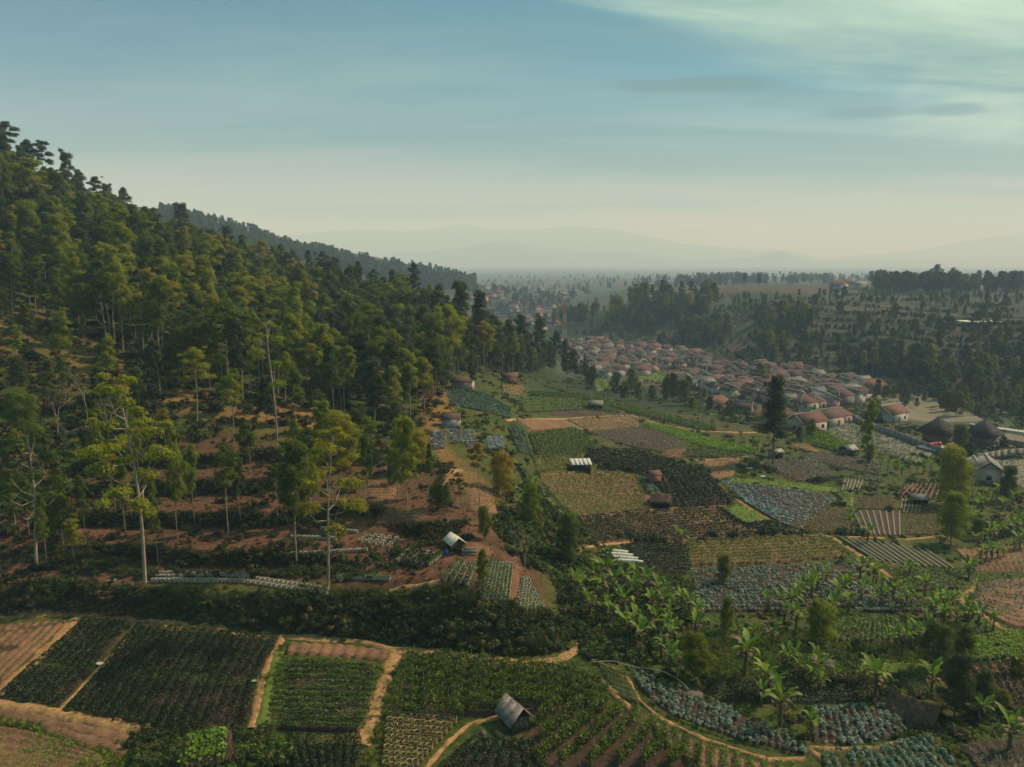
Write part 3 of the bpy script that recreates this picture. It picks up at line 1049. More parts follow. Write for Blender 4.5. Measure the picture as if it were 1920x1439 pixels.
field('cabbage plot below the curved bund at the bottom right', [(1530, 1412), (1640, 1408), (1740, 1382)], [(1560, 1480), (1700, 1480), (1830, 1470)], 'v', 15, 'cabbage', M_TEAL, S_GREEN, width=0.6)
field('scrubby brown plot in the bottom right corner', [(1790, 1392), (1960, 1370)], [(1850, 1470), (1990, 1460)], 'v', 8, 'seedling', M_TEAL, S_DARK, height=0.3, fill=0.9)
field('dark terraced crop rows right of the thatched hut', [(1790, 1250), (1960, 1225)], [(1850, 1330), (1980, 1330)], 'v', 10, 'leafy', M_POTATO, S_BROWN, height=0.3, fill=0.55)
field('blue green cabbage plot behind the banana clumps', [(1294, 1072), (1450, 1064), (1618, 1058)], [(1310, 1150), (1480, 1150), (1640, 1136)], 'h', 15, 'cabbage', M_CAB, S_DARK, width=0.72)
field('cabbage corner between banana clumps right of centre', [(1612, 1104), (1700, 1112)], [(1600, 1150), (1740, 1150)], 'h', 8, 'cabbage', M_CAB, S_DARK, width=0.72)
field('dark brown terraces of shrubs above the cabbage plot', [(1290, 1016), (1420, 1012), (1540, 1006)], [(1300, 1062), (1450, 1058), (1590, 1046)], 'h', 8, 'leafy', M_OLIVE, S_BROWN, height=0.5, fill=0.5)
field('rounded brown plot with pale seedling rows at the right edge', [(1838, 1092), (1990, 1080)], [(1806, 1128), (1890, 1176), (1990, 1196)], 'h', 13, 'seedling', M_CAB, S_BROWN, height=0.15, fill=0.9)
field('bright green rows at the right edge below the brown plot', [(1826, 1200), (1900, 1188), (1960, 1192)], [(1786, 1248), (1880, 1236), (1970, 1214)], 'h', 8, 'leafy', M_BRIGHT, S_GREEN, height=0.35, fill=0.95)
field('bright grass plot beside the twin round trees', [(1600, 1246), (1770, 1246)], [(1630, 1266), (1760, 1266)], 'h', 4, 'seedling', M_BRIGHT, S_LAWN, height=0.2, fill=1.4)
field('dark green rows right of the banana clumps', [(1660, 1068), (1812, 1072)], [(1694, 1112), (1804, 1106)], 'h', 9, 'leafy', M_GREEN, S_DARK, height=0.3, fill=0.6)
field('dark green slanting rows behind the twin round trees', [(1590, 1164), (1680, 1160)], [(1560, 1206), (1700, 1212)], 'v', 12, 'leafy', M_GREEN, S_DARK, height=0.35, fill=0.6)
field('pale banded terrace below the onion plots', [(1570, 1008), (1660, 1020), (1740, 1034)], [(1640, 1052), (1700, 1062), (1790, 1068)], 'v', 12, 'mulch', M_PLASTIC, S_GREEN, height=0.08, width=0.28)
field('onion plot left of the pale lanes', [(1514, 958), (1586, 954)], [(1502, 998), (1606, 1002)], 'h', 12, 'seedling', M_OLIVE, S_DARK, height=0.2, fill=1.0)
field('onion plot with slanting white lanes', [(1596, 960), (1690, 962)], [(1618, 1004), (1690, 1006)], 'v', 8, 'mulch', M_PLASTIC, S_DARK, height=0.06, width=0.2)
field('square onion plot above the slanting white lanes', [(1606, 934), (1678, 934)], [(1602, 956), (1684, 957)], 'h', 9, 'seedling', M_OLIVE, S_DARK, height=0.2, fill=1.0)
field('onion plot right of the slanting white lanes', [(1696, 948), (1766, 948)], [(1694, 1004), (1764, 1002)], 'h', 12, 'seedling', M_OLIVE, S_DARK, height=0.2, fill=1.0)
field('small plot with white lanes above the onions', [(1582, 902), (1620, 902)], [(1576, 922), (1612, 922)], 'v', 6, 'mulch', M_PLASTIC, S_GREEN, height=0.05, width=0.2)
field('brown beds with dark lanes above the onions', [(1700, 908), (1772, 906)], [(1670, 932), (1764, 936)], 'v', 9, 'leafy', M_POTATO, S_BROWN, height=0.2, fill=0.4)
field('small plot with white lanes beside the field hut roof', [(1690, 938), (1730, 938)], [(1684, 962), (1726, 964)], 'v', 6, 'mulch', M_PLASTIC, S_GREEN, height=0.05, width=0.2)
field('blue cabbage plot tapering to the lower right', [(1356, 906), (1460, 918), (1574, 932)], [(1400, 944), (1466, 984), (1500, 994)], 'h', 17, 'cabbage', M_CABB, S_DARK, width=0.75)
field('grey green cabbage plot behind the blue one', [(1432, 868), (1524, 862)], [(1490, 904), (1580, 902)], 'h', 14, 'cabbage', M_CAB, S_DARK, width=0.75)
field('teal cabbage plot below the grey tin hut', [(1502, 854), (1580, 850), (1650, 872)], [(1556, 874), (1600, 884), (1650, 892)], 'h', 9, 'cabbage', M_TEAL, S_DARK, width=0.8)
field('bright yellow green terraced hop rows', [(1500, 812), (1548, 818), (1612, 846)], [(1520, 836), (1560, 846), (1606, 860)], 'h', 7, 'staked', M_BRIGHT, S_GREEN, height=1.1, width=0.9)
field('brown polka plot beside the bright hop rows', [(1480, 836), (1516, 832)], [(1510, 846), (1546, 852)], 'h', 6, 'seedling', M_OLIVE, S_BROWN, height=0.2, fill=0.8)
field('grey green fallow plot along the compound wall', [(1556, 800), (1600, 796), (1680, 824), (1752, 850)], [(1556, 826), (1604, 832), (1660, 850), (1716, 868)], 'v', 16, 'seedling', M_TEAL, S_GREY, height=0.25, fill=1.2)
field('grassy bund with low pickets above the blue cabbage', [(1366, 896), (1480, 906), (1570, 916)], [(1366, 904), (1480, 916), (1572, 928)], 'h', 2, 'seedling', M_BRIGHT, S_LAWN, height=0.25, fill=1.3)
field('wide striped plot of pale green rows below the small white roofed shed', [(1012, 892), (1110, 884), (1196, 894)], [(1078, 970), (1140, 964), (1210, 954)], 'h', 18, 'leafy', M_OLIVE, S_BROWN, height=0.2, fill=0.5)
field('narrow striped plot above the wide one left of the shed', [(1000, 858), (1068, 856)], [(1008, 886), (1070, 880)], 'h', 10, 'leafy', M_OLIVE, S_GREEN, height=0.2, fill=0.55)
field('dark green plot between the grassy bund and the red path', [(1086, 974), (1150, 968), (1212, 960)], [(1118, 1022), (1180, 1016), (1252, 1008)], 'h', 12, 'leafy', M_POTATO, S_BROWN, height=0.5, fill=0.55)
field('dark green rows right of the red path', [(1226, 962), (1306, 956)], [(1264, 1016), (1384, 1010)], 'h', 12, 'leafy', M_POTATO, S_BROWN, height=0.5, fill=0.55)
field('dark green rows above the shrub terraces', [(1312, 956), (1352, 955), (1384, 986), (1442, 982)], [(1396, 1014), (1440, 1008), (1494, 1002)], 'h', 10, 'leafy', M_POTATO, S_BROWN, height=0.5, fill=0.55)
field('small yellow green grass plot beside the blue cabbage', [(1354, 954), (1402, 950)], [(1388, 984), (1442, 980)], 'h', 8, 'seedling', M_BRIGHT, S_LAWN, height=0.2, fill=1.3)
field('dark orchard rows right of the brick coloured shed', [(1228, 902), (1330, 896)], [(1256, 952), (1376, 948)], 'v', 10, 'leafy', M_POTATO, S_DARK, height=0.7, fill=0.8)
field('dark orchard rows behind the white roofed shed', [(1100, 848), (1196, 848), (1290, 880)], [(1130, 872), (1230, 898), (1330, 894)], 'h', 8, 'leafy', M_POTATO, S_DARK, height=0.9, fill=0.8)
field('green strip of narrow rows beside the brick coloured shed', [(1194, 896), (1214, 898)], [(1214, 924), (1256, 950)], 'v', 5, 'leafy', M_TEAL, S_DARK, height=0.3, fill=0.7)
field('dark green square of slanting rows in the middle distance', [(992, 816), (1078, 806)], [(1010, 864), (1076, 856), (1116, 840)], 'v', 16, 'leafy', M_GREEN, S_DARK, height=0.4, fill=0.5, ridge=0.25)
field('teal striped plot in the middle distance', [(1106, 812), (1200, 802), (1232, 808)], [(1180, 838), (1240, 848), (1292, 832)], 'h', 10, 'cabbage', M_TEAL, S_DARK, width=0.75)
field('bright green grass strip running down to the brown terrace', [(1206, 797), (1250, 800), (1330, 826), (1412, 842)], [(1234, 808), (1290, 828), (1340, 842), (1412, 850)], 'h', 5, 'leafy', M_BRIGHT, S_LAWN, height=0.25, fill=1.2)
field('dark green terrace below the bright grass strip', [(1294, 842), (1400, 852)], [(1280, 858), (1390, 860)], 'h', 5, 'leafy', M_GREEN, S_DARK, height=0.4, fill=0.7)
field('brown ploughed plot left of the middle terraces', [(1064, 788), (1180, 781)], [(1106, 808), (1200, 799)], 'v', 18, 'seedling', M_OLIVE, S_BROWN, height=0.12, fill=0.6)
field('brown plot of slanting ridges in the middle distance', [(962, 786), (1056, 788)], [(1000, 806), (1096, 806)], 'v', 14, None, M_OLIVE, S_BROWN, ridge=0.3)
field('bare red plot above the dark green square', [(984, 808), (1060, 804)], [(992, 814), (1076, 806)], 'h', 3, None, M_OLIVE, S_RED, ridge=0.2)
field('brown ridged plot beside the red terrace face', [(1300, 868), (1394, 858)], [(1340, 900), (1374, 896)], 'h', 9, 'seedling', M_OLIVE, S_BROWN, height=0.12, fill=0.6)
field('red brown stepped plot below the bright strip', [(1236, 846), (1290, 842)], [(1250, 860), (1286, 858)], 'h', 4, 'seedling', M_OLIVE, S_RED, height=0.12, fill=0.6)
field('dark green plot at the head of the valley fields', [(976, 754), (1070, 750)], [(984, 774), (1094, 768)], 'h', 7, 'leafy', M_GREEN, S_DARK, height=0.4, fill=0.75)
field('green plot right of the dark head plot', [(1076, 752), (1128, 758)], [(1100, 768), (1160, 776)], 'h', 6, 'leafy', M_GREEN, S_GREEN, height=0.4, fill=0.8)
field('long dark green strip on the valley shoulder', [(1000, 738), (1100, 742), (1200, 768), (1330, 800)], [(1000, 746), (1100, 750), (1190, 776), (1320, 808)], 'h', 4, 'leafy', M_GREEN, S_GREEN, height=0.5, fill=0.9)
field('curved green terraces at the foot of the forest', [(842, 732), (900, 738), (950, 768)], [(846, 760), (900, 772), (956, 784)], 'h', 8, 'leafy', M_TEAL, S_GREEN, height=0.3, fill=0.7)
field('brown plot beside the far brick hut', [(940, 722), (986, 724)], [(942, 738), (976, 740)], 'v', 6, 'seedling', M_OLIVE, S_BROWN, height=0.12, fill=0.6)
field('dark bare soil strip in the middle distance', [(1030, 772), (1130, 772)], [(1036, 780), (1134, 779)], 'h', 3, None, M_OLIVE, S_DARK, ridge=0.2)
field('green slope plot left of the grassy bund', [(950, 800), (980, 806)], [(972, 850), (1000, 858)], 'v', 4, 'leafy', M_TEAL, S_GREEN, height=0.3, fill=0.7)
field('dark green hanging plot between the bund and the slope', [(976, 880), (1004, 918)], [(1010, 956), (1080, 1006)], 'h', 12, 'leafy', M_POTATO, S_DARK, height=0.4, fill=0.7)
for i, (t_, b_) in enumerate([([(806, 812), (838, 808)], [(800, 846), (836, 842)]), ([(840, 808), (864, 808)], [(846, 834), (868, 832)]),
                              ([(866, 810), (888, 810)], [(872, 848), (896, 846)]), ([(914, 822), (942, 822)], [(916, 846), (946, 844)])]):
    field(['blue cabbage terrace at the forest foot, leftmost of four', 'blue cabbage terrace at the forest foot, second of four from left', 'blue cabbage terrace at the forest foot, third of four from left',
           'blue cabbage terrace at the forest foot, rightmost of four'][i], t_, b_, 'h', 9, 'cabbage', M_CABB, S_DARK, width=0.75, group='cabbage terraces at the forest foot')
field('ochre plot of short rows above the white tarp shack, wider one', [(862, 918), (924, 920)], [(866, 958), (936, 966)], 'h', 13, 'seedling', M_OLIVE, S_BROWN, height=0.12, fill=0.6)
field('ochre strip of short rows above the white tarp shack', [(838, 912), (858, 914)], [(844, 950), (864, 956)], 'h', 12, 'seedling', M_OLIVE, S_BROWN, height=0.12, fill=0.6)
field('green terrace steps above the ochre plot', [(770, 860), (820, 856)], [(766, 872), (822, 872)], 'h', 5, 'leafy', M_OLIVE, S_GREEN, height=0.25, fill=0.6)
field('dry leaf littered bed on the brown slope, upper', [(690, 905), (760, 905)], [(660, 955), (740, 940)], 'h', 8, 'seedling', M_OLIVE, S_BROWN, height=0.15, fill=0.6, ridge=0.25)
field('dry leaf littered bed on the brown slope, lower', [(720, 955), (810, 958)], [(690, 985), (790, 985)], 'h', 7, 'seedling', M_OLIVE, S_BROWN, height=0.15, fill=0.6, ridge=0.25)
field('dark green rows between the plastic tunnels and the shrub terraces', [(1170, 1030), (1286, 1022)], [(1200, 1074), (1292, 1078)], 'h', 9, 'leafy', M_POTATO, S_DARK, height=0.5, fill=0.8)
field('dark sloping rows behind the old thatched hut', [(1680, 1270), (1770, 1266)], [(1716, 1306), (1790, 1318)], 'v', 9, 'leafy', M_GREEN, S_BROWN, height=0.3, fill=0.5)
field('brown terrace rows under the banana grove at the right edge', [(1790, 1030), (1930, 1022)], [(1830, 1072), (1940, 1074)], 'v', 12, 'seedling', M_OLIVE, S_BROWN, height=0.2, fill=0.6)
field('grassy green plot right of the blue cabbage', [(1580, 912), (1604, 926)], [(1576, 946), (1600, 954)], 'h', 5, 'seedling', M_GREEN, S_LAWN, height=0.2, fill=1.0)
field('teal rows left of the banana grove by the compound', [(1580, 890), (1650, 896)], [(1600, 900), (1660, 906)], 'h', 4, 'cabbage', M_TEAL, S_GREEN, width=0.9)
field('brown rows on the terrace right of the bananas', [(1700, 1130), (1800, 1118)], [(1700, 1150), (1800, 1134)], 'h', 5, 'leafy', M_GREEN, S_BROWN, height=0.25, fill=0.5)
# village side plots
field('fallow grey paddies with curved bunds beyond the compound', [(1640, 742), (1720, 738), (1790, 760)], [(1672, 784), (1740, 792), (1846, 790)], 'h', 7, None, M_OLIVE, S_GREY, ridge=0.35)
field('bare grey brown plot behind the thatched pavilions', [(1800, 800), (1960, 826)], [(1846, 830), (1960, 850)], 'h', 8, None, M_OLIVE, S_GREY, ridge=0.25)
field('striped grey green plot below the compound wall', [(1836, 866), (1970, 862)], [(1850, 900), (1980, 930)], 'h', 10, 'seedling', M_TEAL, S_GREY, height=0.3, fill=0.8)
field('green meadow in front of the village', [(1200, 690), (1256, 700), (1300, 716)], [(1190, 714), (1240, 718), (1270, 724)], 'h', 5, 'seedling', M_GREEN, S_LAWN, height=0.3, fill=1.0)
field('green meadow left of the village meadow', [(1110, 712), (1150, 706)], [(1120, 734), (1180, 726)], 'h', 5, 'seedling', M_GREEN, S_LAWN, height=0.3, fill=1.0)
field('pale teal field beyond the village roofs', [(1090, 632), (1150, 622), (1200, 628)], [(1100, 640), (1160, 636), (1210, 638)], 'h', 5, 'leafy', M_TEAL, S_GREY, height=0.4, fill=0.8)
field('green garden beside the small village house', [(1460, 740), (1530, 746)], [(1480, 760), (1520, 776)], 'h', 6, 'leafy', M_TEAL, S_GREEN, height=0.4, fill=0.8)

# ------------------------------------------------------------------ paths and bunds
ribbon('path', 'ochre footpath along the foot of the overgrown bank', [(-60, 1156), (60, 1154), (140, 1150), (165, 1159), (250, 1168), (330, 1175), (410, 1183), (460, 1192), (530, 1194), (640, 1201), (700, 1207), (735, 1218),
        (800, 1222), (900, 1236), (1000, 1244), (1056, 1236), (1082, 1216), (1096, 1196)], 0.85, S_OCHRE)
ribbon('path', 'ochre path slanting down between brown and green plots', [(146, 1156), (110, 1196), (60, 1244), (0, 1298), (-60, 1330)], 0.95, S_OCHRE)
ribbon('path', 'thin straw coloured bund through the potato plots', [(252, 1170), (230, 1205), (188, 1252), (150, 1292), (112, 1330)], 0.3, S_OCHRE)
ribbon('path', 'broad brown ridge under the potato plots', [(-60, 1318), (60, 1332), (160, 1352), (290, 1378)], 1.0, S_OCHRE, 0.5)
ribbon('path', 'second brown ridge below the broad one', [(-40, 1334), (70, 1350), (170, 1372), (280, 1398)], 1.0, S_BROWN, 0.35)
ribbon('path', 'grassy brown ridge in the lower left garden', [(80, 1360), (140, 1382), (240, 1412)], 0.9, S_BROWN, 0.35)
ribbon('path', 'ochre and grass bund left of the level green rows', [(527, 1198), (505, 1240), (490, 1290), (472, 1368)], 0.7, S_OCHRE, 0.3)
ribbon('verge', 'bright grassy verge beside the level green rows', [(520, 1225), (502, 1300), (488, 1370)], 0.8, S_LAWN, 0.3)
ribbon('path', 'stony ochre path between level rows and staked tomatoes', [(742, 1222), (726, 1262), (706, 1320), (686, 1376), (676, 1400)], 1.0, S_OCHRE, 0.35)
ribbon('path', 'narrow bund right of the yellow grow bags', [(1000, 1330), (930, 1346), (880, 1358), (840, 1392), (790, 1450)], 0.35, S_OCHRE, 0.25)
ribbon('path', 'brown bund running down from the tin roofed shed', [(930, 1372), (960, 1394), (1010, 1450)], 0.35, S_BROWN, 0.25)
ribbon('path', 'curved ochre path around the staked tomatoes', [(1108, 1238), (1150, 1256), (1178, 1276), (1200, 1316), (1240, 1350), (1320, 1388), (1400, 1414), (1440, 1426), (1510, 1424)], 0.42, S_OCHRE, 0.28)
ribbon('path', 'short ochre earth bank at the end of the staked rows', [(1144, 1290), (1160, 1312), (1184, 1334)], 0.7, S_OCHRE, 0.4)
ribbon('path', 'ochre bund curving to the old thatched hut', [(1510, 1402), (1560, 1406), (1640, 1404), (1710, 1386), (1760, 1358)], 0.4, S_OCHRE, 0.28)
ribbon('path', 'short ochre bund joining two curved paths', [(1512, 1402), (1540, 1424), (1560, 1440)], 0.4, S_OCHRE, 0.25)
ribbon('verge', 'green hedge bund sweeping round the wide striped plot', [(944, 848), (972, 872), (1002, 912), (1040, 950), (1080, 988), (1124, 1016)], 0.9, S_LAWN, 0.45)
ribbon('path', 'red earth path past the brick coloured shed', [(1212, 930), (1216, 958), (1226, 986), (1256, 1012)], 1.1, S_RED)
ribbon('path', 'ochre path below the dark green plots', [(1080, 1032), (1120, 1022), (1200, 1016), (1300, 1016), (1392, 1018)], 0.5, S_OCHRE)
ribbon('path', 'ochre bund between dark green rows', [(1306, 956), (1340, 984), (1392, 1016)], 0.4, S_OCHRE)
ribbon('path', 'straw coloured bund along the blue cabbage plot', [(1376, 934), (1420, 964), (1490, 1002)], 0.5, S_OCHRE)
ribbon('path', 'thin ochre bund above the dark rows', [(1216, 957), (1300, 952), (1384, 948)], 0.4, S_OCHRE)
ribbon('path', 'bund between striped plot and dark rows', [(1076, 972), (1140, 966), (1214, 957)], 0.4, S_OCHRE)
ribbon('path', 'ochre bund around the middle brown plots', [(948, 788), (1056, 786), (1110, 782), (1182, 779), (1236, 796)], 0.8, S_OCHRE)
ribbon('path', 'narrow bund between the middle brown plots', [(1058, 788), (1098, 808)], 0.6, S_OCHRE)
ribbon('path', 'ochre track below the village gardens', [(1230, 794), (1300, 808), (1400, 812), (1470, 808)], 1.2, S_OCHRE)
ribbon('path', 'ochre bund under the dark terrace', [(1280, 864), (1340, 862), (1400, 856)], 0.6, S_OCHRE)
ribbon('path', 'pale path curving round the onion plots', [(1494, 1002), (1540, 1006), (1620, 1008), (1700, 1012), (1770, 1006)], 0.6, S_OCHRE)
ribbon('path', 'ochre terrace edge below the pale banded terrace', [(1560, 1008), (1610, 1040), (1660, 1076), (1690, 1096)], 0.6, S_OCHRE)
ribbon('path', 'ochre terrace edge above the dark green rows', [(1636, 1050), (1720, 1068), (1820, 1084)], 0.45, S_OCHRE)
ribbon('path', 'ochre terrace edge through the dark green rows', [(1690, 1090), (1750, 1088), (1810, 1092)], 0.4, S_OCHRE)
ribbon('path', 'ochre edge of the rounded brown plot', [(1836, 1090), (1802, 1128), (1880, 1180), (1940, 1206)], 0.6, S_OCHRE)
ribbon('path', 'dirt track climbing the bank to the grow bags', [(596, 1196), (610, 1174), (650, 1150)], 0.5, S_OCHRE, 0.2)
ribbon('path', 'sandy edge of the brown terrace above the bank', [(730, 1110), (780, 1100), (826, 1090)], 0.45, S_OCHRE, 0.2)
ribbon('path', 'red earth gap between the grow bag beds', [(968, 1060), (964, 1100), (956, 1140)], 0.8, S_RED, 0.2)
ribbon('path', 'red earth yard in front of the white tarp shack', [(820, 1036), (850, 1042), (890, 1036), (900, 1020)], 2.6, S_RED, 0.15)
ribbon('path', 'ochre slope beside the cabbage terraces', [(852, 880), (840, 910), (836, 925)], 1.6, S_OCHRE, 0.2)

# ------------------------------------------------------------------ trees
def ramp_leaf(name, stops, transl=0.4, scale=0.35, tmul=1.0, spread=0.35):
    """hue picked per tree (object random), mottled by noise"""
    t = NT(name)
    oi = t.n('ShaderNodeObjectInfo').outputs['Random']
    n = t.noise(scale, 3, 0.6)
    n2 = t.noise(2.2, 2, 0.6)
    f = t.math('ADD', oi, t.math('MULTIPLY', t.math('SUBTRACT', n, 0.5), spread))
    r = t.n('ShaderNodeValToRGB')
    cr = r.color_ramp
    cr.elements[0].position, cr.elements[0].color = stops[0][0], (*stops[0][1], 1)
    cr.elements[1].position, cr.elements[1].color = stops[-1][0], (*stops[-1][1], 1)
    for p_, c_ in stops[1:-1]:
        e = cr.elements.new(p_)
        e.color = (*c_, 1)
    t.l(f, r.inputs[0])
    c = t.mix(t.rng(n2, 0.3, 0.75, 0.0, 0.45), r.outputs[0], tuple(v * 0.45 for v in stops[0][1]))
    hs = t.n('ShaderNodeHueSaturation')
    hs.inputs['Value'].default_value = tmul
    hs.inputs['Saturation'].default_value = 1.15
    t.l(c, hs.inputs['Color'])
    return t.leaf(c, transl, hs.outputs[0], 0.6)


M_EUC = ramp_leaf('eucalyptus_leaf', [(0.0, (0.032, 0.054, 0.009)), (0.36, (0.068, 0.096, 0.010)), (0.66, (0.125, 0.150, 0.010)), (0.94, (0.165, 0.160, 0.011)), (1.0, (0.175, 0.125, 0.014))], 0.48, tmul=1.5)
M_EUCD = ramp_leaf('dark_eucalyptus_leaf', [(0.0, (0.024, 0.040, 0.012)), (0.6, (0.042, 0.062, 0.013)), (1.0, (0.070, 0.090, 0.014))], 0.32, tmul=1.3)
M_ROUND = ramp_leaf('round_tree_leaf', [(0.0, (0.045, 0.064, 0.010)), (0.6, (0.090, 0.105, 0.012)), (1.0, (0.160, 0.150, 0.013))], 0.42, tmul=1.7)
M_SCRUB = ramp_leaf('scrub_leaf', [(0.0, (0.020, 0.032, 0.010)), (0.55, (0.034, 0.050, 0.012)), (0.85, (0.060, 0.064, 0.015)), (0.97, (0.090, 0.075, 0.022)), (1.0, (0.10, 0.060, 0.022))], 0.3, tmul=1.3)
M_DRY = ramp_leaf('dry_leaf', [(0.0, (0.070, 0.045, 0.020)), (0.6, (0.110, 0.072, 0.028)), (1.0, (0.160, 0.110, 0.040))], 0.3)
M_BARK = mat_plain('pale_bark', (0.26, 0.205, 0.145), 0.9, 0.3, 1.2)
M_BARKD = mat_plain('dark_bark', (0.11, 0.085, 0.06), 0.9, 0.3, 1.2)
M_BONE = mat_plain('bleached_wood', (0.27, 0.225, 0.165), 0.9, 0.25, 1.2)
UP = np.array([0, 0, 1.0])


def tube(path, rad, sides=6):
    path = np.asarray(path, float)
    rad = np.asarray(rad, float)
    m = len(path)
    t = np.gradient(path, axis=0)
    t /= np.linalg.norm(t, axis=1, keepdims=True) + 1e-9
    ref = np.array([1.0, 0.13, 0.0]) if abs(t[0, 2]) > 0.5 else UP
    a = np.cross(t, ref); a /= np.linalg.norm(a, axis=1, keepdims=True) + 1e-9
    b = np.cross(t, a)
    th = np.arange(sides) * 2 * np.pi / sides
    V = path[:, None] + rad[:, None, None] * (np.cos(th)[None, :, None] * a[:, None] + np.sin(th)[None, :, None] * b[:, None])
    ii = np.arange(m * sides).reshape(m, sides)
    F = np.stack([ii[:-1], np.roll(ii, -1, 1)[:-1], np.roll(ii, -1, 1)[1:], ii[1:]], -1).reshape(-1, 4)
    return V.reshape(-1, 3), F


class Geo:
    def __init__(self):
        self.V, self.F, self.n = [], [], 0

    def add(self, V, F):
        self.V.append(np.asarray(V, float)); self.F.append(np.asarray(F) + self.n); self.n += len(V)

    def mesh(self, name, mat, smooth=False):
        f3 = [f for f in self.F if f.shape[1] == 3]
        f4 = [f for f in self.F if f.shape[1] == 4]
        fs = []
        if f3: fs.append(np.concatenate(f3))
        if f4: fs.append(np.concatenate(f4))
        return mesh_np(name, np.concatenate(self.V), fs, mat, smooth)


def clump(geo, c, r, rnd, flat=0.72, leaf=0.42, cover=1.15, low=-0.35, airy=0.0, aspect=0.5):
    """a spray of leaves round c: dense on the sunlit dome, ragged at its edge"""
    n = int(cover * 2 * np.pi * r * r * (0.6 + flat) / (leaf * leaf * aspect * 0.5))
    n = min(n, 950)
    d = rnd.normal(size=(n, 3))
    d /= np.linalg.norm(d, axis=1, keepdims=True)
    d[:, 2] = np.where(d[:, 2] < low, -d[:, 2], d[:, 2])
    lump = 0.78 + 1.25 * fbm(d[:, 0] * 2.6 + c[0], d[:, 1] * 2.6 + d[:, 2] * 2.4 + c[1], 3, 3)
    rr = r * np.clip(lump, 0.35, 1.4) * (0.62 + 0.5 * rnd.random(n) ** 0.7)
    stray = rnd.random(n) < 0.10 + airy
    rr = np.where(stray, rr * rnd.uniform(1.0, 1.4, n), rr)
    p = c + d * rr[:, None] * np.array([1, 1, flat])
    nr = d * np.array([1, 1, 1.25]) + rnd.normal(size=(n, 3)) * 0.42
    V, F = leaf_faces(p, nr, leaf * rnd.uniform(0.6, 1.4, n), rnd, aspect, 0.12)
    geo.add(V, F)


def make_tree(seed, kind):
    """nominal height 20 m; returns trunk mesh, crown mesh"""
    rnd = np.random.default_rng(seed)
    Ht = 20.0
    tr, cr = Geo(), Geo()
    bend = rnd.normal(size=2) * 0.6
    zs = np.linspace(0, 1, 9)

    def axis(z):
        return np.array([bend[0] * z * z + 0.25 * math.sin(z * 5 + seed), bend[1] * z * z + 0.25 * math.cos(z * 4 + seed), z * Ht])
    P_ = dict(tall=(0.44, 13, 0.085, 0.16, 0.85, 0.36), umbrella=(0.58, 11, 0.082, 0.22, 0.6, 0.36), full=(0.28, 17, 0.092, 0.17, 0.85, 0.36), column=(0.30, 15, 0.09, 0.09, 0.95, 0.36),
              bushy=(0.14, 24, 0.135, 0.26, 0.8, 0.42), ball=(0.14, 24, 0.125, 0.25, 0.85, 0.42), spread=(0.42, 17, 0.062, 0.30, 0.55, 0.32), ghost=(0.42, 5, 0.07, 0.26, 0.6, 0.36))[kind]
    c0, nc, rc, spread, flat, leaf = P_
    path = np.array([axis(z * 0.94) for z in zs])
    r0 = {'bushy': 0.20, 'ball': 0.22}.get(kind, 0.17)
    tr.add(*tube(path, r0 * (1 - zs * 0.78) + 0.03, 7))
    ang = rnd.random() * 6.28
    for i in range(nc):
        f = (i + 0.6) / nc
        z = c0 + (1 - c0) * f ** 0.9
        if kind in ('ball', 'bushy'):
            prof = math.sin(math.pi * min(1, 0.14 + 0.78 * (z - c0) / (1 - c0))) ** 0.7 * rnd.uniform(0.7, 1.15)
        elif kind == 'column':
            prof = (1.0 - 0.75 * f)
        elif kind == 'full':
            prof = 1.0 - 0.72 * f ** 1.3
        else:
            prof = (1 - 0.8 * f ** 1.8) * rnd.uniform(0.55, 1.1)
        ang += 2.4 + rnd.normal() * 0.35
        base = axis(max(0.04, z - 0.10 - 0.06 * rnd.random()))
        rad = spread * Ht * prof * rnd.uniform(0.5, 1.0)
        rr = rc * Ht * rnd.uniform(0.75, 1.25) * (0.8 + 0.35 * prof)
        tip = axis(z * 0.985) + np.array([math.cos(ang) * rad, math.sin(ang) * rad, 0])
        tip[2] = min(tip[2], Ht - rr * flat * 0.6)
        mid = 0.5 * (base + tip) + np.array([0, 0, -0.05 * Ht * rnd.random()])
        if rad > 0.5:
            tr.add(*tube(np.array([base, mid, tip]), np.array([0.075, 0.055, 0.02]), 5))
        clump(cr, tip, rr, rnd, flat, leaf, {'ghost': 0.5, 'spread': 0.8, 'umbrella': 0.95}.get(kind, 1.1))
        if kind in ('tall', 'full', 'column', 'umbrella', 'spread') and rnd.random() < 0.75:
            o = rnd.normal(size=3) * rr * np.array([0.9, 0.9, 0.35])
            clump(cr, tip + o, rr * 0.6, rnd, flat, leaf, 0.9)
    if kind in ('tall', 'full', 'column', 'umbrella'):
        clump(cr, axis(0.93), rc * Ht * 0.8, rnd, flat * 1.05, leaf, 1.1)
    if kind in ('ball', 'bushy'):
        clump(cr, axis(0.5), rc * Ht * 1.5, rnd, 1.3, leaf, 0.7)
    if kind == 'ghost':
        for i in range(9):
            z = 0.55 + 0.4 * rnd.random()
            b = axis(z); a = rnd.random() * 6.28; L = Ht * rnd.uniform(0.08, 0.20)
            e = b + np.array([math.cos(a) * L * 0.7, math.sin(a) * L * 0.7, L * 0.75])
            tr.add(*tube(np.array([b, b * .45 + e * .55 + np.array([0, 0, -0.3]), e]), [0.06, 0.04, 0.015], 5))
    mats = {'tall': (M_BARK, M_EUC), 'umbrella': (M_BARK, M_EUC), 'full': (M_BARK, M_EUC), 'column': (M_BARKD, M_EUCD), 'bushy': (M_BARKD, M_EUC), 'ball': (M_BARKD, M_ROUND),
            'spread': (M_BONE, M_EUC), 'ghost': (M_BONE, M_EUC)}[kind]
    return tr.mesh('trunk', mats[0], True), cr.mesh('crown', mats[1])


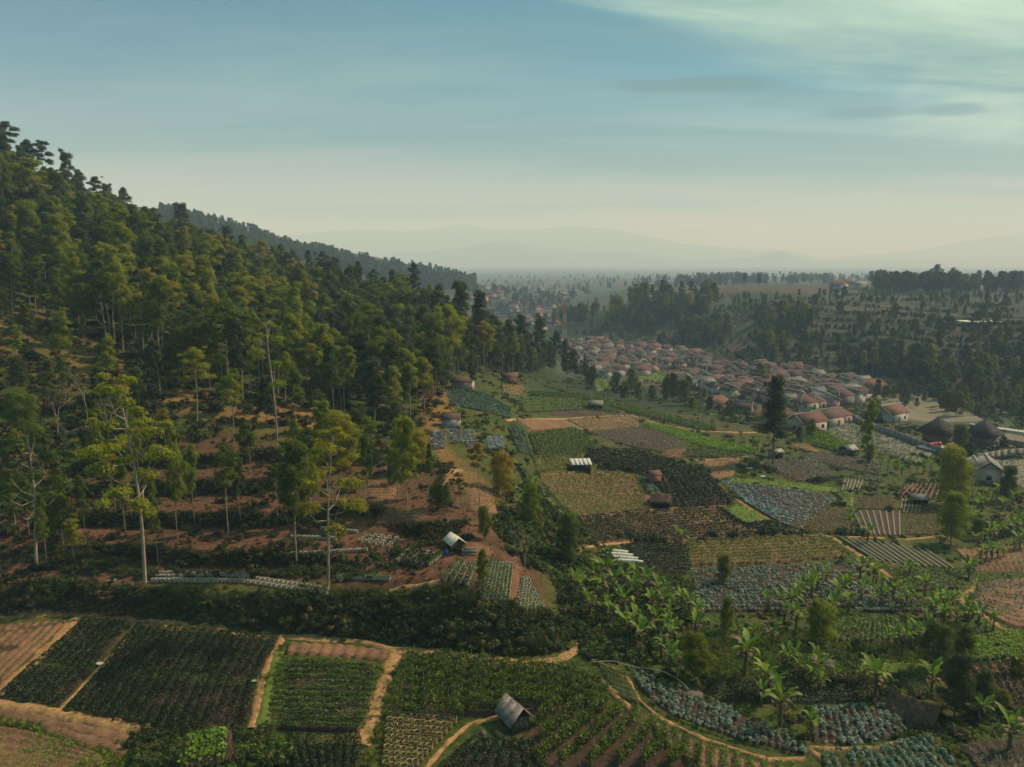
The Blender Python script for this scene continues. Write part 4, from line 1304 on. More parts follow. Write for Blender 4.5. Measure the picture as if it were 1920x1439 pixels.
def make_bare(seed):
    rnd = np.random.default_rng(seed)
    g = Geo()
    g2 = Geo()

    def grow(p, d, L, r, lev):
        n = 4
        pts = [p]
        for i in range(n):
            d = d + rnd.normal(size=3) * 0.13 + UP * 0.05
            d /= np.linalg.norm(d)
            pts.append(pts[-1] + d * L / n)
        pts = np.array(pts)
        (g if lev < 2 else g2).add(*tube(pts, np.linspace(r, r * 0.55, n + 1), 5 if lev < 2 else 3))
        if lev >= 4:
            return
        for k in range(3 if lev else 4):
            q = pts[rnd.integers(2, n + 1)]
            a = rnd.random() * 6.28
            dd = d * 0.75 + np.array([math.cos(a), math.sin(a), 0.25]) * rnd.uniform(0.45, 0.8)
            grow(q, dd / np.linalg.norm(dd), L * rnd.uniform(0.45, 0.65), r * 0.5, lev + 1)
    grow(np.zeros(3), np.array([0.03, 0.02, 1.0]), 9.5, 0.2, 0)
    return g.mesh('trunk', M_BONE, True), g2.mesh('twigs', M_BARK)


TREES = {}
for kind_, n_ in (('tall', 4), ('umbrella', 2), ('full', 4), ('column', 3), ('bushy', 3), ('ball', 4), ('spread', 2), ('ghost', 2)):
    TREES[kind_] = [make_tree(100 + 17 * i + len(kind_) * 7, kind_) for i in range(n_)]
TREES['bare'] = [make_bare(5 + i) for i in range(3)]


def dark_copy(lst, mat):
    out = []
    for tm, cm in lst:
        c = cm.copy()
        c.materials.clear(); c.materials.append(mat)
        out.append((tm, c))
    return out


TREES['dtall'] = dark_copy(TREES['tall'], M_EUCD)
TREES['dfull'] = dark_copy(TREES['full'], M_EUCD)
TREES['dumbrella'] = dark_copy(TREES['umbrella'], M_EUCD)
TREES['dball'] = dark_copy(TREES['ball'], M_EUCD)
tree_rnd = np.random.default_rng(77)
TREE_XY = []


def place_tree(kind, x, y, h, label, name='eucalyptus_tree', cat='tree', group=None, wide=1.0, lean=0.0, var=None, z=None):
    lst = TREES[kind]
    tm, cm = lst[tree_rnd.integers(len(lst)) if var is None else var % len(lst)]
    z = float(H(x, y)) - 0.15 if z is None else z
    s = h / 20.0
    root = link(name, None, None, (x, y, z), tree_rnd.random() * 6.28, (s * wide, s * wide, s))
    root.empty_display_size = 0.5
    if lean:
        root.rotation_euler = (0, lean, tree_rnd.random() * 0.6 - 0.3)
    link('trunk', tm, root)
    link('crown' if kind != 'bare' else 'twigs', cm, root)
    tag(root, label, cat, group)
    TREE_XY.append((x, y))
    return root


def tree_px(kind, bx, by, ty, label, name='eucalyptus_tree', **kw):
    """base pixel and top pixel row"""
    p = P1(bx, by)
    d = p[1] * CP - (p[2] - CAM_Z) * SP
    # height that reaches the pixel row ty at this place
    v = (719.5 - ty) / FPX
    k = (-SP + v * CP) / (CP + v * SP)
    h = (CAM_Z + k * p[1]) - p[2]
    return place_tree(kind, p[0], p[1], max(1.5, h), label, name, **kw)


# trees one can single out
tree_px('spread', 275, 1094, 702, 'tallest pale trunked eucalyptus in front of the forest, crown in green plates', wide=0.9, var=0)
tree_px('spread', 72, 1066, 798, 'spreading pale limbed eucalyptus at the left edge of the brown slope', wide=1.05, var=1)
tree_px('tall', 88, 1062, 930, 'thin young eucalyptus beside the spreading one at left', wide=0.6)
tree_px('umbrella', 430, 1008, 832, 'slender lollipop eucalyptus on the brown terraces', wide=0.75, var=0)
tree_px('ghost', 517, 826, 598, 'tall white trunked eucalyptus with nearly bare forked limbs', wide=0.9, var=0)
tree_px('tall', 556, 1062, 826, 'leaning eucalyptus above the grow bag strip', wide=0.85, lean=0.05)
tree_px('spread', 612, 1102, 792, 'forked pale eucalyptus leaning right over the brown slope', wide=0.85, lean=0.09)
tree_px('tall', 334, 1012, 838, 'thin eucalyptus right of the tallest pale trunked one', wide=0.6)
tree_px('tall', 296, 1062, 900, 'sapling eucalyptus at the foot of the tallest one', wide=0.5)
tree_px('umbrella', 520, 985, 868, 'small flat crowned eucalyptus on the middle terrace', wide=0.8)
tree_px('umbrella', 580, 940, 800, 'flat crowned eucalyptus below the nearly bare one', wide=1.1)
tree_px('full', 762, 945, 782, 'full crowned eucalyptus at the right end of the brown slope', wide=0.8)
tree_px('tall', 745, 930, 800, 'thin trunked eucalyptus left of the full crowned one', wide=0.8)
tree_px('umbrella', 898, 950, 830, 'thin eucalyptus above the ochre plots', wide=0.7)
tree_px('tall', 836, 976, 905, 'very thin young tree behind the white tarp shack', wide=0.55)
tree_px('bushy', 942, 930, 848, 'broad bushy tree over the ochre plots', 'bushy_tree', wide=0.95)
tree_px('ball', 908, 1012, 948, 'round dark tree right of the white tarp shack', 'bushy_tree', wide=0.7)
tree_px('bushy', 995, 985, 908, 'yellow green bushy tree left of the hedge bund', 'bushy_tree', wide=0.8)
tree_px('bushy', 1062, 1052, 962, 'dark bushy tree at the foot of the hedge bund', 'bushy_tree', wide=0.8)
tree_px('tall', 902, 1124, 1028, 'slim tree standing between the grow bag beds', wide=0.7)
tree_px('bare', 985, 1075, 985, 'bare multi stemmed shrub right of the grow bag beds', 'bare_tree', wide=1.2)
tree_px('tall', 818, 712, 590, 'tall orange tinged eucalyptus at the right end of the forest', wide=0.7)
tree_px('ghost', 812, 735, 640, 'pale trunked eucalyptus on the forest edge', wide=0.7)
tree_px('ball', 735, 912, 868, 'dark round bush tree on the brown slope', 'bushy_tree', wide=0.8)
tree_px('bushy', 820, 955, 905, 'yellowish bushy tree above the dry beds', 'bushy_tree', wide=1.1)
tree_px('bare', 205, 850, 690, 'grey leafless tree in the dark scrub, rightmost of three', 'bare_tree', wide=0.9)
tree_px('bare', 165, 790, 665, 'grey leafless tree in the dark scrub, middle of three', 'bare_tree', wide=0.8)
tree_px('bare', 110, 830, 690, 'grey leafless tree in the dark scrub, leftmost of three', 'bare_tree', wide=0.8)
tree_px('ghost', 200, 650, 540, 'pale forked eucalyptus high in the dark scrub', wide=0.8, var=1)
tree_px('ghost', 248, 640, 545, 'pale forked eucalyptus beside the high one', wide=0.8)
tree_px('bare', 340, 700, 640, 'grey leafless tree above the dry grass', 'bare_tree', wide=1.0)
tree_px('bare', 690, 760, 668, 'leafless pale tree in the forest edge', 'bare_tree', wide=0.8)
tree_px('umbrella', 372, 800, 650, 'wide green crowned eucalyptus over the dry grass', wide=1.0)
tree_px('umbrella', 438, 830, 700, 'yellow green eucalyptus crown over the dry grass', wide=1.0)
tree_px('tall', 555, 800, 690, 'leafy eucalyptus right of the nearly bare one', wide=1.0)
tree_px('column', 1450, 872, 704, 'tall ragged dark tree standing before the village', 'ragged_tree', wide=0.95)
tree_px('dumbrella', 1423, 745, 682, 'small umbrella crowned tree among the village roofs', 'umbrella_tree', wide=1.3)
tree_px('bushy', 1782, 950, 838, 'big dense dark green tree below the left pavilion', 'bushy_tree', wide=0.95)
tree_px('bushy', 1886, 940, 874, 'dense rounded tree below the house at the right edge', 'bushy_tree', wide=0.75)
tree_px('bushy', 1782, 1022, 924, 'tall dark cone shaped tree right of the onion plots', 'bushy_tree', wide=0.85)
tree_px('ball', 1832, 1012, 972, 'small round dark tree right of the cone shaped one', 'bushy_tree', wide=0.9)
tree_px('ball', 1356, 1098, 1040, 'bright yellow green round tree at the cabbage plot corner', 'round_tree', wide=0.85)
tree_px('ball', 1302, 1272, 1184, 'big round tree with yellow rim beside the bright grass', 'round_tree', wide=1.05)
tree_px('bushy', 1535, 1206, 1124, 'big uneven round tree among the banana clumps', 'round_tree', wide=1.05)
tree_px('ball', 1752, 1262, 1166, 'left one of the twin round trees', 'round_tree', wide=1.0)
tree_px('ball', 1802, 1252, 1172, 'right one of the twin round trees', 'round_tree', wide=0.9)
tree_px('umbrella', 1602, 1268, 1196, 'small open umbrella tree behind the thatched hut', 'round_tree', wide=1.0)
tree_px('dball', 1790, 1345, 1225, 'dark tangled tree behind the thatched hut', 'bushy_tree', wide=0.8)
tree_px('dball', 1840, 1340, 1255, 'dark bushy tree right of the tangled one', 'bushy_tree', wide=0.8)
tree_px('ball', 1878, 1330, 1292, 'small bush tree at the lower right edge', 'bushy_tree', wide=1.2)
tree_px('ball', 1910, 1270, 1228, 'yellow topped bush at the right edge', 'bushy_tree', wide=1.2)
tree_px('tall', 1622, 892, 752, 'very tall thin tree with small crown in front of the compound', 'ragged_tree', wide=0.62)
tree_px('dball', 1640, 792, 748, 'dark round tree beside the red roofed white house', 'round_tree', wide=0.8)
tree_px('ball', 1520, 822, 786, 'round tree above the bright hop rows', 'round_tree', wide=0.85)
tree_px('dball', 1497, 826, 800, 'small dark round tree left of the hop rows', 'round_tree', wide=0.9)
tree_px('ball', 1628, 868, 832, 'low round tree beside the grey tin hut', 'round_tree', wide=1.1)
tree_px('dball', 1800, 842, 796, 'dark tree between the two thatched pavilions', 'round_tree', wide=1.05)
tree_px('dball', 1816, 866, 830, 'leafy tree below the gap between the pavilions', 'round_tree', wide=1.1)
tree_px('dball', 1882, 838, 818, 'low dark bush tree right of the pavilions', 'round_tree', wide=1.5)
tree_px('bushy', 1360, 1190, 1120, 'brown green bushy tree before the cabbage plot', 'bushy_tree', wide=0.6)
tree_px('tall', 1530, 1230, 1150, 'thin stemmed papaya like tree beside the boulder', 'papaya_tree', wide=0.4)
for i, (bx, by, ty, w_) in enumerate([(1154, 742, 698, .8), (1184, 738, 690, .75), (1170, 752, 716, .9), (1110, 730, 686, .7), (1196, 752, 716, .85), (1248, 748, 706, .8), (1262, 752, 700, .75), (1282, 762, 712, .8), (1222, 750, 722, .9),
                                      (1290, 740, 706, .8), (1320, 748, 728, 1.0), (1330, 770, 742, .9), (1366, 785, 750, .9), (1296, 770, 744, 1.0), (1392, 760, 738, .9)]):
    tree_px(['dball', 'ball'][i % 3 == 1], bx, by, ty, 'small dark round tree on the shoulder above the village', 'round_tree', wide=w_, group='round trees on the shoulder above the village')
for i, (bx, by, ty, w_) in enumerate([(1075, 735, 655, .8), (1062, 720, 640, .8), (1042, 700, 620, .8), (1010, 700, 596, .85), (975, 696, 590, .85), (1030, 705, 640, .8), (900, 690, 545, .7), (868, 690, 528, .7),
                                      (885, 735, 680, .9), (1098, 722, 668, .6), (952, 700, 600, .9), (925, 690, 590, .9)]):
    tree_px(['dtall', 'dfull'][i % 2], bx, by, ty, 'dark eucalyptus at the tip of the forest before the village', wide=w_, group='dark trees at the tip of the forest')
mid_rnd = np.random.default_rng(14)
for i, (bx, by) in enumerate([(215, 960), (120, 1020), (470, 890), (640, 880), (690, 870), (30, 1000), (610, 850), (140, 1055), (780, 880)]):
    tree_px(['umbrella', 'full', 'tall', 'bushy', 'umbrella'][i % 5], bx, by, by - mid_rnd.uniform(60, 120), 'young eucalyptus on the brown terraces below the forest', group='young trees on the brown terraces', wide=mid_rnd.uniform(0.9, 1.3))
for i, (bx, by, up_) in enumerate([(55, 1010, 120), (160, 1020, 130), (235, 1000, 140), (365, 985, 150), (452, 985, 130), (590, 985, 140), (690, 945, 130),
                                  (190, 900, 110), (260, 905, 120), (330, 905, 110), (560, 905, 120), (805, 930, 100)]):
    tree_px('tall', bx, by, by - up_, 'thin straight eucalyptus pole tree on the brown terraces', group='thin pole trees on the brown terraces', wide=0.55)
# ridge line trees against the sky
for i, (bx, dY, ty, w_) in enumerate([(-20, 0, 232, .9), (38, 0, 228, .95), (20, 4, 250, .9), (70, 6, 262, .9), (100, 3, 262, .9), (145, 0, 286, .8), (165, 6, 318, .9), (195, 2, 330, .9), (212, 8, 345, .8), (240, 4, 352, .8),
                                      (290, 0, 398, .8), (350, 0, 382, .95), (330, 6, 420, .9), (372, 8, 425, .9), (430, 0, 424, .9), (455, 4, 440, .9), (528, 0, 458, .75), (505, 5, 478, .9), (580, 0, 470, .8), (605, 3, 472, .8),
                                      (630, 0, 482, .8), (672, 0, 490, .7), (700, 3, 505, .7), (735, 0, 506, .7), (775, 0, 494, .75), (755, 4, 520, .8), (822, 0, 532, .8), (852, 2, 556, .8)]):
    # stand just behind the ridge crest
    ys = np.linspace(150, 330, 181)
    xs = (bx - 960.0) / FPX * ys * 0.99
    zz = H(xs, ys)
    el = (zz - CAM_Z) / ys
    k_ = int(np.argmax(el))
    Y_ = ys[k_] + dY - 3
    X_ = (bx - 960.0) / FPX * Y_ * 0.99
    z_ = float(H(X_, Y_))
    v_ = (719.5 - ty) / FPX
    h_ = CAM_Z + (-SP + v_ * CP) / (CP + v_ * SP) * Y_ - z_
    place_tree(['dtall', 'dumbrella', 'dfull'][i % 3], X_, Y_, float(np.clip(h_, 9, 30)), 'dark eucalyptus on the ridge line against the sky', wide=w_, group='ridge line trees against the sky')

# ------------------------------------------------------------------ forest on the hill
def cam_px(x, y):
    return pix(x, y, H(x, y))


def in_poly(x, y, poly):
    ins = np.zeros(np.shape(x), bool)
    n = len(poly)
    for i in range(n):
        x0, y0 = poly[i]; x1, y1 = poly[(i + 1) % n]
        ins ^= ((y0 > y) != (y1 > y)) & (x < (x1 - x0) * (y - y0) / (y1 - y0 + 1e-12) + x0)
    return ins


def visible(x, y, z):
    """is the point seen by the camera over the bare ground?"""
    ok = np.ones(len(x), bool)
    for f in np.linspace(0.25, 0.985, 40):
        ok &= (CAM_Z + (z - CAM_Z) * f) > H(x * f, y * f) - 0.5
    return ok


FOREST = [(-420, 120), (0, 250), (260, 380), (520, 480), (780, 540), (1060, 600), (1075, 690), (960, 712), (870, 700), (830, 730), (800, 790), (740, 830), (640, 800), (560, 770), (430, 760),
          (300, 715), (200, 660), (60, 598), (-420, 580)]
SCRUBLAND = [(-420, 580), (60, 598), (200, 660), (300, 715), (430, 760), (560, 770), (640, 800), (740, 830), (700, 850), (560, 800), (420, 810), (300, 850), (220, 900), (120, 960), (0, 1010), (-420, 1040)]
cand = []
N_ = 26000
yy = np.sqrt(tree_rnd.random(N_) * (345.0 ** 2 - 95.0 ** 2) + 95.0 ** 2)
aa = tree_rnd.uniform(-0.86, 0.10, N_)
xx = aa * yy
qx, qy = cam_px(xx, yy)
inF = in_poly(qx, qy, FOREST)
inS = in_poly(qx, qy, SCRUBLAND)
sel = np.where(inF | (inS & (tree_rnd.random(N_) < 0.22)))[0]
grid = {}
for i in sel:
    dmin = 3.8 if inF[i] else 6.0
    cx_, cy_ = int(xx[i] // 5), int(yy[i] // 5)
    ok = True
    for gx in (-1, 0, 1):
        for gy in (-1, 0, 1):
            for (ux, uy) in grid.get((cx_ + gx, cy_ + gy), ()):
                if (ux - xx[i]) ** 2 + (uy - yy[i]) ** 2 < dmin * dmin:
                    ok = False
    if ok:
        grid.setdefault((cx_, cy_), []).append((xx[i], yy[i]))
        cand.append(i)
cand = np.array(cand)
hts = np.where(inF[cand], tree_rnd.choice([0.7, 0.9, 1.0, 1.1, 1.35], len(cand)) * tree_rnd.uniform(10.0, 15.5, len(cand)), tree_rnd.uniform(4.5, 10.0, len(cand)))
hts *= np.interp(yy[cand], [100, 200, 320], [0.85, 1.0, 1.25])
# lower trees just under the crest, so that the tall ones there stand out against the sky
_cx = xx[cand] / yy[cand]
_up = np.array([float(np.max((H(_c * np.linspace(150, 335, 60), np.linspace(150, 335, 60)) - CAM_Z) / np.linspace(150, 335, 60))) for _c in _cx])
_here = (H(xx[cand], yy[cand]) - CAM_Z) / yy[cand]
hts *= np.where(inF[cand], np.interp(_up - _here, [0.0, 0.06], [0.55, 1.0]), 1.0)
top_vis = visible(xx[cand], yy[cand], H(xx[cand], yy[cand]) + hts) & (np.abs(aa[cand]) < 0.74)
size_px = hts / yy[cand]
vis_i = np.where(top_vis)[0]
order = vis_i[np.argsort(-size_px[vis_i])]
N_FOREST = 215
named = set(order[:N_FOREST].tolist())
stuff_pts = []
for j, i in enumerate(cand):
    x_, y_, h_ = xx[i], yy[i], hts[j]
    f_ = inF[i]
    right = aa[i] > -0.25
    if f_:
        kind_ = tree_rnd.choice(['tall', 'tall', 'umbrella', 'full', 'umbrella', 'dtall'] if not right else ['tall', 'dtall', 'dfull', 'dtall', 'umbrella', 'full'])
    else:
        kind_ = tree_rnd.choice(['bushy', 'full', 'ball', 'dball', 'dfull'])
    if j in named:
        px_ = qx[i]
        if not f_:
            lab, grp = 'low bushy tree in the dark scrub below the forest', 'bushy trees in the scrub below the forest'
            nm = 'bushy_tree'
        else:
            zone = 'left' if px_ < 300 else ('middle' if px_ < 600 else 'right')
            band = 'upper' if qy[i] < 430 + 0.18 * px_ else ('lower' if qy[i] > 560 + 0.16 * px_ else 'middle')
            lab = {'left': 'rounded eucalyptus in the forest on the left hillside', 'middle': 'rounded eucalyptus in the middle of the hillside forest', 'right': 'dark eucalyptus in the right hillside forest'}[zone]
            grp = {'left': 'forest trees on the left hillside', 'middle': 'forest trees in the middle of the hillside', 'right': 'forest trees right on the hillside'}[zone]
            look = {'tall': 'slender', 'umbrella': 'flat crowned', 'full': 'full crowned', 'dtall': 'slender dark', 'dfull': 'full crowned dark'}[str(kind_)]
            lab = f'{look} ' + lab.replace('rounded ', '').replace('dark ', '')
            lab, grp = f'{lab}, {band} band', f'{look} {grp}, {band} band'
            nm = 'eucalyptus_tree'
        place_tree(str(kind_), x_, y_, h_, lab, nm, group=grp, wide=tree_rnd.uniform(0.8, 1.15))
    else:
        stuff_pts.append((x_, y_, float(H(x_, y_)) - 0.2, h_ / 20.0 * tree_rnd.uniform(0.95, 1.2), str(kind_)))


# ------------------------------------------------------------------ masses (stuff) by instancing clumps on points
def proto_object(name, meshes):
    """join a few meshes into one hidden-from-render prototype mesh used only through instancing"""
    V, F, MI, mats, base = [], [], [], [], 0
    for me in meshes:
        n = len(me.vertices)
        co = np.empty(n * 3, np.float32); me.vertices.foreach_get('co', co)
        nl = len(me.loops); li = np.empty(nl, np.int32); me.loops.foreach_get('vertex_index', li)
        V.append(co.reshape(-1, 3)); F.append(li.reshape(-1, 4) + base)
        mats.append(me.materials[0]); MI.append(np.full(len(li) // 4, len(mats) - 1)); base += n
    return mesh_np(name, np.concatenate(V), np.concatenate(F), mats, midx=np.concatenate(MI))


def instance_mass(name, label, protos, pts, scale, seed=1, yscale=None):
    """one 'stuff' object: points carrying meshes through geometry nodes. protos: list of meshes."""
    pts = np.asarray(pts, np.float32)
    n = len(pts)
    rnd = np.random.default_rng(seed)
    me = bpy.data.meshes.new(name)
    me.vertices.add(n)
    me.vertices.foreach_set('co', pts.ravel())
    for an, arr in (('sc', np.asarray(scale, np.float32)), ('rz', (rnd.random(n) * 6.283).astype(np.float32))):
        a = me.attributes.new(an, 'FLOAT', 'POINT')
        a.data.foreach_set('value', arr)
    o = link(name, me)
    tag(o, label, kind='stuff')
    ng = bpy.data.node_groups.new(name, 'GeometryNodeTree')
    ng.interface.new_socket('Geometry', in_out='INPUT', socket_type='NodeSocketGeometry')
    ng.interface.new_socket('Geometry', in_out='OUTPUT', socket_type='NodeSocketGeometry')
    N, L = ng.nodes, ng.links
    gi, go = N.new('NodeGroupInput'), N.new('NodeGroupOutput')
    join = N.new('GeometryNodeJoinGeometry')
    hold = bpy.data.collections.get('prototypes') or bpy.data.collections.new('prototypes')
    idx = rnd.integers(0, len(protos), n).astype(np.int32)
    a = me.attributes.new('pick', 'INT', 'POINT')
    a.data.foreach_set('value', idx)

    def attr(nm, typ):
        q = N.new('GeometryNodeInputNamedAttribute')
        q.data_type = typ
        q.inputs['Name'].default_value = nm
        return q.outputs['Attribute']
    sc, rz, pk = attr('sc', 'FLOAT'), attr('rz', 'FLOAT'), attr('pick', 'INT')
    cx = N.new('ShaderNodeCombineXYZ')
    L.new(rz, cx.inputs[2])
    for k, pm in enumerate(protos):
        po = bpy.data.objects.new(name + '_source', pm)
        hold.objects.link(po)
        oi = N.new('GeometryNodeObjectInfo')
        oi.inputs['Object'].default_value = po
        cmpn = N.new('FunctionNodeCompare')
        cmpn.data_type = 'INT'; cmpn.operation = 'EQUAL'
        L.new(pk, cmpn.inputs[2]); cmpn.inputs[3].default_value = k
        ip = N.new('GeometryNodeInstanceOnPoints')
        L.new(gi.outputs[0], ip.inputs['Points'])
        L.new(cmpn.outputs[0], ip.inputs['Selection'])
        L.new(oi.outputs['Geometry'], ip.inputs['Instance'])
        L.new(cx.outputs[0], ip.inputs['Rotation'])
        L.new(sc, ip.inputs['Scale'])
        L.new(ip.outputs[0], join.inputs[0])
    L.new(join.outputs[0], go.inputs[0])
    md = o.modifiers.new('scatter', 'NODES')
    md.node_group = ng
    return o


def join_tree(kind, i):
    tm, cm = TREES[kind][i % len(TREES[kind])]
    return proto_object('tree_source', [tm, cm])


SRC_BRIGHT = [join_tree('tall', 0), join_tree('full', 1), join_tree('tall', 2), join_tree('umbrella', 0), join_tree('tall', 3), join_tree('umbrella', 1)]
SRC_DARK = [join_tree('dfull', 0), join_tree('dtall', 1), join_tree('dfull', 2), join_tree('dball', 0)]
sp = np.array([(a[0], a[1], a[2], a[3]) for a in stuff_pts if not a[4].startswith('d')])
instance_mass('forest', 'dense eucalyptus forest covering the hillside behind the nearer trees', SRC_BRIGHT, sp[:, :3], sp[:, 3], 3)
sp = np.array([(a[0], a[1], a[2], a[3]) for a in stuff_pts if a[4].startswith('d')])
instance_mass('forest', 'darker trees filling the hillside forest', SRC_DARK, sp[:, :3], sp[:, 3], 4)


# far woods: hillock, groves, plateau edge, far ridge, valley floor
def scatter_px(poly, n, seed, ymin=0, ymax=9000, over=6):
    rnd = np.random.default_rng(seed)
    poly = np.array(poly, float)
    x0, y0 = poly.min(0); x1, y1 = poly.max(0)
    px = rnd.uniform(x0, x1, n * over); py = rnd.uniform(y0, y1, n * over)
    k = in_poly(px, py, poly)
    p = P(px[k][:n], py[k][:n])
    return p[(p[:, 1] > ymin) & (p[:, 1] < ymax)]


def mass_px(name, label, polys, src, hmin, hmax, seed):
    rnd = np.random.default_rng(seed)
    A = [scatter_px(pl, n, seed + i, ymin, ymax) for i, (pl, n, ymin, ymax) in enumerate(polys)]
    A = np.concatenate(A)
    h = rnd.uniform(hmin, hmax, len(A)) / 20.0
    A = A.copy(); A[:, 2] -= 0.3
    return instance_mass(name, label, src, A, h, seed)


mass_px('woods', 'dark wood on the hillock beyond the village', [([(1090, 560), (1130, 548), (1220, 552), (1260, 560), (1340, 560), (1345, 590), (1290, 606), (1180, 618), (1110, 600)], 230, 450, 900),
                                                                  ([(1036, 592), (1100, 592), (1098, 610), (1036, 612)], 60, 450, 900),
                                                                  ([(1270, 625), (1370, 625), (1370, 652), (1280, 652)], 70, 350, 800)], SRC_DARK + SRC_BRIGHT[:2], 5, 17, 31)
mass_px('woods', 'dark groves among the terraces of the far hillside', [([(1412, 590), (1516, 592), (1522, 628), (1420, 632)], 70, 350, 900), ([(1612, 668), (1690, 690), (1690, 712), (1612, 706)], 40, 260, 700),
                                                                        ([(1690, 690), (1790, 700), (1830, 730), (1700, 726)], 40, 260, 700), ([(1800, 690), (1930, 690), (1930, 770), (1840, 758)], 45, 220, 700),
                                                                        ([(1420, 640), (1480, 650), (1470, 668), (1420, 664)], 40, 300, 700), ([(1180, 600), (1230, 616), (1220, 630), (1190, 626)], 30, 400, 800)], SRC_DARK + SRC_BRIGHT[:2], 4, 14, 32)
mass_px('woods', 'tree belt along the plateau edge on the right', [([(1640, 538), (1930, 536), (1930, 552), (1640, 552)], 300, 600, 1600), ([(1310, 522), (1440, 524), (1440, 538), (1310, 536)], 130, 700, 2500),
                                                                   ([(1480, 520), (1560, 520), (1560, 534), (1480, 534)], 70, 700, 2500)], SRC_DARK, 7, 18, 33)
mass_px('woods', 'woods on the hazy ridge behind the forest', [([(300, 395), (430, 428), (560, 468), (700, 496), (800, 510), (890, 530), (900, 556), (760, 540), (600, 500), (430, 470), (300, 440)], 1300, 600, 1500)], SRC_DARK, 9, 16, 34)
mass_px('woods', 'scattered hazy trees on the valley floor', [([(880, 512), (1100, 512), (1110, 560), (1000, 590), (940, 560)], 200, 700, 4500), ([(1080, 505), (1920, 505), (1920, 535), (1100, 545)], 700, 900, 4500),
                                                              ([(860, 560), (1040, 600), (1040, 640), (960, 640)], 40, 450, 1500)], SRC_DARK, 8, 18, 35)
mass_px('woods', 'scattered shrubs and small trees on the terraced far side', [([(1340, 580), (1930, 570), (1930, 690), (1640, 720), (1440, 690), (1340, 660)], 260, 280, 900), ([(1080, 610), (1340, 620), (1340, 660), (1200, 650), (1080, 640)], 60, 350, 900),
                                                                              ([(1600, 740), (1930, 740), (1930, 800), (1800, 790), (1640, 750)], 60, 200, 500), ([(1350, 556), (1920, 550), (1920, 580), (1350, 585)], 110, 400, 1100)], SRC_DARK + SRC_BRIGHT[:1], 2.5, 9, 36)
hedge = np.concatenate([scatter_px(pl, n, 70 + i, 270, 900) for i, (pl, n) in enumerate([([(1340, 575), (1480, 556), (1930, 552), (1930, 690), (1640, 715), (1440, 690), (1340, 660)], 14000)])])
ph_ = (hedge[:, 2] + 2.5 * fbm(hedge[:, 0] * 0.012, hedge[:, 1] * 0.012, 3, 15)) / 2.4
hedge = hedge[((ph_ - np.floor(ph_)) < 0.16) & (fbm(hedge[:, 0] * 0.02, hedge[:, 1] * 0.02, 2, 18) > -0.12)][:2300]
instance_mass('hedges', 'dark hedges along the terrace edges of the far hillside', [TREES['dball'][0][1], TREES['dball'][1][1]], hedge - np.array([0, 0, 0.3]), np.random.default_rng(2).uniform(0.05, 0.15, len(hedge)), 71)
sky_rnd = np.random.default_rng(9)
for i in range(34):
    bx = 1640 + i * 8.6 + sky_rnd.normal() * 4
    Yd = sky_rnd.uniform(700, 880)
    X_ = (bx - 960) / FPX * Yd * 0.985
    h_ = sky_rnd.uniform(11, 19) * (1.25 if 1740 < bx < 1800 else 1.0)
    place_tree(['dtall', 'dumbrella', 'column'][i % 3], X_, Yd, h_, 'hazy tall tree in the skyline row on the right plateau', group='skyline trees on the right plateau', wide=1.1)
for i, (bx, by, ty) in enumerate([(1580, 576, 536), (1566, 574, 542), (1535, 566, 540), (1432, 586, 552), (1860, 692, 628), (1760, 662, 620), (1862, 660, 640), (1712, 684, 646), (1408, 590, 560), (1498, 562, 542)]):
    tree_px(['dtall', 'dumbrella', 'column'][i % 3], bx, by, ty, 'lone dark tree on the terraced far hillside', group='lone trees on the far terraces', wide=0.9)

# ------------------------------------------------------------------ banana plants
M_BANANA = mat_leaf('banana_leaf', (0.045, 0.088, 0.010), (0.105, 0.160, 0.018), 1.6, 0.42, 1.3, 0.9)
M_BANDRY = mat_leaf('dead_banana_leaf', (0.075, 0.050, 0.026), (0.150, 0.105, 0.056), 1.5, 0.2)
M_PSEUDO = mat_plain('banana_stem', (0.115, 0.095, 0.045), 0.8, 0.35, 3)


def banana_leaf_mesh(seed, droop, length=2.0, width=0.46, mat=None):
    rnd = np.random.default_rng(seed)
    n = 10
    s = np.linspace(0, 1, n)
    el = 1.25 - droop * s ** 1.3
    x = np.cumsum(np.cos(el)) * length / n
    z = np.cumsum(np.sin(el)) * length / n
    w = width * 0.5 * np.clip(np.where(s < 0.14, 0.10 + s * 0.5, np.sin(np.pi * np.clip((s - 0.1) / 0.92, 0, 1)) ** 0.55), 0.05, 1)
    w[-1] = 0.03
    V = []
    for i in range(n):
        tear = 1 - 0.55 * (rnd.random() < 0.35) * rnd.random() * (s[i] > 0.2)
        V += [(x[i], w[i] * tear, z[i] + 0.28 * w[i]), (x[i], 0, z[i]), (x[i], -w[i] * (1 - 0.55 * (rnd.random() < 0.35) * rnd.random() * (s[i] > 0.2)), z[i] + 0.28 * w[i])]
    ii = np.arange(n * 3).reshape(n, 3)
    F = np.concatenate([np.stack([ii[:-1, k], ii[1:, k], ii[1:, k + 1], ii[:-1, k + 1]], -1) for k in (0, 1)])
    return np.array(V), F


BAN_LEAF = [mesh_np('leaf', *banana_leaf_mesh(i, d), M_BANANA, True) for i, d in enumerate((0.5, 1.0, 1.6, 2.5, 0.2))]
BAN_BROWN = mesh_np('dry_leaf', *banana_leaf_mesh(33, 2.6), M_BANDRY, True)
BAN_DRY = [mesh_np('dry_leaf', *banana_leaf_mesh(20 + i, d, 1.5, 0.30), M_BANDRY, True) for i, d in enumerate((4.6, 5.2))]
_p = np.array([[0, 0, -0.2], [0.02, 0, 0.6], [0.0, 0.03, 1.3], [0.03, 0, 1.9]])
BAN_STEM = mesh_np('pseudostem', *tube(_p, [0.17, 0.145, 0.12, 0.07], 8), M_PSEUDO, True)
ban_rnd = np.random.default_rng(5)


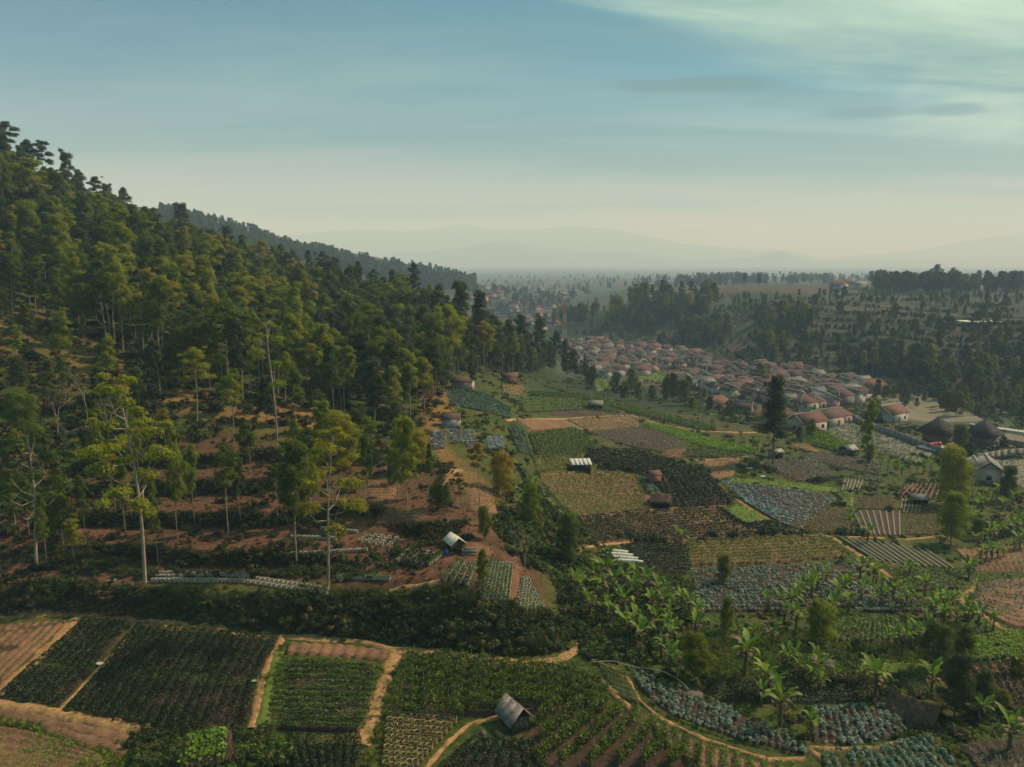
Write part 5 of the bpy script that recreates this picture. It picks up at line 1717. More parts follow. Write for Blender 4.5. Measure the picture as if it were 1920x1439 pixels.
def banana_crown(seed):
    rnd = np.random.default_rng(seed)
    g = Geo()
    a = rnd.random() * 6.28
    for i in range(8):
        V, F = banana_leaf_mesh(seed * 9 + i, rnd.uniform(0.35, 1.7))
        a += 2.4
        R = np.array([[math.cos(a), -math.sin(a), 0], [math.sin(a), math.cos(a), 0], [0, 0, 1]])
        g.add(V * rnd.uniform(0.75, 1.15) @ R.T + np.array([0, 0, 1.75]), F)
    return g.mesh('crown', M_BANANA, True)


BAN_CROWN = [banana_crown(i) for i in range(4)]


def banana(px, py, s, label, group):
    p = P1(px, py)
    root = link('banana_plant', None, None, (p[0], p[1], p[2] - 0.05), ban_rnd.random() * 6.28, (s, s, s))
    root.empty_display_size = 0.3
    tag(root, label, 'banana plant', group)
    link('pseudostem', BAN_STEM, root)
    if p[1] > 118:
        link('crown', BAN_CROWN[ban_rnd.integers(4)], root)
        return root
    a = ban_rnd.random() * 6.28
    nl = ban_rnd.integers(8, 12)
    for i in range(nl):
        a += 2.4 + ban_rnd.normal() * 0.25
        k = 4 if i == 0 else (ban_rnd.integers(0, 2) if i < nl // 2 else ban_rnd.integers(1, 4))
        dead = i > 2 and ban_rnd.random() < 0.12
        o = link('leaf' if not dead else 'dry_leaf', BAN_LEAF[k] if not dead else BAN_BROWN, root, (0.02, 0, 1.62 + 0.25 * ban_rnd.random()), a)
        q = ban_rnd.uniform(0.75, 1.15)
        o.scale = (q, q * ban_rnd.uniform(0.85, 1.15), q)
        o.rotation_euler = (ban_rnd.normal() * 0.12, ban_rnd.normal() * 0.12, a)
    for i in range(5):
        o = link('dry_leaf', BAN_DRY[i % 2], root, (0, 0, 1.45 + 0.2 * ban_rnd.random()), a + 1.3 * i)
    return root


def bananas(label, group, pts, smin=0.9, smax=1.3):
    for (px, py) in pts:
        banana(px, py, 0.8 * ban_rnd.uniform(smin * 0.75, smax), label, group)


bananas('banana plant in the clump right of the grow bags', 'banana clump right of the grow bags', [(1088, 1128), (1104, 1152), (1122, 1120), (1140, 1146), (1150, 1112), (1078, 1106), (1160, 1130), (1112, 1098), (1135, 1095), (1170, 1150)])
bananas('banana plant in the long bank of clumps at centre right', 'banana bank at centre right', [(1192, 1128), (1212, 1116), (1232, 1134), (1252, 1126), (1262, 1152), (1278, 1142), (1246, 1160), (1292, 1150), (1308, 1172), (1222, 1150)])
bananas('banana plant in the tall clump beside the big round tree', 'banana clump beside the big round tree', [(1176, 1200), (1192, 1192), (1210, 1204), (1228, 1196), (1256, 1212), (1266, 1196), (1240, 1240), (1256, 1262)], 1.0, 1.35)
bananas('banana plant in the row on the bright grass', 'banana row on the bright grass', [(1382, 1204), (1412, 1206), (1446, 1210)], 0.9, 1.1)
banana(1396, 1268, 1.3, 'stout banana plant with many dead leaves on the bright grass', None)
bananas('banana plant right of the stout one', 'pair of bananas right of the stout one', [(1474, 1258), (1492, 1252)], 1.0, 1.2)
bananas('banana plant in front of the blue green cabbages', 'bananas before the blue green cabbages', [(1440, 1150), (1462, 1138), (1484, 1150), (1492, 1180), (1470, 1170), (1506, 1128)], 0.95, 1.2)
bananas('banana plant in the cluster above the uneven round tree', 'banana cluster above the uneven round tree', [(1532, 1112), (1548, 1098), (1570, 1138), (1584, 1122), (1596, 1104), (1612, 1090), (1628, 1080), (1590, 1150), (1560, 1160)], 1.0, 1.3)
bananas('banana plant beside the cabbage corner', 'bananas beside the cabbage corner', [(1662, 1122), (1688, 1146), (1706, 1140), (1640, 1140)], 0.9, 1.1)
bananas('banana plant in the row left of the twin round trees', 'banana row left of the twin round trees', [(1664, 1222), (1682, 1212), (1702, 1218), (1722, 1208), (1740, 1200), (1712, 1200)], 1.0, 1.25)
bananas('banana plant behind the twin round trees', 'bananas behind the twin round trees', [(1752, 1166), (1774, 1152), (1792, 1172), (1768, 1180), (1810, 1164), (1786, 1140), (1760, 1140)], 1.0, 1.25)
bananas('banana plant at the edge of the rounded brown plot', 'bananas at the rounded brown plot', [(1846, 1190), (1862, 1182), (1834, 1176)], 0.95, 1.15)
banana(1462, 1362, 1.2, 'spreading banana plant in the low crops above the cabbage strip', None)
banana(1520, 1384, 0.75, 'young bright banana plant between two cabbage plots', None)
banana(1640, 1312, 1.15, 'upright banana plant left of the old thatched hut', None)
banana(1892, 1408, 1.0, 'banana plant in the bottom right corner', None)
banana(1568, 1290, 0.7, 'drooping old banana plant beside the boulder', None)
bananas('banana plant standing in the dark green terrace rows', 'bananas in the terrace rows', [(1704, 1084), (1816, 1086), (1826, 1072)], 0.95, 1.2)
banana(1276, 1038, 1.25, 'dark banana plant beside the ochre path below the dark rows', None)
banana(1596, 1004, 1.15, 'feathery banana plant at the edge of the onion plots', None)
banana(1626, 1020, 1.0, 'small banana plant on the pale banded terrace', None)
bananas('banana plant in the grove left of the dense dark tree', 'banana grove left of the dense dark tree', scatter := [(1650 + 9 * i + 4 * math.sin(i * 2.1), 884 + 9 * math.sin(i * 1.7)) for i in range(14)], 0.9, 1.3)
bananas('banana plant in the grove at the right edge above the brown plot', 'banana grove at the right edge', [(1826 + (i * 37) % 100, 990 + (i * 23) % 72) for i in range(18)], 0.9, 1.3)
bananas('banana plant in the grove below the house at the right', 'banana grove below the right house', [(1820 + (i * 29) % 96, 924 + (i * 17) % 40) for i in range(12)], 0.9, 1.25)
bananas('banana plant in the garden belt below the village', 'bananas in the garden belt below the village', [(1300 + (i * 41) % 170, 752 + (i * 19) % 56) for i in range(20)], 1.0, 1.5)
bananas('banana plant beside the red roofed houses', 'bananas beside the red roofed houses', [(1440, 800), (1456, 806), (1470, 798), (1482, 808), (1410, 838), (1420, 846), (1404, 852)], 1.0, 1.4)
bananas('banana plant on the terrace left of the hedge bund', 'bananas left of the hedge bund', [(992, 920), (1002, 926), (862, 782), (970, 800)], 0.9, 1.2)
bananas('banana plant in the thicket on the valley shoulder', 'bananas in the valley shoulder thicket', [(1050, 728), (1064, 734), (1078, 730), (1128, 732), (1140, 738), (1200, 752), (1172, 762)], 1.0, 1.4)

for lab_, grp_, poly_, n_ in [('banana plant in the dense thicket at centre right', 'dense banana thicket at centre right', [(1062, 1086), (1180, 1080), (1310, 1130), (1325, 1200), (1200, 1225), (1090, 1160)], 16),
                              ('banana plant in the belt below the pale terraces', 'banana belt below the pale terraces', [(1440, 1110), (1640, 1090), (1830, 1110), (1830, 1200), (1680, 1180), (1450, 1190)], 18),
                              ('banana plant scattered among the lower right plots', 'bananas scattered among the lower right plots', [(1340, 1230), (1760, 1290), (1900, 1240), (1900, 1400), (1700, 1290), (1400, 1330)], 14)]:
    q_ = scatter_px(poly_, n_, 91 + n_, 40, 130)
    u_, v_ = pix(q_[:, 0], q_[:, 1], q_[:, 2])
    bananas(lab_, grp_, list(zip(u_, v_)), 0.9, 1.25)

# ------------------------------------------------------------------ grow bags
M_BAG = mat_plain('white_grow_bag', (0.36, 0.34, 0.27), 0.6, 0.18, 3.0)
M_BAGY = mat_plain('straw_grow_bag', (0.29, 0.20, 0.10), 0.7, 0.22, 3.0)


def bag_mesh(mat):
    th = np.arange(10) * 2 * np.pi / 10
    prof = [(0.86, 0.0), (1.0, 0.12), (0.97, 0.55), (1.0, 0.93), (1.06, 1.0), (0.93, 1.0), (0.90, 0.86)]
    V = np.array([[r * 0.24 * math.cos(t), r * 0.24 * math.sin(t), z * 0.40] for r, z in prof for t in th])
    k = len(prof)
    ii = np.arange(k * 10).reshape(k, 10)
    F4 = np.stack([ii[:-1], np.roll(ii, -1, 1)[:-1], np.roll(ii, -1, 1)[1:], ii[1:]], -1).reshape(-1, 4)
    V = np.concatenate([V, [[0, 0, 0.36]]])
    F3 = np.stack([ii[-1], np.roll(ii[-1], -1), np.full(10, len(V) - 1)], -1)
    return mesh_np('grow_bag', V, [F3, F4], [mat, S_DARK], midx=np.concatenate([np.ones(10), np.zeros(len(F4))]), smooth=True)


def bag_plant(seed, h, n, mat):
    rnd = np.random.default_rng(seed)
    c = rnd.normal(size=(n, 3)) * np.array([0.13, 0.13, 0.0]) + np.stack([np.zeros(n), np.zeros(n), 0.36 + h * rnd.random(n)], 1)
    V, F = leaf_faces(c, rnd.normal(size=(n, 3)) * 0.6 + UP, 0.19 * rnd.uniform(0.7, 1.3, n), rnd)
    return mesh_np('plant', V, F, mat)


BAG_W, BAG_Y = bag_mesh(M_BAG), bag_mesh(M_BAGY)
BAG_PL = [bag_plant(i, 0.32, 20, M_GREEN) for i in range(3)]
BAG_PS = [bag_plant(9 + i, 0.10, 8, M_GREEN) for i in range(2)]
BAGS = []
ORD = 'first second third fourth fifth sixth seventh eighth ninth tenth eleventh twelfth thirteenth fourteenth fifteenth sixteenth seventeenth eighteenth nineteenth twentieth'.split()
ORD += ['twenty-' + w for w in ORD[:9]] + ['thirtieth'] + ['thirty-' + w for w in ORD[:9]]


def bag_rows(rows, mesh, plants, label, group, size=1.0):
    for r, (x0, y0, x1, y1, n) in enumerate(rows):
        f = (np.arange(n) + 0.5) / n
        px = x0 + (x1 - x0) * f
        py = y0 + (y1 - y0) * f
        for c, p in enumerate(P(px, py)):
            BAGS.append((p, mesh, plants, f'{label}, {ORD[r]} line, {ORD[c]} from left', group, size))


bag_rows([(727 + i * -1.0, 1346 + i * 10.4, 856 - i * 9.0, 1357 + i * 10.0, max(5, 12 - int(i * 0.8))) for i in range(10)], BAG_Y, BAG_PS, 'straw coloured grow bag below the staked tomatoes', 'straw coloured grow bags', 1.05)
bag_rows([(1045, 1313, 1140, 1316, 12)], BAG_Y, BAG_PS, 'straw coloured grow bag under the staked rows', 'single line of straw coloured bags', 0.8)
bag_rows([(284, 1091, 460, 1092, 22), (292, 1084, 470, 1083, 22), (298, 1078, 340, 1077, 5), (462, 1093, 616, 1116, 16), (480, 1088, 618, 1108, 16), (346, 1079, 460, 1080, 9)], BAG_W, BAG_PS, 'white grow bag in the long strip atop the bank', 'long strip of white grow bags on the bank', 0.95)
bag_rows([(902 + i * 1.6, 1124 - i * 6.6, 956 + i * 0.6, 1128 - i * 6.6, 7) for i in range(11)], BAG_W, BAG_PL, 'white grow bag right of the slim tree', 'white grow bags right of the slim tree', 0.95)
bag_rows([(968 + i * 1.2, 1146 - i * 6.2, 1020 - i * 3.2, 1140 - i * 6.0, max(3, 7 - i // 2)) for i in range(10)], BAG_W, BAG_PS, 'white grow bag in the tapering bed', 'white grow bags in the tapering bed', 0.9)
bag_rows([(744 + i * 11.5, 1056 + i * 1.4, 772 + i * 11.5, 1030 + i * 2.6, 6) for i in range(6)], BAG_W, BAG_PL, 'white grow bag left of the tarp shack', 'white grow bags left of the tarp shack', 0.9)
bag_rows([(832 + i * 14, 1092 + i * 3, 858 + i * 11, 1056 + i * 1, 7) for i in range(4)], BAG_W, BAG_PL, 'white grow bag below the tarp shack', 'white grow bags below the tarp shack', 0.9)
bag_rows([(674 + i * 13, 1018 + i * 2.6, 694 + i * 13, 1003 + i * 2.0, 4) for i in range(5)], BAG_W, BAG_PL, 'white grow bag in the upper leafy bed', 'white grow bags in the upper leafy bed', 0.95)
bag_rows([(600, 993, 672, 1000, 10), (545, 1010, 632, 1013, 11), (538, 1042, 690, 1034, 18), (632, 1086, 732, 1088, 15), (636, 1092, 660, 1082, 3)], BAG_W, BAG_PL, 'white grow bag scattered on the brown slope', 'scattered lines of white grow bags', 0.95)
BAGS.sort(key=lambda b: np.linalg.norm(b[0] - np.array([0, 0, CAM_Z])))
bag_rnd = np.random.default_rng(8)
rest_w = []
for i, (p, mesh, plants, label, group, size) in enumerate(BAGS):
    if mesh is BAG_Y:
        rest = False
    else:
        rest = i >= 300
    s = size * bag_rnd.uniform(0.9, 1.1)
    if rest:
        rest_w.append((*p, s))
        continue
    o = link('grow_bag', mesh, None, (p[0], p[1], p[2] + 0.03), bag_rnd.random() * 6.28, (s, s, s * bag_rnd.uniform(0.9, 1.1)))
    tag(o, label, 'grow bag', group)
    link('plant', plants[bag_rnd.integers(len(plants))], o)
if rest_w:
    r_ = np.array(rest_w)
    instance_mass('grow_bags', 'farther white grow bags on the brown slope', [BAG_W], r_[:, :3], r_[:, 3], 12)

# ------------------------------------------------------------------ building helpers
def mat_tiles(name, c1, c2):
    t = NT(name)
    oi = t.n('ShaderNodeObjectInfo').outputs['Random']
    n = t.noise(0.9, 4, 0.65)
    c = t.mix(t.rng(t.math('ADD', t.math('MULTIPLY', n, 0.6), t.math('MULTIPLY', oi, 0.5)), 0.25, 0.85), c1, c2)
    c = t.mix(t.rng(t.noise(0.35, 4, 0.6), 0.55, 0.8, 0, 0.5), c, (0.07, 0.055, 0.045))
    w = t.n('ShaderNodeTexWave', wave_type='BANDS', bands_direction='Z')
    w.inputs['Scale'].default_value = 1.4
    w.inputs['Distortion'].default_value = 0.4
    t.l(t.pos(), w.inputs['Vector'])
    return t.principled(c, 0.9, t.bump(w.outputs['Fac'], 0.5, 0.05), 0.15)


R_BROWN = mat_tiles('brown_roof_tiles', (0.052, 0.034, 0.030), (0.094, 0.058, 0.050))
R_RED = mat_tiles('red_roof_tiles', (0.095, 0.044, 0.036), (0.140, 0.064, 0.051))
R_ORANGE = mat_tiles('orange_roof_tiles', (0.17, 0.075, 0.050), (0.23, 0.105, 0.070))
R_GREY = mat_tiles('grey_roof', (0.10, 0.092, 0.085), (0.19, 0.175, 0.155))
R_DARK = mat_tiles('black_thatch', (0.018, 0.016, 0.018), (0.045, 0.040, 0.042))
R_THATCH = mat_soil('old_thatch', (0.060, 0.038, 0.028), (0.150, 0.095, 0.062), 2.2, 0.8)
W_WHITE = mat_plain('white_wall', (0.40, 0.37, 0.33), 0.85, 0.15, 0.8)
W_CREAM = mat_plain('cream_wall', (0.36, 0.31, 0.24), 0.85, 0.2, 0.8)
W_GREY = mat_plain('cement_wall', (0.17, 0.155, 0.135), 0.9, 0.25, 0.8)
W_PINK = mat_plain('pink_wall', (0.42, 0.24, 0.20), 0.85, 0.2, 0.8)
W_BLUE = mat_plain('blue_wall', (0.20, 0.24, 0.36), 0.85, 0.2, 0.8)
W_WOOD = mat_plain('red_timber', (0.25, 0.085, 0.035), 0.7, 0.3, 2.0)
W_BOARD = mat_plain('weathered_boards', (0.15, 0.12, 0.09), 0.9, 0.35, 2.0)
W_BRICK = mat_plain('brick_wall', (0.24, 0.105, 0.065), 0.9, 0.3, 3.0)
M_GLASSD = mat_plain('dark_window', (0.025, 0.028, 0.032), 0.25, 0.2, 1.0, 0.0, 0.5)
M_TIN = mat_plain('rusty_tin', (0.125, 0.115, 0.108), 0.55, 0.45, 2.2)
M_TARP = mat_plain('white_tarpaulin', (0.50, 0.47, 0.40), 0.6, 0.12, 1.5)
M_RIDGE = mat_plain('ridge_mortar', (0.38, 0.34, 0.29), 0.9, 0.2, 2.0)
M_REDP = mat_plain('red_plastic', (0.36, 0.03, 0.035), 0.4, 0.1)
M_BLUEP = mat_plain('blue_plastic', (0.03, 0.12, 0.50), 0.4, 0.1)
M_STEELR = mat_plain('red_steel', (0.45, 0.06, 0.04), 0.6, 0.15)
M_STEELW = mat_plain('white_steel', (0.40, 0.385, 0.35), 0.6, 0.1)
M_STONE = mat_plain('boulder_stone', (0.085, 0.07, 0.058), 0.95, 0.4, 1.2, 0.6)


def box(x0, x1, y0, y1, z0, z1):
    V = [(x0, y0, z0), (x1, y0, z0), (x1, y1, z0), (x0, y1, z0), (x0, y0, z1), (x1, y0, z1), (x1, y1, z1), (x0, y1, z1)]
    return np.array(V, float), np.array([(0, 3, 2, 1), (4, 5, 6, 7), (0, 1, 5, 4), (1, 2, 6, 5), (2, 3, 7, 6), (3, 0, 4, 7)])


def beam(a, b, r, sides=4):
    return tube(np.array([a, b], float), [r, r], sides)


def gable_roof(w, d, h, rise, over, thick=0.12, hip=0.0):
    """ridge along x; returns verts/faces of a thick roof shell. hip: how far the ridge ends are drawn in"""
    X, Y = w / 2 + over, d / 2 + over
    drop = rise * over / (d / 2)
    g = Geo()
    rx = X - hip
    top = [(-X, -Y, h - drop), (X, -Y, h - drop), (X, Y, h - drop), (-X, Y, h - drop), (-rx, 0, h + rise), (rx, 0, h + rise)]
    bot = [(x, y, z - thick) for x, y, z in top]
    V = np.array(top + bot)
    F4 = np.array([(0, 1, 5, 4), (2, 3, 4, 5), (6 + 4, 6 + 5, 6 + 1, 6 + 0), (6 + 5, 6 + 4, 6 + 3, 6 + 2), (0, 6, 7, 1), (2, 8, 9, 3)])
    if hip > 0:
        F3 = np.array([(1, 2, 5), (3, 0, 4), (8, 7, 11), (6, 9, 10)])
        F4 = np.concatenate([F4, [(1, 7, 8, 2), (3, 9, 6, 0)]])
    else:
        F3 = np.zeros((0, 3), int)
        F4 = np.concatenate([F4, [(1, 7, 11, 5), (5, 11, 8, 2), (3, 9, 10, 4), (4, 10, 6, 0)]])
    g.add(V, F4)
    if len(F3):
        g.F.append(F3)
    return g


def wall_geo(w, d, h, rise, gable=True):
    g = Geo()
    V, F = box(-w / 2, w / 2, -d / 2, d / 2, -1.2, h)
    g.add(V, F)
    if gable:
        for s in (-1, 1):
            x = s * (w / 2)
            t = s * 0.12
            V = np.array([(x - t, -d / 2, h), (x - t, d / 2, h), (x - t, 0, h + rise - 0.02), (x, -d / 2, h), (x, d / 2, h), (x, 0, h + rise - 0.02)])
            g.add(V, np.array([(0, 1, 2), (3, 5, 4)]))
            g.F.append(np.array([(0, 3, 4, 1), (1, 4, 5, 2), (2, 5, 3, 0)]) + g.n - 6)
    return g


def house(x, y, w, d, h, rot, roof, wall, label, group=None, hip=0.0, rise=None, detail=1, z=None, name='house', ridge=True):
    if group is None and w > 6:
        w, d = w * 0.74, d * 0.74
    rise = rise or d * 0.34
    z = (float(np.min(H(np.array([x - 2, x + 2, x]), np.array([y, y, y - 2])))) - 0.05) if z is None else z
    root = link(name, None, None, (x, y, z), rot)
    root.empty_display_size = 1
    tag(root, label, 'house', group)
    link('wall', wall_geo(w, d, h, rise, hip <= 0).mesh('wall', wall), root)
    rf = link('roof', gable_roof(w, d, h, rise, 0.4, 0.14, hip).mesh('roof', roof), root)
    if ridge and detail:
        g = Geo()
        rx = w / 2 + 0.38 - hip
        g.add(*beam((-rx, 0, h + rise + 0.04), (rx, 0, h + rise + 0.04), 0.15, 5))
        if hip > 0:
            drop = rise * 0.4 / (d / 2)
            for sx in (-1, 1):
                for sy in (-1, 1):
                    g.add(*beam((sx * rx, 0, h + rise + 0.03), (sx * (w / 2 + 0.38), sy * (d / 2 + 0.38), h - drop + 0.06), 0.09, 5))
        else:
            drop = rise * 0.4 / (d / 2)
            for sx in (-1, 1):
                for sy in (-1, 1):
                    g.add(*beam((sx * (w / 2 + 0.38), 0, h + rise + 0.02), (sx * (w / 2 + 0.38), sy * (d / 2 + 0.38), h - drop + 0.03), 0.12, 4))
        link('ridge_cap', g.mesh('ridge_cap', M_RIDGE), rf)
    if detail >= 2:
        for sy in (-1, 1):
            n = max(2, int(w / 3))
            for i in range(n):
                cx = -w / 2 + w * (i + 0.5) / n
                if i == n // 2 and sy == -1:
                    link('door', mesh_np('door', *box(cx - 0.5, cx + 0.5, sy * d / 2 - 0.04, sy * d / 2 + 0.04, -0.1, 2.05), W_BOARD), root)
                    continue
                f = link('window', mesh_np('window', *box(cx - 0.55, cx + 0.55, sy * d / 2 - 0.05, sy * d / 2 + 0.05, 0.95, 2.15), W_WHITE), root)
                link('pane', mesh_np('pane', *box(cx - 0.44, cx + 0.44, sy * d / 2 - 0.07, sy * d / 2 + 0.07, 1.05, 2.05), M_GLASSD), f)
        for sx in (-1, 1):
            f = link('window', mesh_np('window', *box(sx * w / 2 - 0.05, sx * w / 2 + 0.05, -0.6, 0.6, 0.95, 2.15), W_WHITE), root)
            link('pane', mesh_np('pane', *box(sx * w / 2 - 0.07, sx * w / 2 + 0.07, -0.48, 0.48, 1.05, 2.05), M_GLASSD), f)
    return root


def house_px(px, py, *a, **kw):
    p = P1(px, py)
    return house(p[0], p[1], *a, **kw)


# named houses
house_px(1668, 790, 13, 8.5, 3.4, 0.55, R_RED, W_WHITE, 'white walled house with bright red tiled roof by the compound wall', detail=2)
house_px(1508, 766, 11, 8, 3.0, 0.35, R_RED, W_CREAM, 'red hip roofed house with pale walls before the village', hip=3.0, detail=2)
house_px(1530, 764, 7, 7, 3.0, 0.35, R_RED, W_CREAM, 'small red hip roofed annex beside the pale walled house', hip=2.4, detail=2)
house_px(1512, 806, 13, 8, 3.2, 0.45, R_RED, W_CREAM, 'long red brown house with white gables beside the fallow plot, left end', detail=2)
house_px(1548, 798, 12, 8, 3.4, 0.45, R_BROWN, W_CREAM, 'dark roofed long house with cream gable beside the fallow plot', detail=2)
house_px(1574, 792, 7, 7, 3.0, 0.45, R_RED, W_CREAM, 'small red roofed house at the end of the long house', hip=2.2, detail=2)
house_px(1636, 738, 15, 10, 4.0, -0.15, R_ORANGE, W_GREY, 'large house with orange hip roof and open gable at the village edge', hip=3.2, detail=2)
house_px(1596, 744, 11, 9, 4.5, 0.15, R_GREY, W_CREAM, 'flat pale cement house left of the orange roofed one', hip=2, rise=0.8, detail=2)
house_px(1586, 722, 12, 8, 3.4, 0.5, R_BROWN, W_GREY, 'brown roofed house with grey gable against the dark trees', detail=2)
house_px(1490, 728, 12, 9, 4.2, 0.1, R_GREY, W_WHITE, 'unfinished pale house with white frame in the village', hip=2, rise=0.7, detail=2)
house_px(1430, 733, 15, 11, 3.4, 0.25, R_BROWN, W_CREAM, 'large brown gabled house with white ridges in the village front', detail=2)
house_px(1390, 735, 13, 9, 3.2, 0.2, R_RED, W_CREAM, 'red brown house left of the large gabled one', detail=2)
house_px(1290, 730, 11, 8, 3.0, -0.5, R_GREY, W_GREY, 'grey roofed house with pale ridges at the village corner', detail=2)
house_px(1348, 767, 11, 8, 2.8, 0.2, R_ORANGE, W_CREAM, 'lone terracotta hip roofed house below the village', hip=3.0, detail=2)
house_px(1392, 775, 8, 6, 2.8, -0.5, R_BROWN, W_GREY, 'small dark house in the gardens below the village', detail=2)
house_px(1848, 900, 9.5, 6.5, 3.4, 1.15, R_GREY, W_CREAM, 'pale cream house with grey tiled roof at the right edge', detail=2)
house_px(1826, 892, 5.5, 4.5, 2.4, 1.15, R_GREY, W_GREY, 'low grey annex left of the pale cream house', detail=1)
house_px(1162, 664, 8, 8, 4.5, 0.2, R_ORANGE, W_PINK, 'tall pink house in the middle of the village', hip=2.4, detail=2)
house_px(1126, 645, 14, 10, 3.5, 0.1, R_ORANGE, W_WHITE, 'orange roofed house at the top of the village', hip=3.4, detail=2)
house_px(1055, 648, 12, 10, 3.5, 0.3, R_ORANGE, W_CREAM, 'orange roofed house at the foot of the striped mast', hip=3.4, detail=2)

vill_rnd = np.random.default_rng(21)
placed = [tuple(o.location[:2]) for o in COL.objects if o.name.startswith('house')]


def village(poly, n, dmin, group, sizes, detail, ymin, ymax, red=0.20):
    poly = np.array(poly, float)
    x0, y0 = poly.min(0); x1, y1 = poly.max(0)
    px = vill_rnd.uniform(x0, x1, 9000); py = vill_rnd.uniform(y0, y1, 9000)
    k = in_poly(px, py, poly)
    pts = P(px[k], py[k])
    cnt = 0
    for p in pts:
        if cnt >= n:
            break
        if not (ymin < p[1] < ymax):
            continue
        if any((p[0] - q[0]) ** 2 + (p[1] - q[1]) ** 2 < dmin * dmin for q in placed):
            continue
        placed.append((p[0], p[1]))
        w = vill_rnd.uniform(*sizes); d = w * vill_rnd.uniform(0.62, 0.85)
        rot = 0.25 + vill_rnd.choice([0, math.pi / 2]) + vill_rnd.normal() * 0.12
        u = vill_rnd.random()
        roof, rn = (R_RED, 'red') if u < red else ((R_ORANGE, 'orange') if u < red + 0.05 else ((R_GREY, 'grey') if u > 0.86 else (R_BROWN, 'brown')))
        wi = int(vill_rnd.random() * 5.3)
        wall = [W_CREAM, W_WHITE, W_GREY, W_CREAM, W_PINK, W_BLUE][wi]
        wn_ = ['cream', 'white', 'grey', 'cream', 'pink', 'blue'][wi]
        hip = vill_rnd.random() < 0.25
        lab = f'{rn} {"hip" if hip else "gable"} roofed {wn_} house {group[1]}'
        house(p[0], p[1], w, d, vill_rnd.uniform(3.2, 4.4), rot, roof, wall, lab, f'{rn} {"hip" if hip else "gable"} roofed {wn_} houses {group[1]}', hip=w * 0.28 if hip else 0.0, detail=detail)
        cnt += 1
    return cnt


V1 = [(1055, 655), (1090, 640), (1200, 650), (1262, 662), (1330, 676), (1330, 690), (1240, 692), (1200, 706), (1120, 712), (1066, 690)]
V2 = [(1264, 722), (1310, 704), (1340, 690), (1500, 700), (1560, 716), (1640, 730), (1620, 752), (1560, 766), (1520, 752), (1480, 762), (1400, 752), (1330, 738)]
VT = [(866, 548), (940, 538), (1010, 530), (1080, 545), (1030, 590), (1040, 610), (1000, 632), (950, 622), (890, 590)]
n1 = village(V2, 95, 6.6, (0, 'in the near half of the village'), (5.0, 8.2), 1, 200, 460)
n2 = village(V1, 120, 7.2, (0, 'in the far half of the village'), (5.5, 8.6), 1, 300, 900)
n3 = village(VT, 90, 13, (0, 'in the hazy town down the valley'), (10, 18), 0, 600, 2200, 0.35)
n4 = village([(1560, 530), (1920, 548), (1920, 566), (1700, 560), (1560, 550)], 10, 20, (0, 'on the plateau beyond the terraces'), (8, 13), 0, 600, 1500)
print('houses', n1, n2, n3, n4)


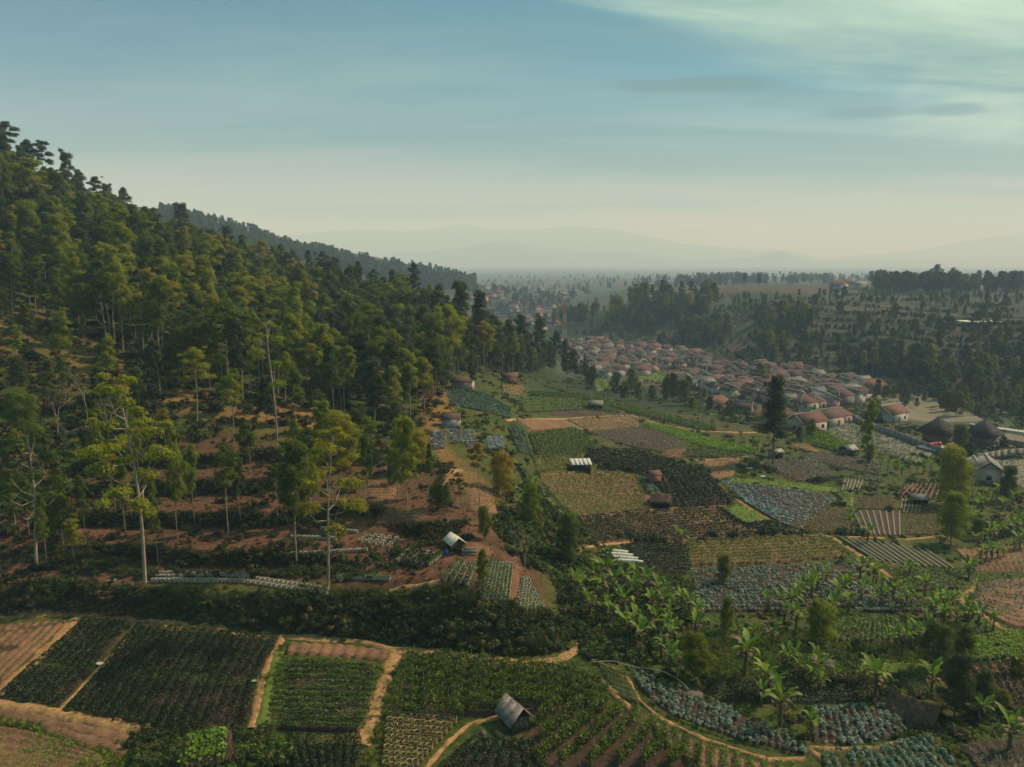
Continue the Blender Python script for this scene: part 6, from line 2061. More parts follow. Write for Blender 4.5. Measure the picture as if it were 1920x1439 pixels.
# ------------------------------------------------------------------ sheds and huts
def shed(px, py, w, d, h, rot, roof_mat, wall_mat, label, rise=0.8, over=0.35, open_front=True, name='shed', mono=False, panels=True):
    p = P1(px, py)
    root = link(name, None, None, (p[0], p[1], p[2] - 0.03), rot)
    tag(root, label, 'shed')
    for sx in (-1, 1):
        for sy in (-1, 1):
            link('post', mesh_np('post', *beam((sx * w / 2, sy * d / 2, -0.3), (sx * w / 2, sy * d / 2, h - 0.05), 0.055, 5), W_BOARD), root)
    if panels:
        walls = [('back', (-w / 2, w / 2, d / 2 - 0.03, d / 2 + 0.03)), ('side', (-w / 2 - 0.03, -w / 2 + 0.03, -d / 2 + 0.08, d / 2 - 0.08)), ('side', (w / 2 - 0.03, w / 2 + 0.03, -d / 2 + 0.08, d / 2 - 0.08))]
        if not open_front:
            walls.append(('front', (-w / 2, w / 2, -d / 2 - 0.03, -d / 2 + 0.03)))
        for nm, (x0, x1, y0, y1) in walls:
            m = link('wall', mesh_np('wall', *box(x0, x1, y0, y1, -0.2, h - 0.12), wall_mat), root)
            if p[1] < 110:      # boards one can tell apart
                along_x = (x1 - x0) > (y1 - y0)
                L = (x1 - x0) if along_x else (y1 - y0)
                k = max(3, int(L / 0.35))
                for i in range(k):
                    a0, a1 = i * L / k + 0.02, (i + 1) * L / k - 0.02
                    q = 0.012 + 0.02 * ((i * 7) % 3)
                    bx = box(x0 + a0, x0 + a1, y0 - q, y1 + q, -0.2, h - 0.14 - 0.05 * ((i * 5) % 3)) if along_x else box(x0 - q, x1 + q, y0 + a0, y0 + a1, -0.2, h - 0.14 - 0.05 * ((i * 5) % 3))
                    link('board', mesh_np('board', *bx, wall_mat), m)
    g = gable_roof(w, d, h, rise, over, 0.05)
    if mono:
        g = Geo()
        V, F = box(-w / 2 - over, w / 2 + over, -d / 2 - over, d / 2 + over, h, h + 0.06)
        V[:, 2] += (V[:, 1] + d / 2) / d * rise * 0.6
        g.add(V, F)
    thatch = roof_mat is R_THATCH and p[1] < 130
    if thatch:
        us, vs = np.linspace(-w / 2 - over, w / 2 + over, 26), np.linspace(-d / 2 - over, d / 2 + over, 21)
        U, Vv = np.meshgrid(us, vs, indexing='ij')
        Z = h + rise - np.abs(Vv) * rise / (d / 2) + 0.55 * fbm(U * 1.5 + px, Vv * 1.5, 4, 3) - 0.25 * (np.abs(U) > w / 2 + over * 0.6)
        Z2 = Z - 0.22
        g = Geo()
        ii = np.arange(26 * 21).reshape(26, 21)
        q4 = np.stack([ii[:-1, :-1], ii[1:, :-1], ii[1:, 1:], ii[:-1, 1:]], -1).reshape(-1, 4)
        g.add(np.stack([U, Vv, Z], -1).reshape(-1, 3), q4)
        g.add(np.stack([U, Vv, Z2], -1).reshape(-1, 3), q4[:, ::-1])
        rr = np.random.default_rng(int(px))
        n_ = 700
        su, sv = rr.uniform(-w / 2 - over, w / 2 + over, n_), rr.uniform(-d / 2 - over, d / 2 + over, n_)
        sz = h + rise - np.abs(sv) * rise / (d / 2) + 0.1 * rr.random(n_)
        dv = np.stack([rr.normal(size=n_) * 0.08, np.sign(sv) * 0.30, -0.30 * rise / (d / 2) * np.ones(n_)], 1)
        wv = np.stack([0.03 * np.ones(n_), np.zeros(n_), np.zeros(n_)], 1)
        c0 = np.stack([su, sv, sz], 1)
        g.add(np.stack([c0 - wv, c0 + wv, c0 + dv + wv, c0 + dv - wv], 1).reshape(-1, 3), np.arange(n_ * 4).reshape(n_, 4))
    rf = link('roof', g.mesh('roof', roof_mat), root)
    if (mono or p[1] < 130) and not thatch:
        k = max(3, int((w + 2 * over) / 0.75))
        for i in range(k):      # overlapping sheets
            x0 = -w / 2 - over + (w + 2 * over) * i / k
            x1 = -w / 2 - over + (w + 2 * over) * (i + 1) / k + 0.04
            zo = 0.012 + 0.018 * (i % 2)
            for s in ((-1, 1) if not mono else (0,)):
                if mono:
                    V = np.array([(x0, -d / 2 - over, h + 0.06 + zo - 0.6 * rise * over / d), (x1, -d / 2 - over, h + 0.06 + zo - 0.6 * rise * over / d), (x1, d / 2 + over, h + 0.06 + zo + 0.6 * rise * (1 + over / d)), (x0, d / 2 + over, h + 0.06 + zo + 0.6 * rise * (1 + over / d))])
                else:
                    drop = rise * over / (d / 2)
                    V = np.array([(x0, s * (d / 2 + over + 0.05 * (i % 3)), h - drop + zo), (x1, s * (d / 2 + over + 0.05 * (i % 3)), h - drop + zo), (x1, 0, h + rise + zo), (x0, 0, h + rise + zo)])
                V2_ = V + np.array([0, 0, 0.02])
                link('roof_sheet', mesh_np('roof_sheet', np.concatenate([V, V2_]), np.array([(0, 1, 2, 3), (7, 6, 5, 4), (0, 4, 5, 1), (1, 5, 6, 2), (2, 6, 7, 3), (3, 7, 4, 0)]), roof_mat), rf)
    return root


shed(964, 1358, 1.9, 1.5, 1.2, math.radians(-58), M_TIN, W_BOARD, 'tumbledown shed with patched grey tin roof between staked rows', 0.85)
sh = shed(1714, 1346, 2.8, 2.2, 0.8, math.radians(-52), R_THATCH, W_BOARD, 'old brown thatched hut with roof almost to the ground', 1.05, 0.5)
lh = shed(392, 1432, 2.6, 2.2, 1.6, math.radians(20), R_THATCH, W_WHITE, 'small hut with its roof buried under green vines', 0.9, 0.4)
g = Geo()
rnd_ = np.random.default_rng(4)
n_ = 900
vx = rnd_.uniform(-1.9, 1.3, n_); vy = rnd_.uniform(-1.6, 1.6, n_)
vz = 1.6 + 0.95 - np.abs(vy) * 0.72 + rnd_.uniform(0.0, 0.22, n_)
vz = np.where(np.abs(vy) > 1.4, vz - rnd_.random(n_) * 0.9, vz)
vz = np.where(vx < -1.4, vz - rnd_.random(n_) * 1.4, vz)
V, F = leaf_faces(np.stack([vx, vy, vz], 1), np.stack([vx * 0.1, np.sign(vy) * 0.5, np.ones(n_)], 1) + rnd_.normal(size=(n_, 3)) * 0.35, 0.24 * rnd_.uniform(0.7, 1.3, n_), rnd_, 0.9)
g.add(V, F)
link('vines', g.mesh('vines', M_BRIGHT), lh)
shed(1088, 884, 3.6, 2.4, 1.7, math.radians(4), M_STEELW, W_GREY, 'little shed with white corrugated roof at the head of the striped plot', 0.7, 0.25, mono=True)
shed(1225, 906, 2.2, 2.2, 2.0, math.radians(15), R_RED, W_BRICK, 'brick coloured hut in the dark orchard', 0.6, 0.2, False)
shed(1238, 950, 3.0, 2.6, 1.6, math.radians(-10), R_THATCH, W_BOARD, 'dark roofed hut beside the red earth path', 0.8, 0.3)
shed(1720, 946, 2.8, 2.2, 1.5, math.radians(-8), R_GREY, W_BOARD, 'grey brown roofed hut amid the white laned plots', 0.6, 0.3)
shed(1590, 854, 3.2, 2.8, 1.8, math.radians(25), M_TIN, W_BOARD, 'grey tin roofed hut above the teal cabbages', 0.8, 0.3)
shed(1116, 768, 4.2, 3.0, 2.0, math.radians(-5), R_GREY, W_GREY, 'grey field hut above the bare soil strip', 0.9, 0.3)
shed(955, 718, 4.5, 3.4, 2.4, math.radians(10), R_THATCH, W_BRICK, 'brick field hut at the forest tip', 1.0, 0.4, False)
shed(868, 730, 5, 3.5, 2.2, math.radians(-10), R_THATCH, W_CREAM, 'small thatched hut under the forest edge', 1.0, 0.4, False)
shed(1454, 858, 2.6, 2.0, 1.6, math.radians(20), M_TIN, W_CREAM, 'small pale hut with white tarp beside the grey green cabbages', 0.5, 0.25)
shed(846, 800, 3.2, 2.6, 1.8, math.radians(0), R_THATCH, W_WHITE, 'tiny hut with white wall among the cabbage terraces', 0.8, 0.25, False)

# tarp shack with barrel and trough
p = P1(853, 1034)
root = link('tarp_shack', None, None, (p[0], p[1], p[2] + 0.1), math.radians(-62), (0.82, 0.82, 0.82))
tag(root, 'small shack with white tarpaulin gable roof on the brown slope', 'shed')
for sx in (-1, 1):
    for sy in (-1, 1):
        link('post', mesh_np('post', *beam((sx * 1.1, sy * 0.85, -0.4), (sx * 1.1, sy * 0.85, 1.45), 0.045, 5), M_STAKE), root)
link('roof', gable_roof(2.4, 1.9, 1.45, 0.75, 0.22, 0.04).mesh('roof', M_TARP), root)
link('back_panel', mesh_np('back_panel', *box(-1.05, 1.05, 0.80, 0.86, 0, 1.3), W_BOARD), root)
link('side_panel', mesh_np('side_panel', *box(-1.12, -1.06, -0.8, 0.2, 0, 1.2), W_BOARD), root)
link('bench', mesh_np('bench', *box(-0.6, 0.9, 0.1, 0.6, 0.35, 0.45), W_BOARD), root)
th = np.arange(12) * 2 * np.pi / 12


def barrel(px, py, r, h, mat, label, name='barrel', z=None):
    q = P1(px, py)
    prof = [(0.92, 0), (1, 0.06), (1, 0.3), (1.05, 0.34), (1, 0.38), (1, 0.62), (1.05, 0.66), (1, 0.7), (1, 0.93), (0.8, 1.0), (0.0, 1.0)]
    V = np.array([[a * r * math.cos(t), a * r * math.sin(t), b * h] for a, b in prof for t in th])
    k = len(prof)
    ii = np.arange(k * 12).reshape(k, 12)
    F = np.stack([ii[:-1], np.roll(ii, -1, 1)[:-1], np.roll(ii, -1, 1)[1:], ii[1:]], -1).reshape(-1, 4)
    o = link(name, mesh_np(name, V, F, mat, True), None, (q[0], q[1], q[2] + 0.12 if z is None else z))
    return tag(o, label, name.replace('_', ' '))


barrel(838, 1042, 0.2, 0.55, M_BLUEP, 'blue plastic barrel in front of the white tarp shack')
q = P1(880, 1040)
tr_ = link('trough', None, None, (q[0], q[1], q[2] + 0.15), math.radians(8))
tag(tr_, 'grey water trough on the red earth beside the tarp shack', 'trough')
for nm, b_ in (('base', (-0.8, 0.8, -0.4, 0.4, -0.2, 0.12)), ('rim', (-0.8, 0.8, -0.4, -0.30, 0.122, 0.5)), ('rim', (-0.8, 0.8, 0.30, 0.4, 0.122, 0.5)), ('rim', (-0.8, -0.7, -0.298, 0.298, 0.122, 0.5)), ('rim', (0.7, 0.8, -0.298, 0.298, 0.122, 0.5))):
    link(nm, mesh_np(nm, *box(*b_), W_GREY), tr_)


# ------------------------------------------------------------------ compound: pavilions, tanks, walls
def pavilion(px, py, label, s=1.0):
    p = P1(px, py)
    root = link('pavilion', None, None, (p[0], p[1], p[2]), 0.45)
    tag(root, label, 'pavilion')
    w = 3.1 * s
    link('plinth', mesh_np('plinth', *box(-w - 0.3, w + 0.3, -w - 0.3, w + 0.3, -1.0, 0.5), W_GREY), root)
    link('lower_wall', mesh_np('lower_wall', *box(-w + 0.2, w - 0.2, -w + 0.2, w - 0.2, 0.502, 2.6), W_BOARD), root)
    link('upper_wall', mesh_np('upper_wall', *box(-w, w, -w, w, 2.602, 4.6), W_WOOD), root)
    for i in range(4):
        a = i * math.pi / 2
        for k in (-0.6, 0.0, 0.6):
            f = link('window', mesh_np('window', *box(k * w - 0.5, k * w + 0.5, -w - 0.05, -w + 0.05, 3.0, 4.3), W_WHITE if (i == 0 and k < 0) else W_WOOD), root)
            f.rotation_euler = (0, 0, a)
            link('pane', mesh_np('pane', *box(k * w - 0.4, k * w + 0.4, -w - 0.08, -w + 0.08, 3.1, 4.2), W_WHITE if (i == 0 and k < 0) else M_GLASSD), f)
    g = gable_roof(2 * w, 2 * w, 4.55, 2.9, 1.0, 0.25, hip=w + 0.99)
    link('roof', g.mesh('roof', R_DARK), root)
    return root


pv1 = pavilion(1756, 832, 'timber pavilion with black pyramid roof beside the red tanks', 0.88)
pavilion(1842, 836, 'timber pavilion with black pyramid roof at the right, farther from the tanks', 0.82)
q = P1(1752, 846)
pd = link('platform', None, None, (q[0], q[1], q[2]), 0.4)
tag(pd, 'pale concrete platform carrying the red tanks', 'platform')
link('slab', mesh_np('slab', *box(-3.4, 3.4, -2.4, 2.4, -1, 0.9), W_GREY), pd)
link('edge', mesh_np('edge', *box(-3.6, 3.6, -2.6, 2.6, 0.902, 1.05), W_WHITE), pd)
for i, dx in enumerate((-1.5, 0.0, 1.5)):
    barrel(1752, 846, 0.62, 1.15, M_REDP, ['red water tank on the platform, left of three', 'red water tank on the platform, middle of three', 'red water tank on the platform, right of three'][i], 'water_tank', z=q[2] + 1.05)
    o = COL.objects[-1]
    o.location = (q[0] + dx * math.cos(0.4), q[1] + dx * math.sin(0.4) + 0.3 * (i == 1), q[2] + 1.05)


def wall_run(name, label, line, h, t, mat, cap=True):
    w = P(*dense_px(line, 40).T)
    L = np.linalg.norm(np.diff(w[:, :2], axis=0), axis=1).sum()
    m = int(L / 3) + 2
    c = resample(w[:, :2], m)
    root = link(name, None, None, (c[0, 0], c[0, 1], float(H(c[0, 0], c[0, 1]))))
    tag(root, label, 'wall', None, 'thing')
    o0 = np.array(root.location)
    for i in range(m - 1):
        a, b = c[i], c[i + 1]
        d = b - a
        l = np.linalg.norm(d)
        ang = math.atan2(d[1], d[0])
        z = float(min(H(*a), H(*b)))
        o = link('panel', mesh_np('panel', *box(0, l - 0.25, -t / 2, t / 2, -0.8, h), mat), root, (a[0] - o0[0], a[1] - o0[1], z - o0[2]), ang)
        link('pillar', mesh_np('pillar', *box(-0.24, 0.0, -t / 2 - 0.06, t / 2 + 0.06, -0.8, h + 0.12), mat), root, (a[0] - o0[0], a[1] - o0[1], z - o0[2]), ang)
    return root


wall_run('compound_wall', 'grey cement wall running down beside the fallow plot', [(1586, 782), (1620, 800), (1680, 822), (1740, 846), (1790, 862)], 2.0, 0.22, W_GREY)
wall_run('compound_wall', 'grey cement wall below the pavilions', [(1800, 860), (1834, 866), (1880, 858), (1960, 852)], 2.0, 0.22, W_GREY)
wall_run('compound_wall', 'low grey wall behind the right pavilion', [(1886, 834), (1930, 842), (1960, 846)], 1.6, 0.22, W_GREY)
for i in range(19):
    q = P1(1828 + i * 6.3, 800 + i * 0.85)
    o = link('seedbed_cover', None, None, (q[0], q[1], q[2]), 0.1)
    a = np.linspace(0, math.pi, 7)
    V = np.array([(0.42 * math.cos(t) * 1.0, y, 0.55 * math.sin(t) + 0.02) for y in (-2.4, 2.4) for t in a])
    ii = np.arange(14).reshape(2, 7)
    F = np.stack([ii[0, :-1], ii[0, 1:], ii[1, 1:], ii[1, :-1]], -1)
    link('sheet', mesh_np('sheet', V, F, M_TARP, True), o)
    for y in (-2.4, 0.0, 2.4):
        hp = np.array([(0.43 * math.cos(t), y, 0.56 * math.sin(t)) for t in a])
        link('hoop', mesh_np('hoop', *tube(hp, np.full(7, 0.025), 4), M_STAKE), o)
    tag(o, 'white hooped seedbed cover in the row behind the right pavilion', 'seedbed cover', 'seedbed covers behind the right pavilion')
for i in range(4):
    q = P1(1148 + i * 9, 1036 + i * 6.2)
    o = link('seedbed_cover', None, None, (q[0], q[1], q[2] + 0.05), math.radians(-12))
    a = np.linspace(0, math.pi, 7)
    V = np.array([(x, 0.34 * math.cos(t), 0.36 * math.sin(t) + 0.02 + 0.03 * math.sin(x * 2.1)) for x in np.linspace(-2.1, 2.1, 8) for t in a])
    ii = np.arange(56).reshape(8, 7)
    F = np.stack([ii[:-1, :-1], ii[1:, :-1], ii[1:, 1:], ii[:-1, 1:]], -1).reshape(-1, 4)
    link('sheet', mesh_np('sheet', V, F, M_TARP, True), o)
    for x in (-2.1, -0.7, 0.7, 2.1):
        hp = np.array([(x, 0.35 * math.cos(t), 0.37 * math.sin(t) + 0.02) for t in a])
        link('hoop', mesh_np('hoop', *tube(hp, np.full(7, 0.02), 4), M_STAKE), o)
    tag(o, ['white plastic tunnel above the bananas, farthest of four', 'white plastic tunnel above the bananas, second farthest of four', 'white plastic tunnel above the bananas, second nearest of four', 'white plastic tunnel above the bananas, nearest of four'][i], 'seedbed cover', 'plastic tunnels above the bananas')

# ------------------------------------------------------------------ mast
def mast(px, py, height):
    p = P1(px, py)
    root = link('radio_mast', None, None, (p[0], p[1], p[2] - 0.5))
    tag(root, 'red and white banded lattice radio mast beside the village', 'mast')
    nb = 6
    for b in range(nb):
        z0, z1 = height * b / nb, height * (b + 1) / nb
        w0, w1 = 1.7 - 1.1 * b / nb, 1.7 - 1.1 * (b + 1) / nb
        g = Geo()
        c0 = [(-w0, -w0, z0), (w0, -w0, z0), (w0, w0, z0), (-w0, w0, z0)]
        c1 = [(-w1, -w1, z1), (w1, -w1, z1), (w1, w1, z1), (-w1, w1, z1)]
        for i in range(4):
            j = (i + 1) % 4
            g.add(*beam(c0[i], c1[i], 0.17))
            g.add(*beam(c0[i], c1[j], 0.10))
            g.add(*beam(c0[j], c1[i], 0.10))
            g.add(*beam(c0[i], c0[j], 0.09))
        link('mast_section', g.mesh('mast_section', [M_STEELR, M_STEELW][b % 2 if b < 5 else 0]), root)
    for i in range(3):
        a = i * 2.1
        link('antenna', mesh_np('antenna', *box(1.2 * math.cos(a) - 0.22, 1.2 * math.cos(a) + 0.22, 1.2 * math.sin(a) - 0.15, 1.2 * math.sin(a) + 0.15, height - 3.2, height + 0.6), M_STEELW), root)


mast(1058, 645, 38)


# ------------------------------------------------------------------ boulders, hose, small litter
def boulder(px, py, r, label, seed, flat=0.65):
    rnd = np.random.default_rng(seed)
    p = P1(px, py)
    th = np.linspace(0, 2 * np.pi, 17)[:-1]
    ph = np.linspace(-1.3, 1.45, 9)
    V = []
    for a in ph:
        for t in th:
            d = np.array([math.cos(t) * math.cos(a), math.sin(t) * math.cos(a), math.sin(a)])
            k = 1 + 0.5 * float(fbm(np.array([d[0] * 1.6 + seed]), np.array([d[1] * 1.6 + d[2] * 1.3]), 3, seed)[0]) * 1.6
            V.append(d * r * k * np.array([1.25, 0.95, flat]))
    ii = np.arange(9 * 16).reshape(9, 16)
    F = np.stack([ii[:-1], np.roll(ii, -1, 1)[:-1], np.roll(ii, -1, 1)[1:], ii[1:]], -1).reshape(-1, 4)
    V.append(np.array([0, 0, r * flat]))
    F3 = np.stack([ii[-1], np.roll(ii[-1], -1), np.full(16, len(V) - 1)], -1)
    o = link('boulder', mesh_np('boulder', np.array(V), [F3, F], M_STONE), None, (p[0], p[1], p[2] + r * 0.15), rnd.random() * 6)
    return tag(o, label, 'boulder')


boulder(1548, 1250, 0.85, 'large grey boulder among the bananas beside the uneven round tree', 3)
boulder(906, 1376, 0.28, 'pale stone beside the tin roofed shed', 5)
boulder(1300, 1308, 0.7, 'brown rock at the edge of the cabbage strip', 7, 0.4)
boulder(1130, 1282, 0.3, 'small tan stone beside the staked rows', 9)
hp = P(*dense_px([(1112, 1252), (1150, 1250), (1190, 1262), (1240, 1268), (1270, 1284), (1292, 1304)], 30).T)
hp[:, 2] += 0.55
o = link('hose', mesh_np('hose', *tube(hp, np.full(30, 0.022), 6), M_STEELW, True))
tag(o, 'white water hose strung along the top of the cabbage strip', 'hose')
for i, (px, py, s_) in enumerate([(188, 1248, .25), (442, 1192, .22), (210, 1091, .25), (478, 1280, .18), (1405, 880, .35), (1430, 895, .3), (1835, 607, 6.0)]):
    q = P1(px, py)
    rnd = np.random.default_rng(i)
    V = np.array([(a, b, 0.12 * s_ + 0.25 * s_ * rnd.random()) for a in np.linspace(-1.6, 1.6, 4) * s_ for b in np.linspace(-1, 1, 4) * s_])
    if s_ > 2: V[:, 2] = 1.2
    ii = np.arange(16).reshape(4, 4)
    F = np.stack([ii[:-1, :-1], ii[1:, :-1], ii[1:, 1:], ii[:-1, 1:]], -1).reshape(-1, 4)
    o = link('plastic_sheet', mesh_np('plastic_sheet', V, F, M_TARP, True), None, (q[0], q[1], q[2] + 0.15))
    tag(o, ['crumpled white plastic scrap on the thin bund between potato plots', 'crumpled white plastic scrap at the top of the large potato plot', 'crumpled white plastic scrap above the left bank', 'crumpled white plastic scrap on the bund left of the level rows',
            'white plastic scrap beside the red terrace, upper', 'white plastic scrap beside the red terrace, lower', 'large white sheet laid out on the far terraces'][i], 'plastic sheet')

# ------------------------------------------------------------------ undergrowth
def shrub_mesh(seed, r, leaf, mat, flat=0.8, n=None):
    rnd = np.random.default_rng(seed)
    g = Geo()
    for i in range(rnd.integers(5, 9)):
        c = rnd.normal(size=3) * np.array([0.6, 0.6, 0.0]) * r + np.array([0, 0, r * rnd.uniform(0.1, 0.75)])
        clump(g, c, r * rnd.uniform(0.25, 0.62), rnd, flat * rnd.uniform(0.7, 1.4), leaf, 0.75, -0.1, 0.15)
    return g.mesh('shrub', mat)


def tuft_mesh(seed, h, n, mat):
    rnd = np.random.default_rng(seed)
    a = rnd.random(n) * 6.28
    r0 = rnd.random(n) * 0.25
    lean = rnd.uniform(0.15, 0.55, n)
    b = np.stack([np.cos(a) * r0, np.sin(a) * r0, np.zeros(n)], 1)
    t = b + np.stack([np.cos(a) * lean * h, np.sin(a) * lean * h, h * rnd.uniform(0.6, 1.0, n)], 1)
    s = np.stack([-np.sin(a), np.cos(a), np.zeros(n)], 1) * 0.05
    V = np.stack([b - s, b + s, t + s * 0.3, t - s * 0.3], 1).reshape(-1, 3)
    return mesh_np('tuft', V, np.arange(n * 4).reshape(n, 4), mat)


SHRUB = [shrub_mesh(i, 0.8, 0.22, M_SCRUB) for i in range(6)]
SHRUBD = [shrub_mesh(10 + i, 0.8, 0.24, M_DRY, 0.7) for i in range(2)]
SHRUBG = [shrub_mesh(20 + i, 0.7, 0.24, M_GREEN, 0.8) for i in range(3)]
TUFT = [tuft_mesh(i, 0.45, 34, M_OLIVE) for i in range(3)]
REED = [tuft_mesh(30 + i, 1.3, 40, M_SCRUB) for i in range(2)]
TUFTG = [tuft_mesh(5 + i, 0.35, 34, M_BRIGHT) for i in range(2)]
TUFTD = [tuft_mesh(8 + i, 0.5, 34, M_DRY) for i in range(2)]

_boxes = [(p[:, 0].min(), p[:, 0].max(), p[:, 1].min(), p[:, 1].max()) for p in FIELD_POLYS]


def clear_of_fields(p):
    ok = np.ones(len(p), bool)
    for poly, (x0, x1, y0, y1) in zip(FIELD_POLYS, _boxes):
        k = np.where(ok & (p[:, 0] > x0) & (p[:, 0] < x1) & (p[:, 1] > y0) & (p[:, 1] < y1))[0]
        if len(k):
            ok[k[in_poly(p[k, 0], p[k, 1], poly)]] = False
    return ok


def cover(name, label, polys, src, smin, smax, seed, avoid=True, zoff=-0.08):
    """polys: (pixel polygon, count, ymin, ymax), spread evenly over the ground rather than over the picture"""
    rnd = np.random.default_rng(seed)
    A = []
    for poly, n, y0, y1 in polys:
        poly = np.array(poly, float)
        b0, b1 = poly.min(0), poly.max(0)
        m = int(n * 4)
        px = rnd.uniform(b0[0], b1[0], m); py = rnd.uniform(b0[1], b1[1], m)
        k = in_poly(px, py, poly)
        p = P(px[k], py[k])
        p = p[(p[:, 1] > y0) & (p[:, 1] < y1)][:n]
        A.append(p)
    A = np.concatenate(A)
    if avoid:
        A = A[clear_of_fields(A)]
    s = rnd.uniform(smin, smax, len(A)) * np.clip(0.8 + 1.2 * fbm(A[:, 0] * 0.15, A[:, 1] * 0.15, 3, seed), 0.45, 1.6)
    A = A.copy(); A[:, 2] += zoff
    return instance_mass(name, label, src, A, s, seed)


BANKP = [(-20, 1098), (130, 1092), (280, 1102), (460, 1104), (620, 1122), (730, 1112), (850, 1104), (900, 1134), (1000, 1156), (1050, 1140), (1085, 1180), (1056, 1216), (1000, 1228), (900, 1222), (735, 1202), (540, 1180), (420, 1170), (260, 1154), (140, 1140), (-20, 1144)]
cover('undergrowth', 'dense dark shrubs and brambles covering the steep bank', [(BANKP, 1600, 55, 100)], SHRUB + REED + SHRUBG[:1] + TUFT[1:2], 0.35, 1.25, 41, True)
cover('undergrowth', 'dry brown grass hanging on the left end of the bank', [([(-20, 1096), (200, 1094), (230, 1150), (-20, 1150)], 300, 55, 100), ([(560, 1100), (640, 1115), (640, 1190), (600, 1190)], 60, 55, 100)], TUFTD + SHRUBD, 0.5, 1.2, 42, False)
cover('undergrowth', 'green shrub thicket right of the grow bag beds', [([(960, 900), (1010, 930), (1090, 1000), (1180, 1060), (1300, 1090), (1300, 1160), (1180, 1240), (1100, 1230), (1060, 1160), (1030, 1080), (960, 1040), (920, 980)], 1100, 55, 140)], SHRUB + SHRUBG, 0.5, 1.25, 43)
cover('undergrowth', 'dark scrub below the hillside forest', [(SCRUBLAND, 1150, 80, 200)], SHRUB + SHRUB + SHRUBD, 0.9, 2.2, 44)
cover('undergrowth', 'forest floor shrubs on the hill', [(FOREST, 1500, 100, 340)], SHRUB, 1.0, 2.4, 45)
cover('undergrowth', 'patches of low scrub on the brown terraces', [([(-40, 960), (250, 860), (560, 820), (840, 870), (930, 960), (820, 1080), (600, 1090), (280, 1090), (-40, 1095)], 520, 60, 150)], SHRUB + TUFTD + SHRUBD[:1], 0.5, 1.3, 46)
cover('undergrowth', 'dry leaf litter and tufts on the brown terraces', [([(-40, 960), (250, 860), (560, 820), (840, 870), (960, 960), (1000, 1140), (820, 1090), (600, 1100), (280, 1095), (-40, 1098)], 1500, 60, 150)], TUFTD, 0.35, 0.9, 47)
# dark growth on the risers between the brown terraces
_rn = np.random.default_rng(58)
_q = scatter_px([(60, 960), (250, 850), (560, 810), (840, 870), (900, 960), (800, 1060), (600, 1085), (280, 1085), (60, 1070)], 9000, 58, 74, 160)
_fz = _q[:, 2] / 1.7 - np.floor(_q[:, 2] / 1.7)
_q = _q[(_fz > 0.12) & (_fz < 0.9)]
_q = _q[clear_of_fields(_q)][:1700]
instance_mass('undergrowth', 'dark weeds on the steps between the brown terraces', SHRUB + REED, _q - np.array([0, 0, 0.08]), _rn.uniform(0.35, 0.85, len(_q)), 58)
RIGHTP = [(1090, 1180), (1300, 1040), (1500, 1000), (1930, 1000), (1930, 1440), (1700, 1440), (1500, 1390), (1280, 1300), (1180, 1260)]
cover('undergrowth', 'weeds and shrubs between the plots on the right', [(RIGHTP, 2000, 40, 140)], SHRUB + SHRUBG + TUFT, 0.35, 0.95, 48)
cover('grass', 'bright grass around the bananas and round trees', [([(1280, 1180), (1560, 1190), (1800, 1230), (1800, 1290), (1560, 1275), (1330, 1280), (1280, 1240)], 2600, 40, 110)], TUFTG + TUFT, 0.6, 1.3, 49)
MIDP = [(800, 720), (960, 700), (1250, 740), (1480, 800), (1700, 850), (1930, 880), (1930, 1010), (1500, 1005), (1300, 1040), (1120, 1030), (1000, 930), (940, 860), (800, 820)]
cover('undergrowth', 'hedges and weeds between the middle distance plots', [(MIDP, 2600, 90, 330)], SHRUB + SHRUBG + TUFT, 0.5, 1.5, 50)
cover('grass', 'weedy grass around the lower left garden and bunds', [([(-20, 1340), (120, 1360), (300, 1390), (520, 1375), (560, 1440), (-20, 1440)], 1200, 30, 80), ([(470, 1210), (530, 1210), (510, 1380), (460, 1380)], 260, 40, 80), ([(660, 1370), (740, 1200), (760, 1210), (720, 1440), (660, 1440)], 200, 40, 80)], TUFT + TUFTG, 0.5, 1.2, 51, True)
cover('undergrowth', 'leafy bushes around the vine covered hut', [([(270, 1365), (330, 1372), (500, 1372), (540, 1440), (250, 1440)], 160, 30, 80)], SHRUBG + SHRUB, 0.7, 1.4, 52, False)
cover('undergrowth', 'shrubs and gardens among the village houses', [([(1060, 640), (1340, 670), (1660, 725), (1660, 800), (1480, 830), (1280, 760), (1060, 720)], 900, 200, 700)], SHRUB + SHRUBG, 0.9, 2.4, 53)
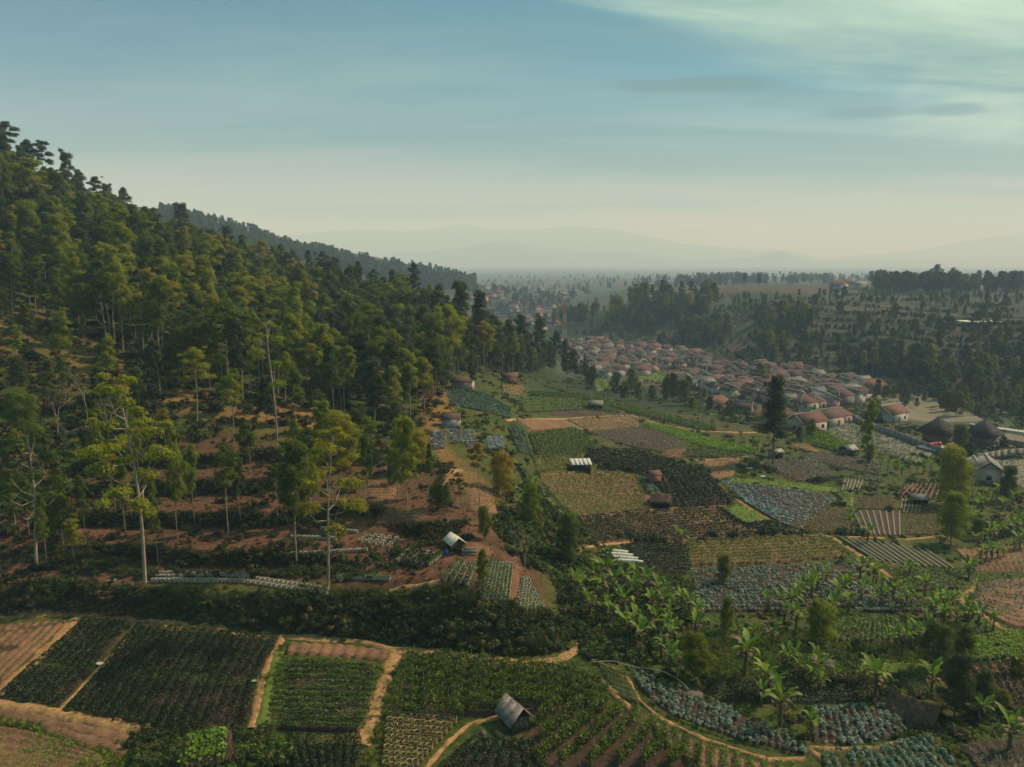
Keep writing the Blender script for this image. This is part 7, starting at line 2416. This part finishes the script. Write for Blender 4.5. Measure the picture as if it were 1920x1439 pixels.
cover('undergrowth', 'bushes along the compound and its gardens', [([(1640, 780), (1740, 800), (1930, 790), (1930, 880), (1820, 880), (1700, 840)], 240, 150, 320)], SHRUB + SHRUBG, 0.7, 1.8, 54)
cover('undergrowth', 'dark thicket at the foot of the far terraces', [([(1640, 715), (1930, 730), (1930, 800), (1850, 790), (1660, 745)], 420, 200, 420), ([(1290, 640), (1640, 690), (1640, 715), (1440, 690), (1290, 665)], 240, 280, 600)], SHRUB + SHRUBG, 0.8, 2.4, 55)
# coffee bushes dotted along the dark rows, one by one
cof = np.random.default_rng(3)
COFFEE = [(1196, 872), (1212, 880), (1150, 866), (1166, 876), (1180, 884), (1232, 888), (1250, 892), (1272, 884), (1296, 890), (1318, 886), (1262, 904), (1284, 912), (1300, 924), (1322, 932), (1340, 922), (1356, 934), (1270, 930), (1292, 940),
          (1164, 1012), (1184, 1014), (1200, 1018), (1222, 1016), (1240, 1022), (1312, 1018), (1340, 1014), (1372, 1012), (1400, 1010), (1426, 1008), (1452, 1006), (1474, 1004), (1496, 1008), (1120, 868), (1106, 860), (1136, 878),
          (1726, 858), (1736, 862), (1748, 866), (1760, 868), (1712, 856)]
CB = [shrub_mesh(60 + i, 0.8, 0.2, M_POTATO, 1.0) for i in range(3)]
for px, py in COFFEE:
    q = P1(px, py)
    o = link('coffee_bush', CB[cof.integers(3)], None, (q[0], q[1], q[2]), cof.random() * 6, (1, 1, 1))
    o.scale = [cof.uniform(0.9, 1.5)] * 3
    tag(o, 'dark rounded coffee bush along the edge of the dark orchard rows', 'bush', 'coffee bushes along the dark rows')

# ------------------------------------------------------------------ labels: number the look-alikes of small groups from left to right
by_label = {}
for o in COL.objects:
    if o.parent is None and 'label' in o and o.get('kind') != 'stuff':
        by_label.setdefault(o['label'], []).append(o)
for lab, lst in by_label.items():
    if 1 < len(lst) <= 39:
        for k, o in enumerate(sorted(lst, key=lambda o: o.location.x / max(o.location.y, 1))):
            words_ = len(lab.split())
            o['label'] = lab + (f', {ORD[k]} from left' if words_ <= 13 else '')
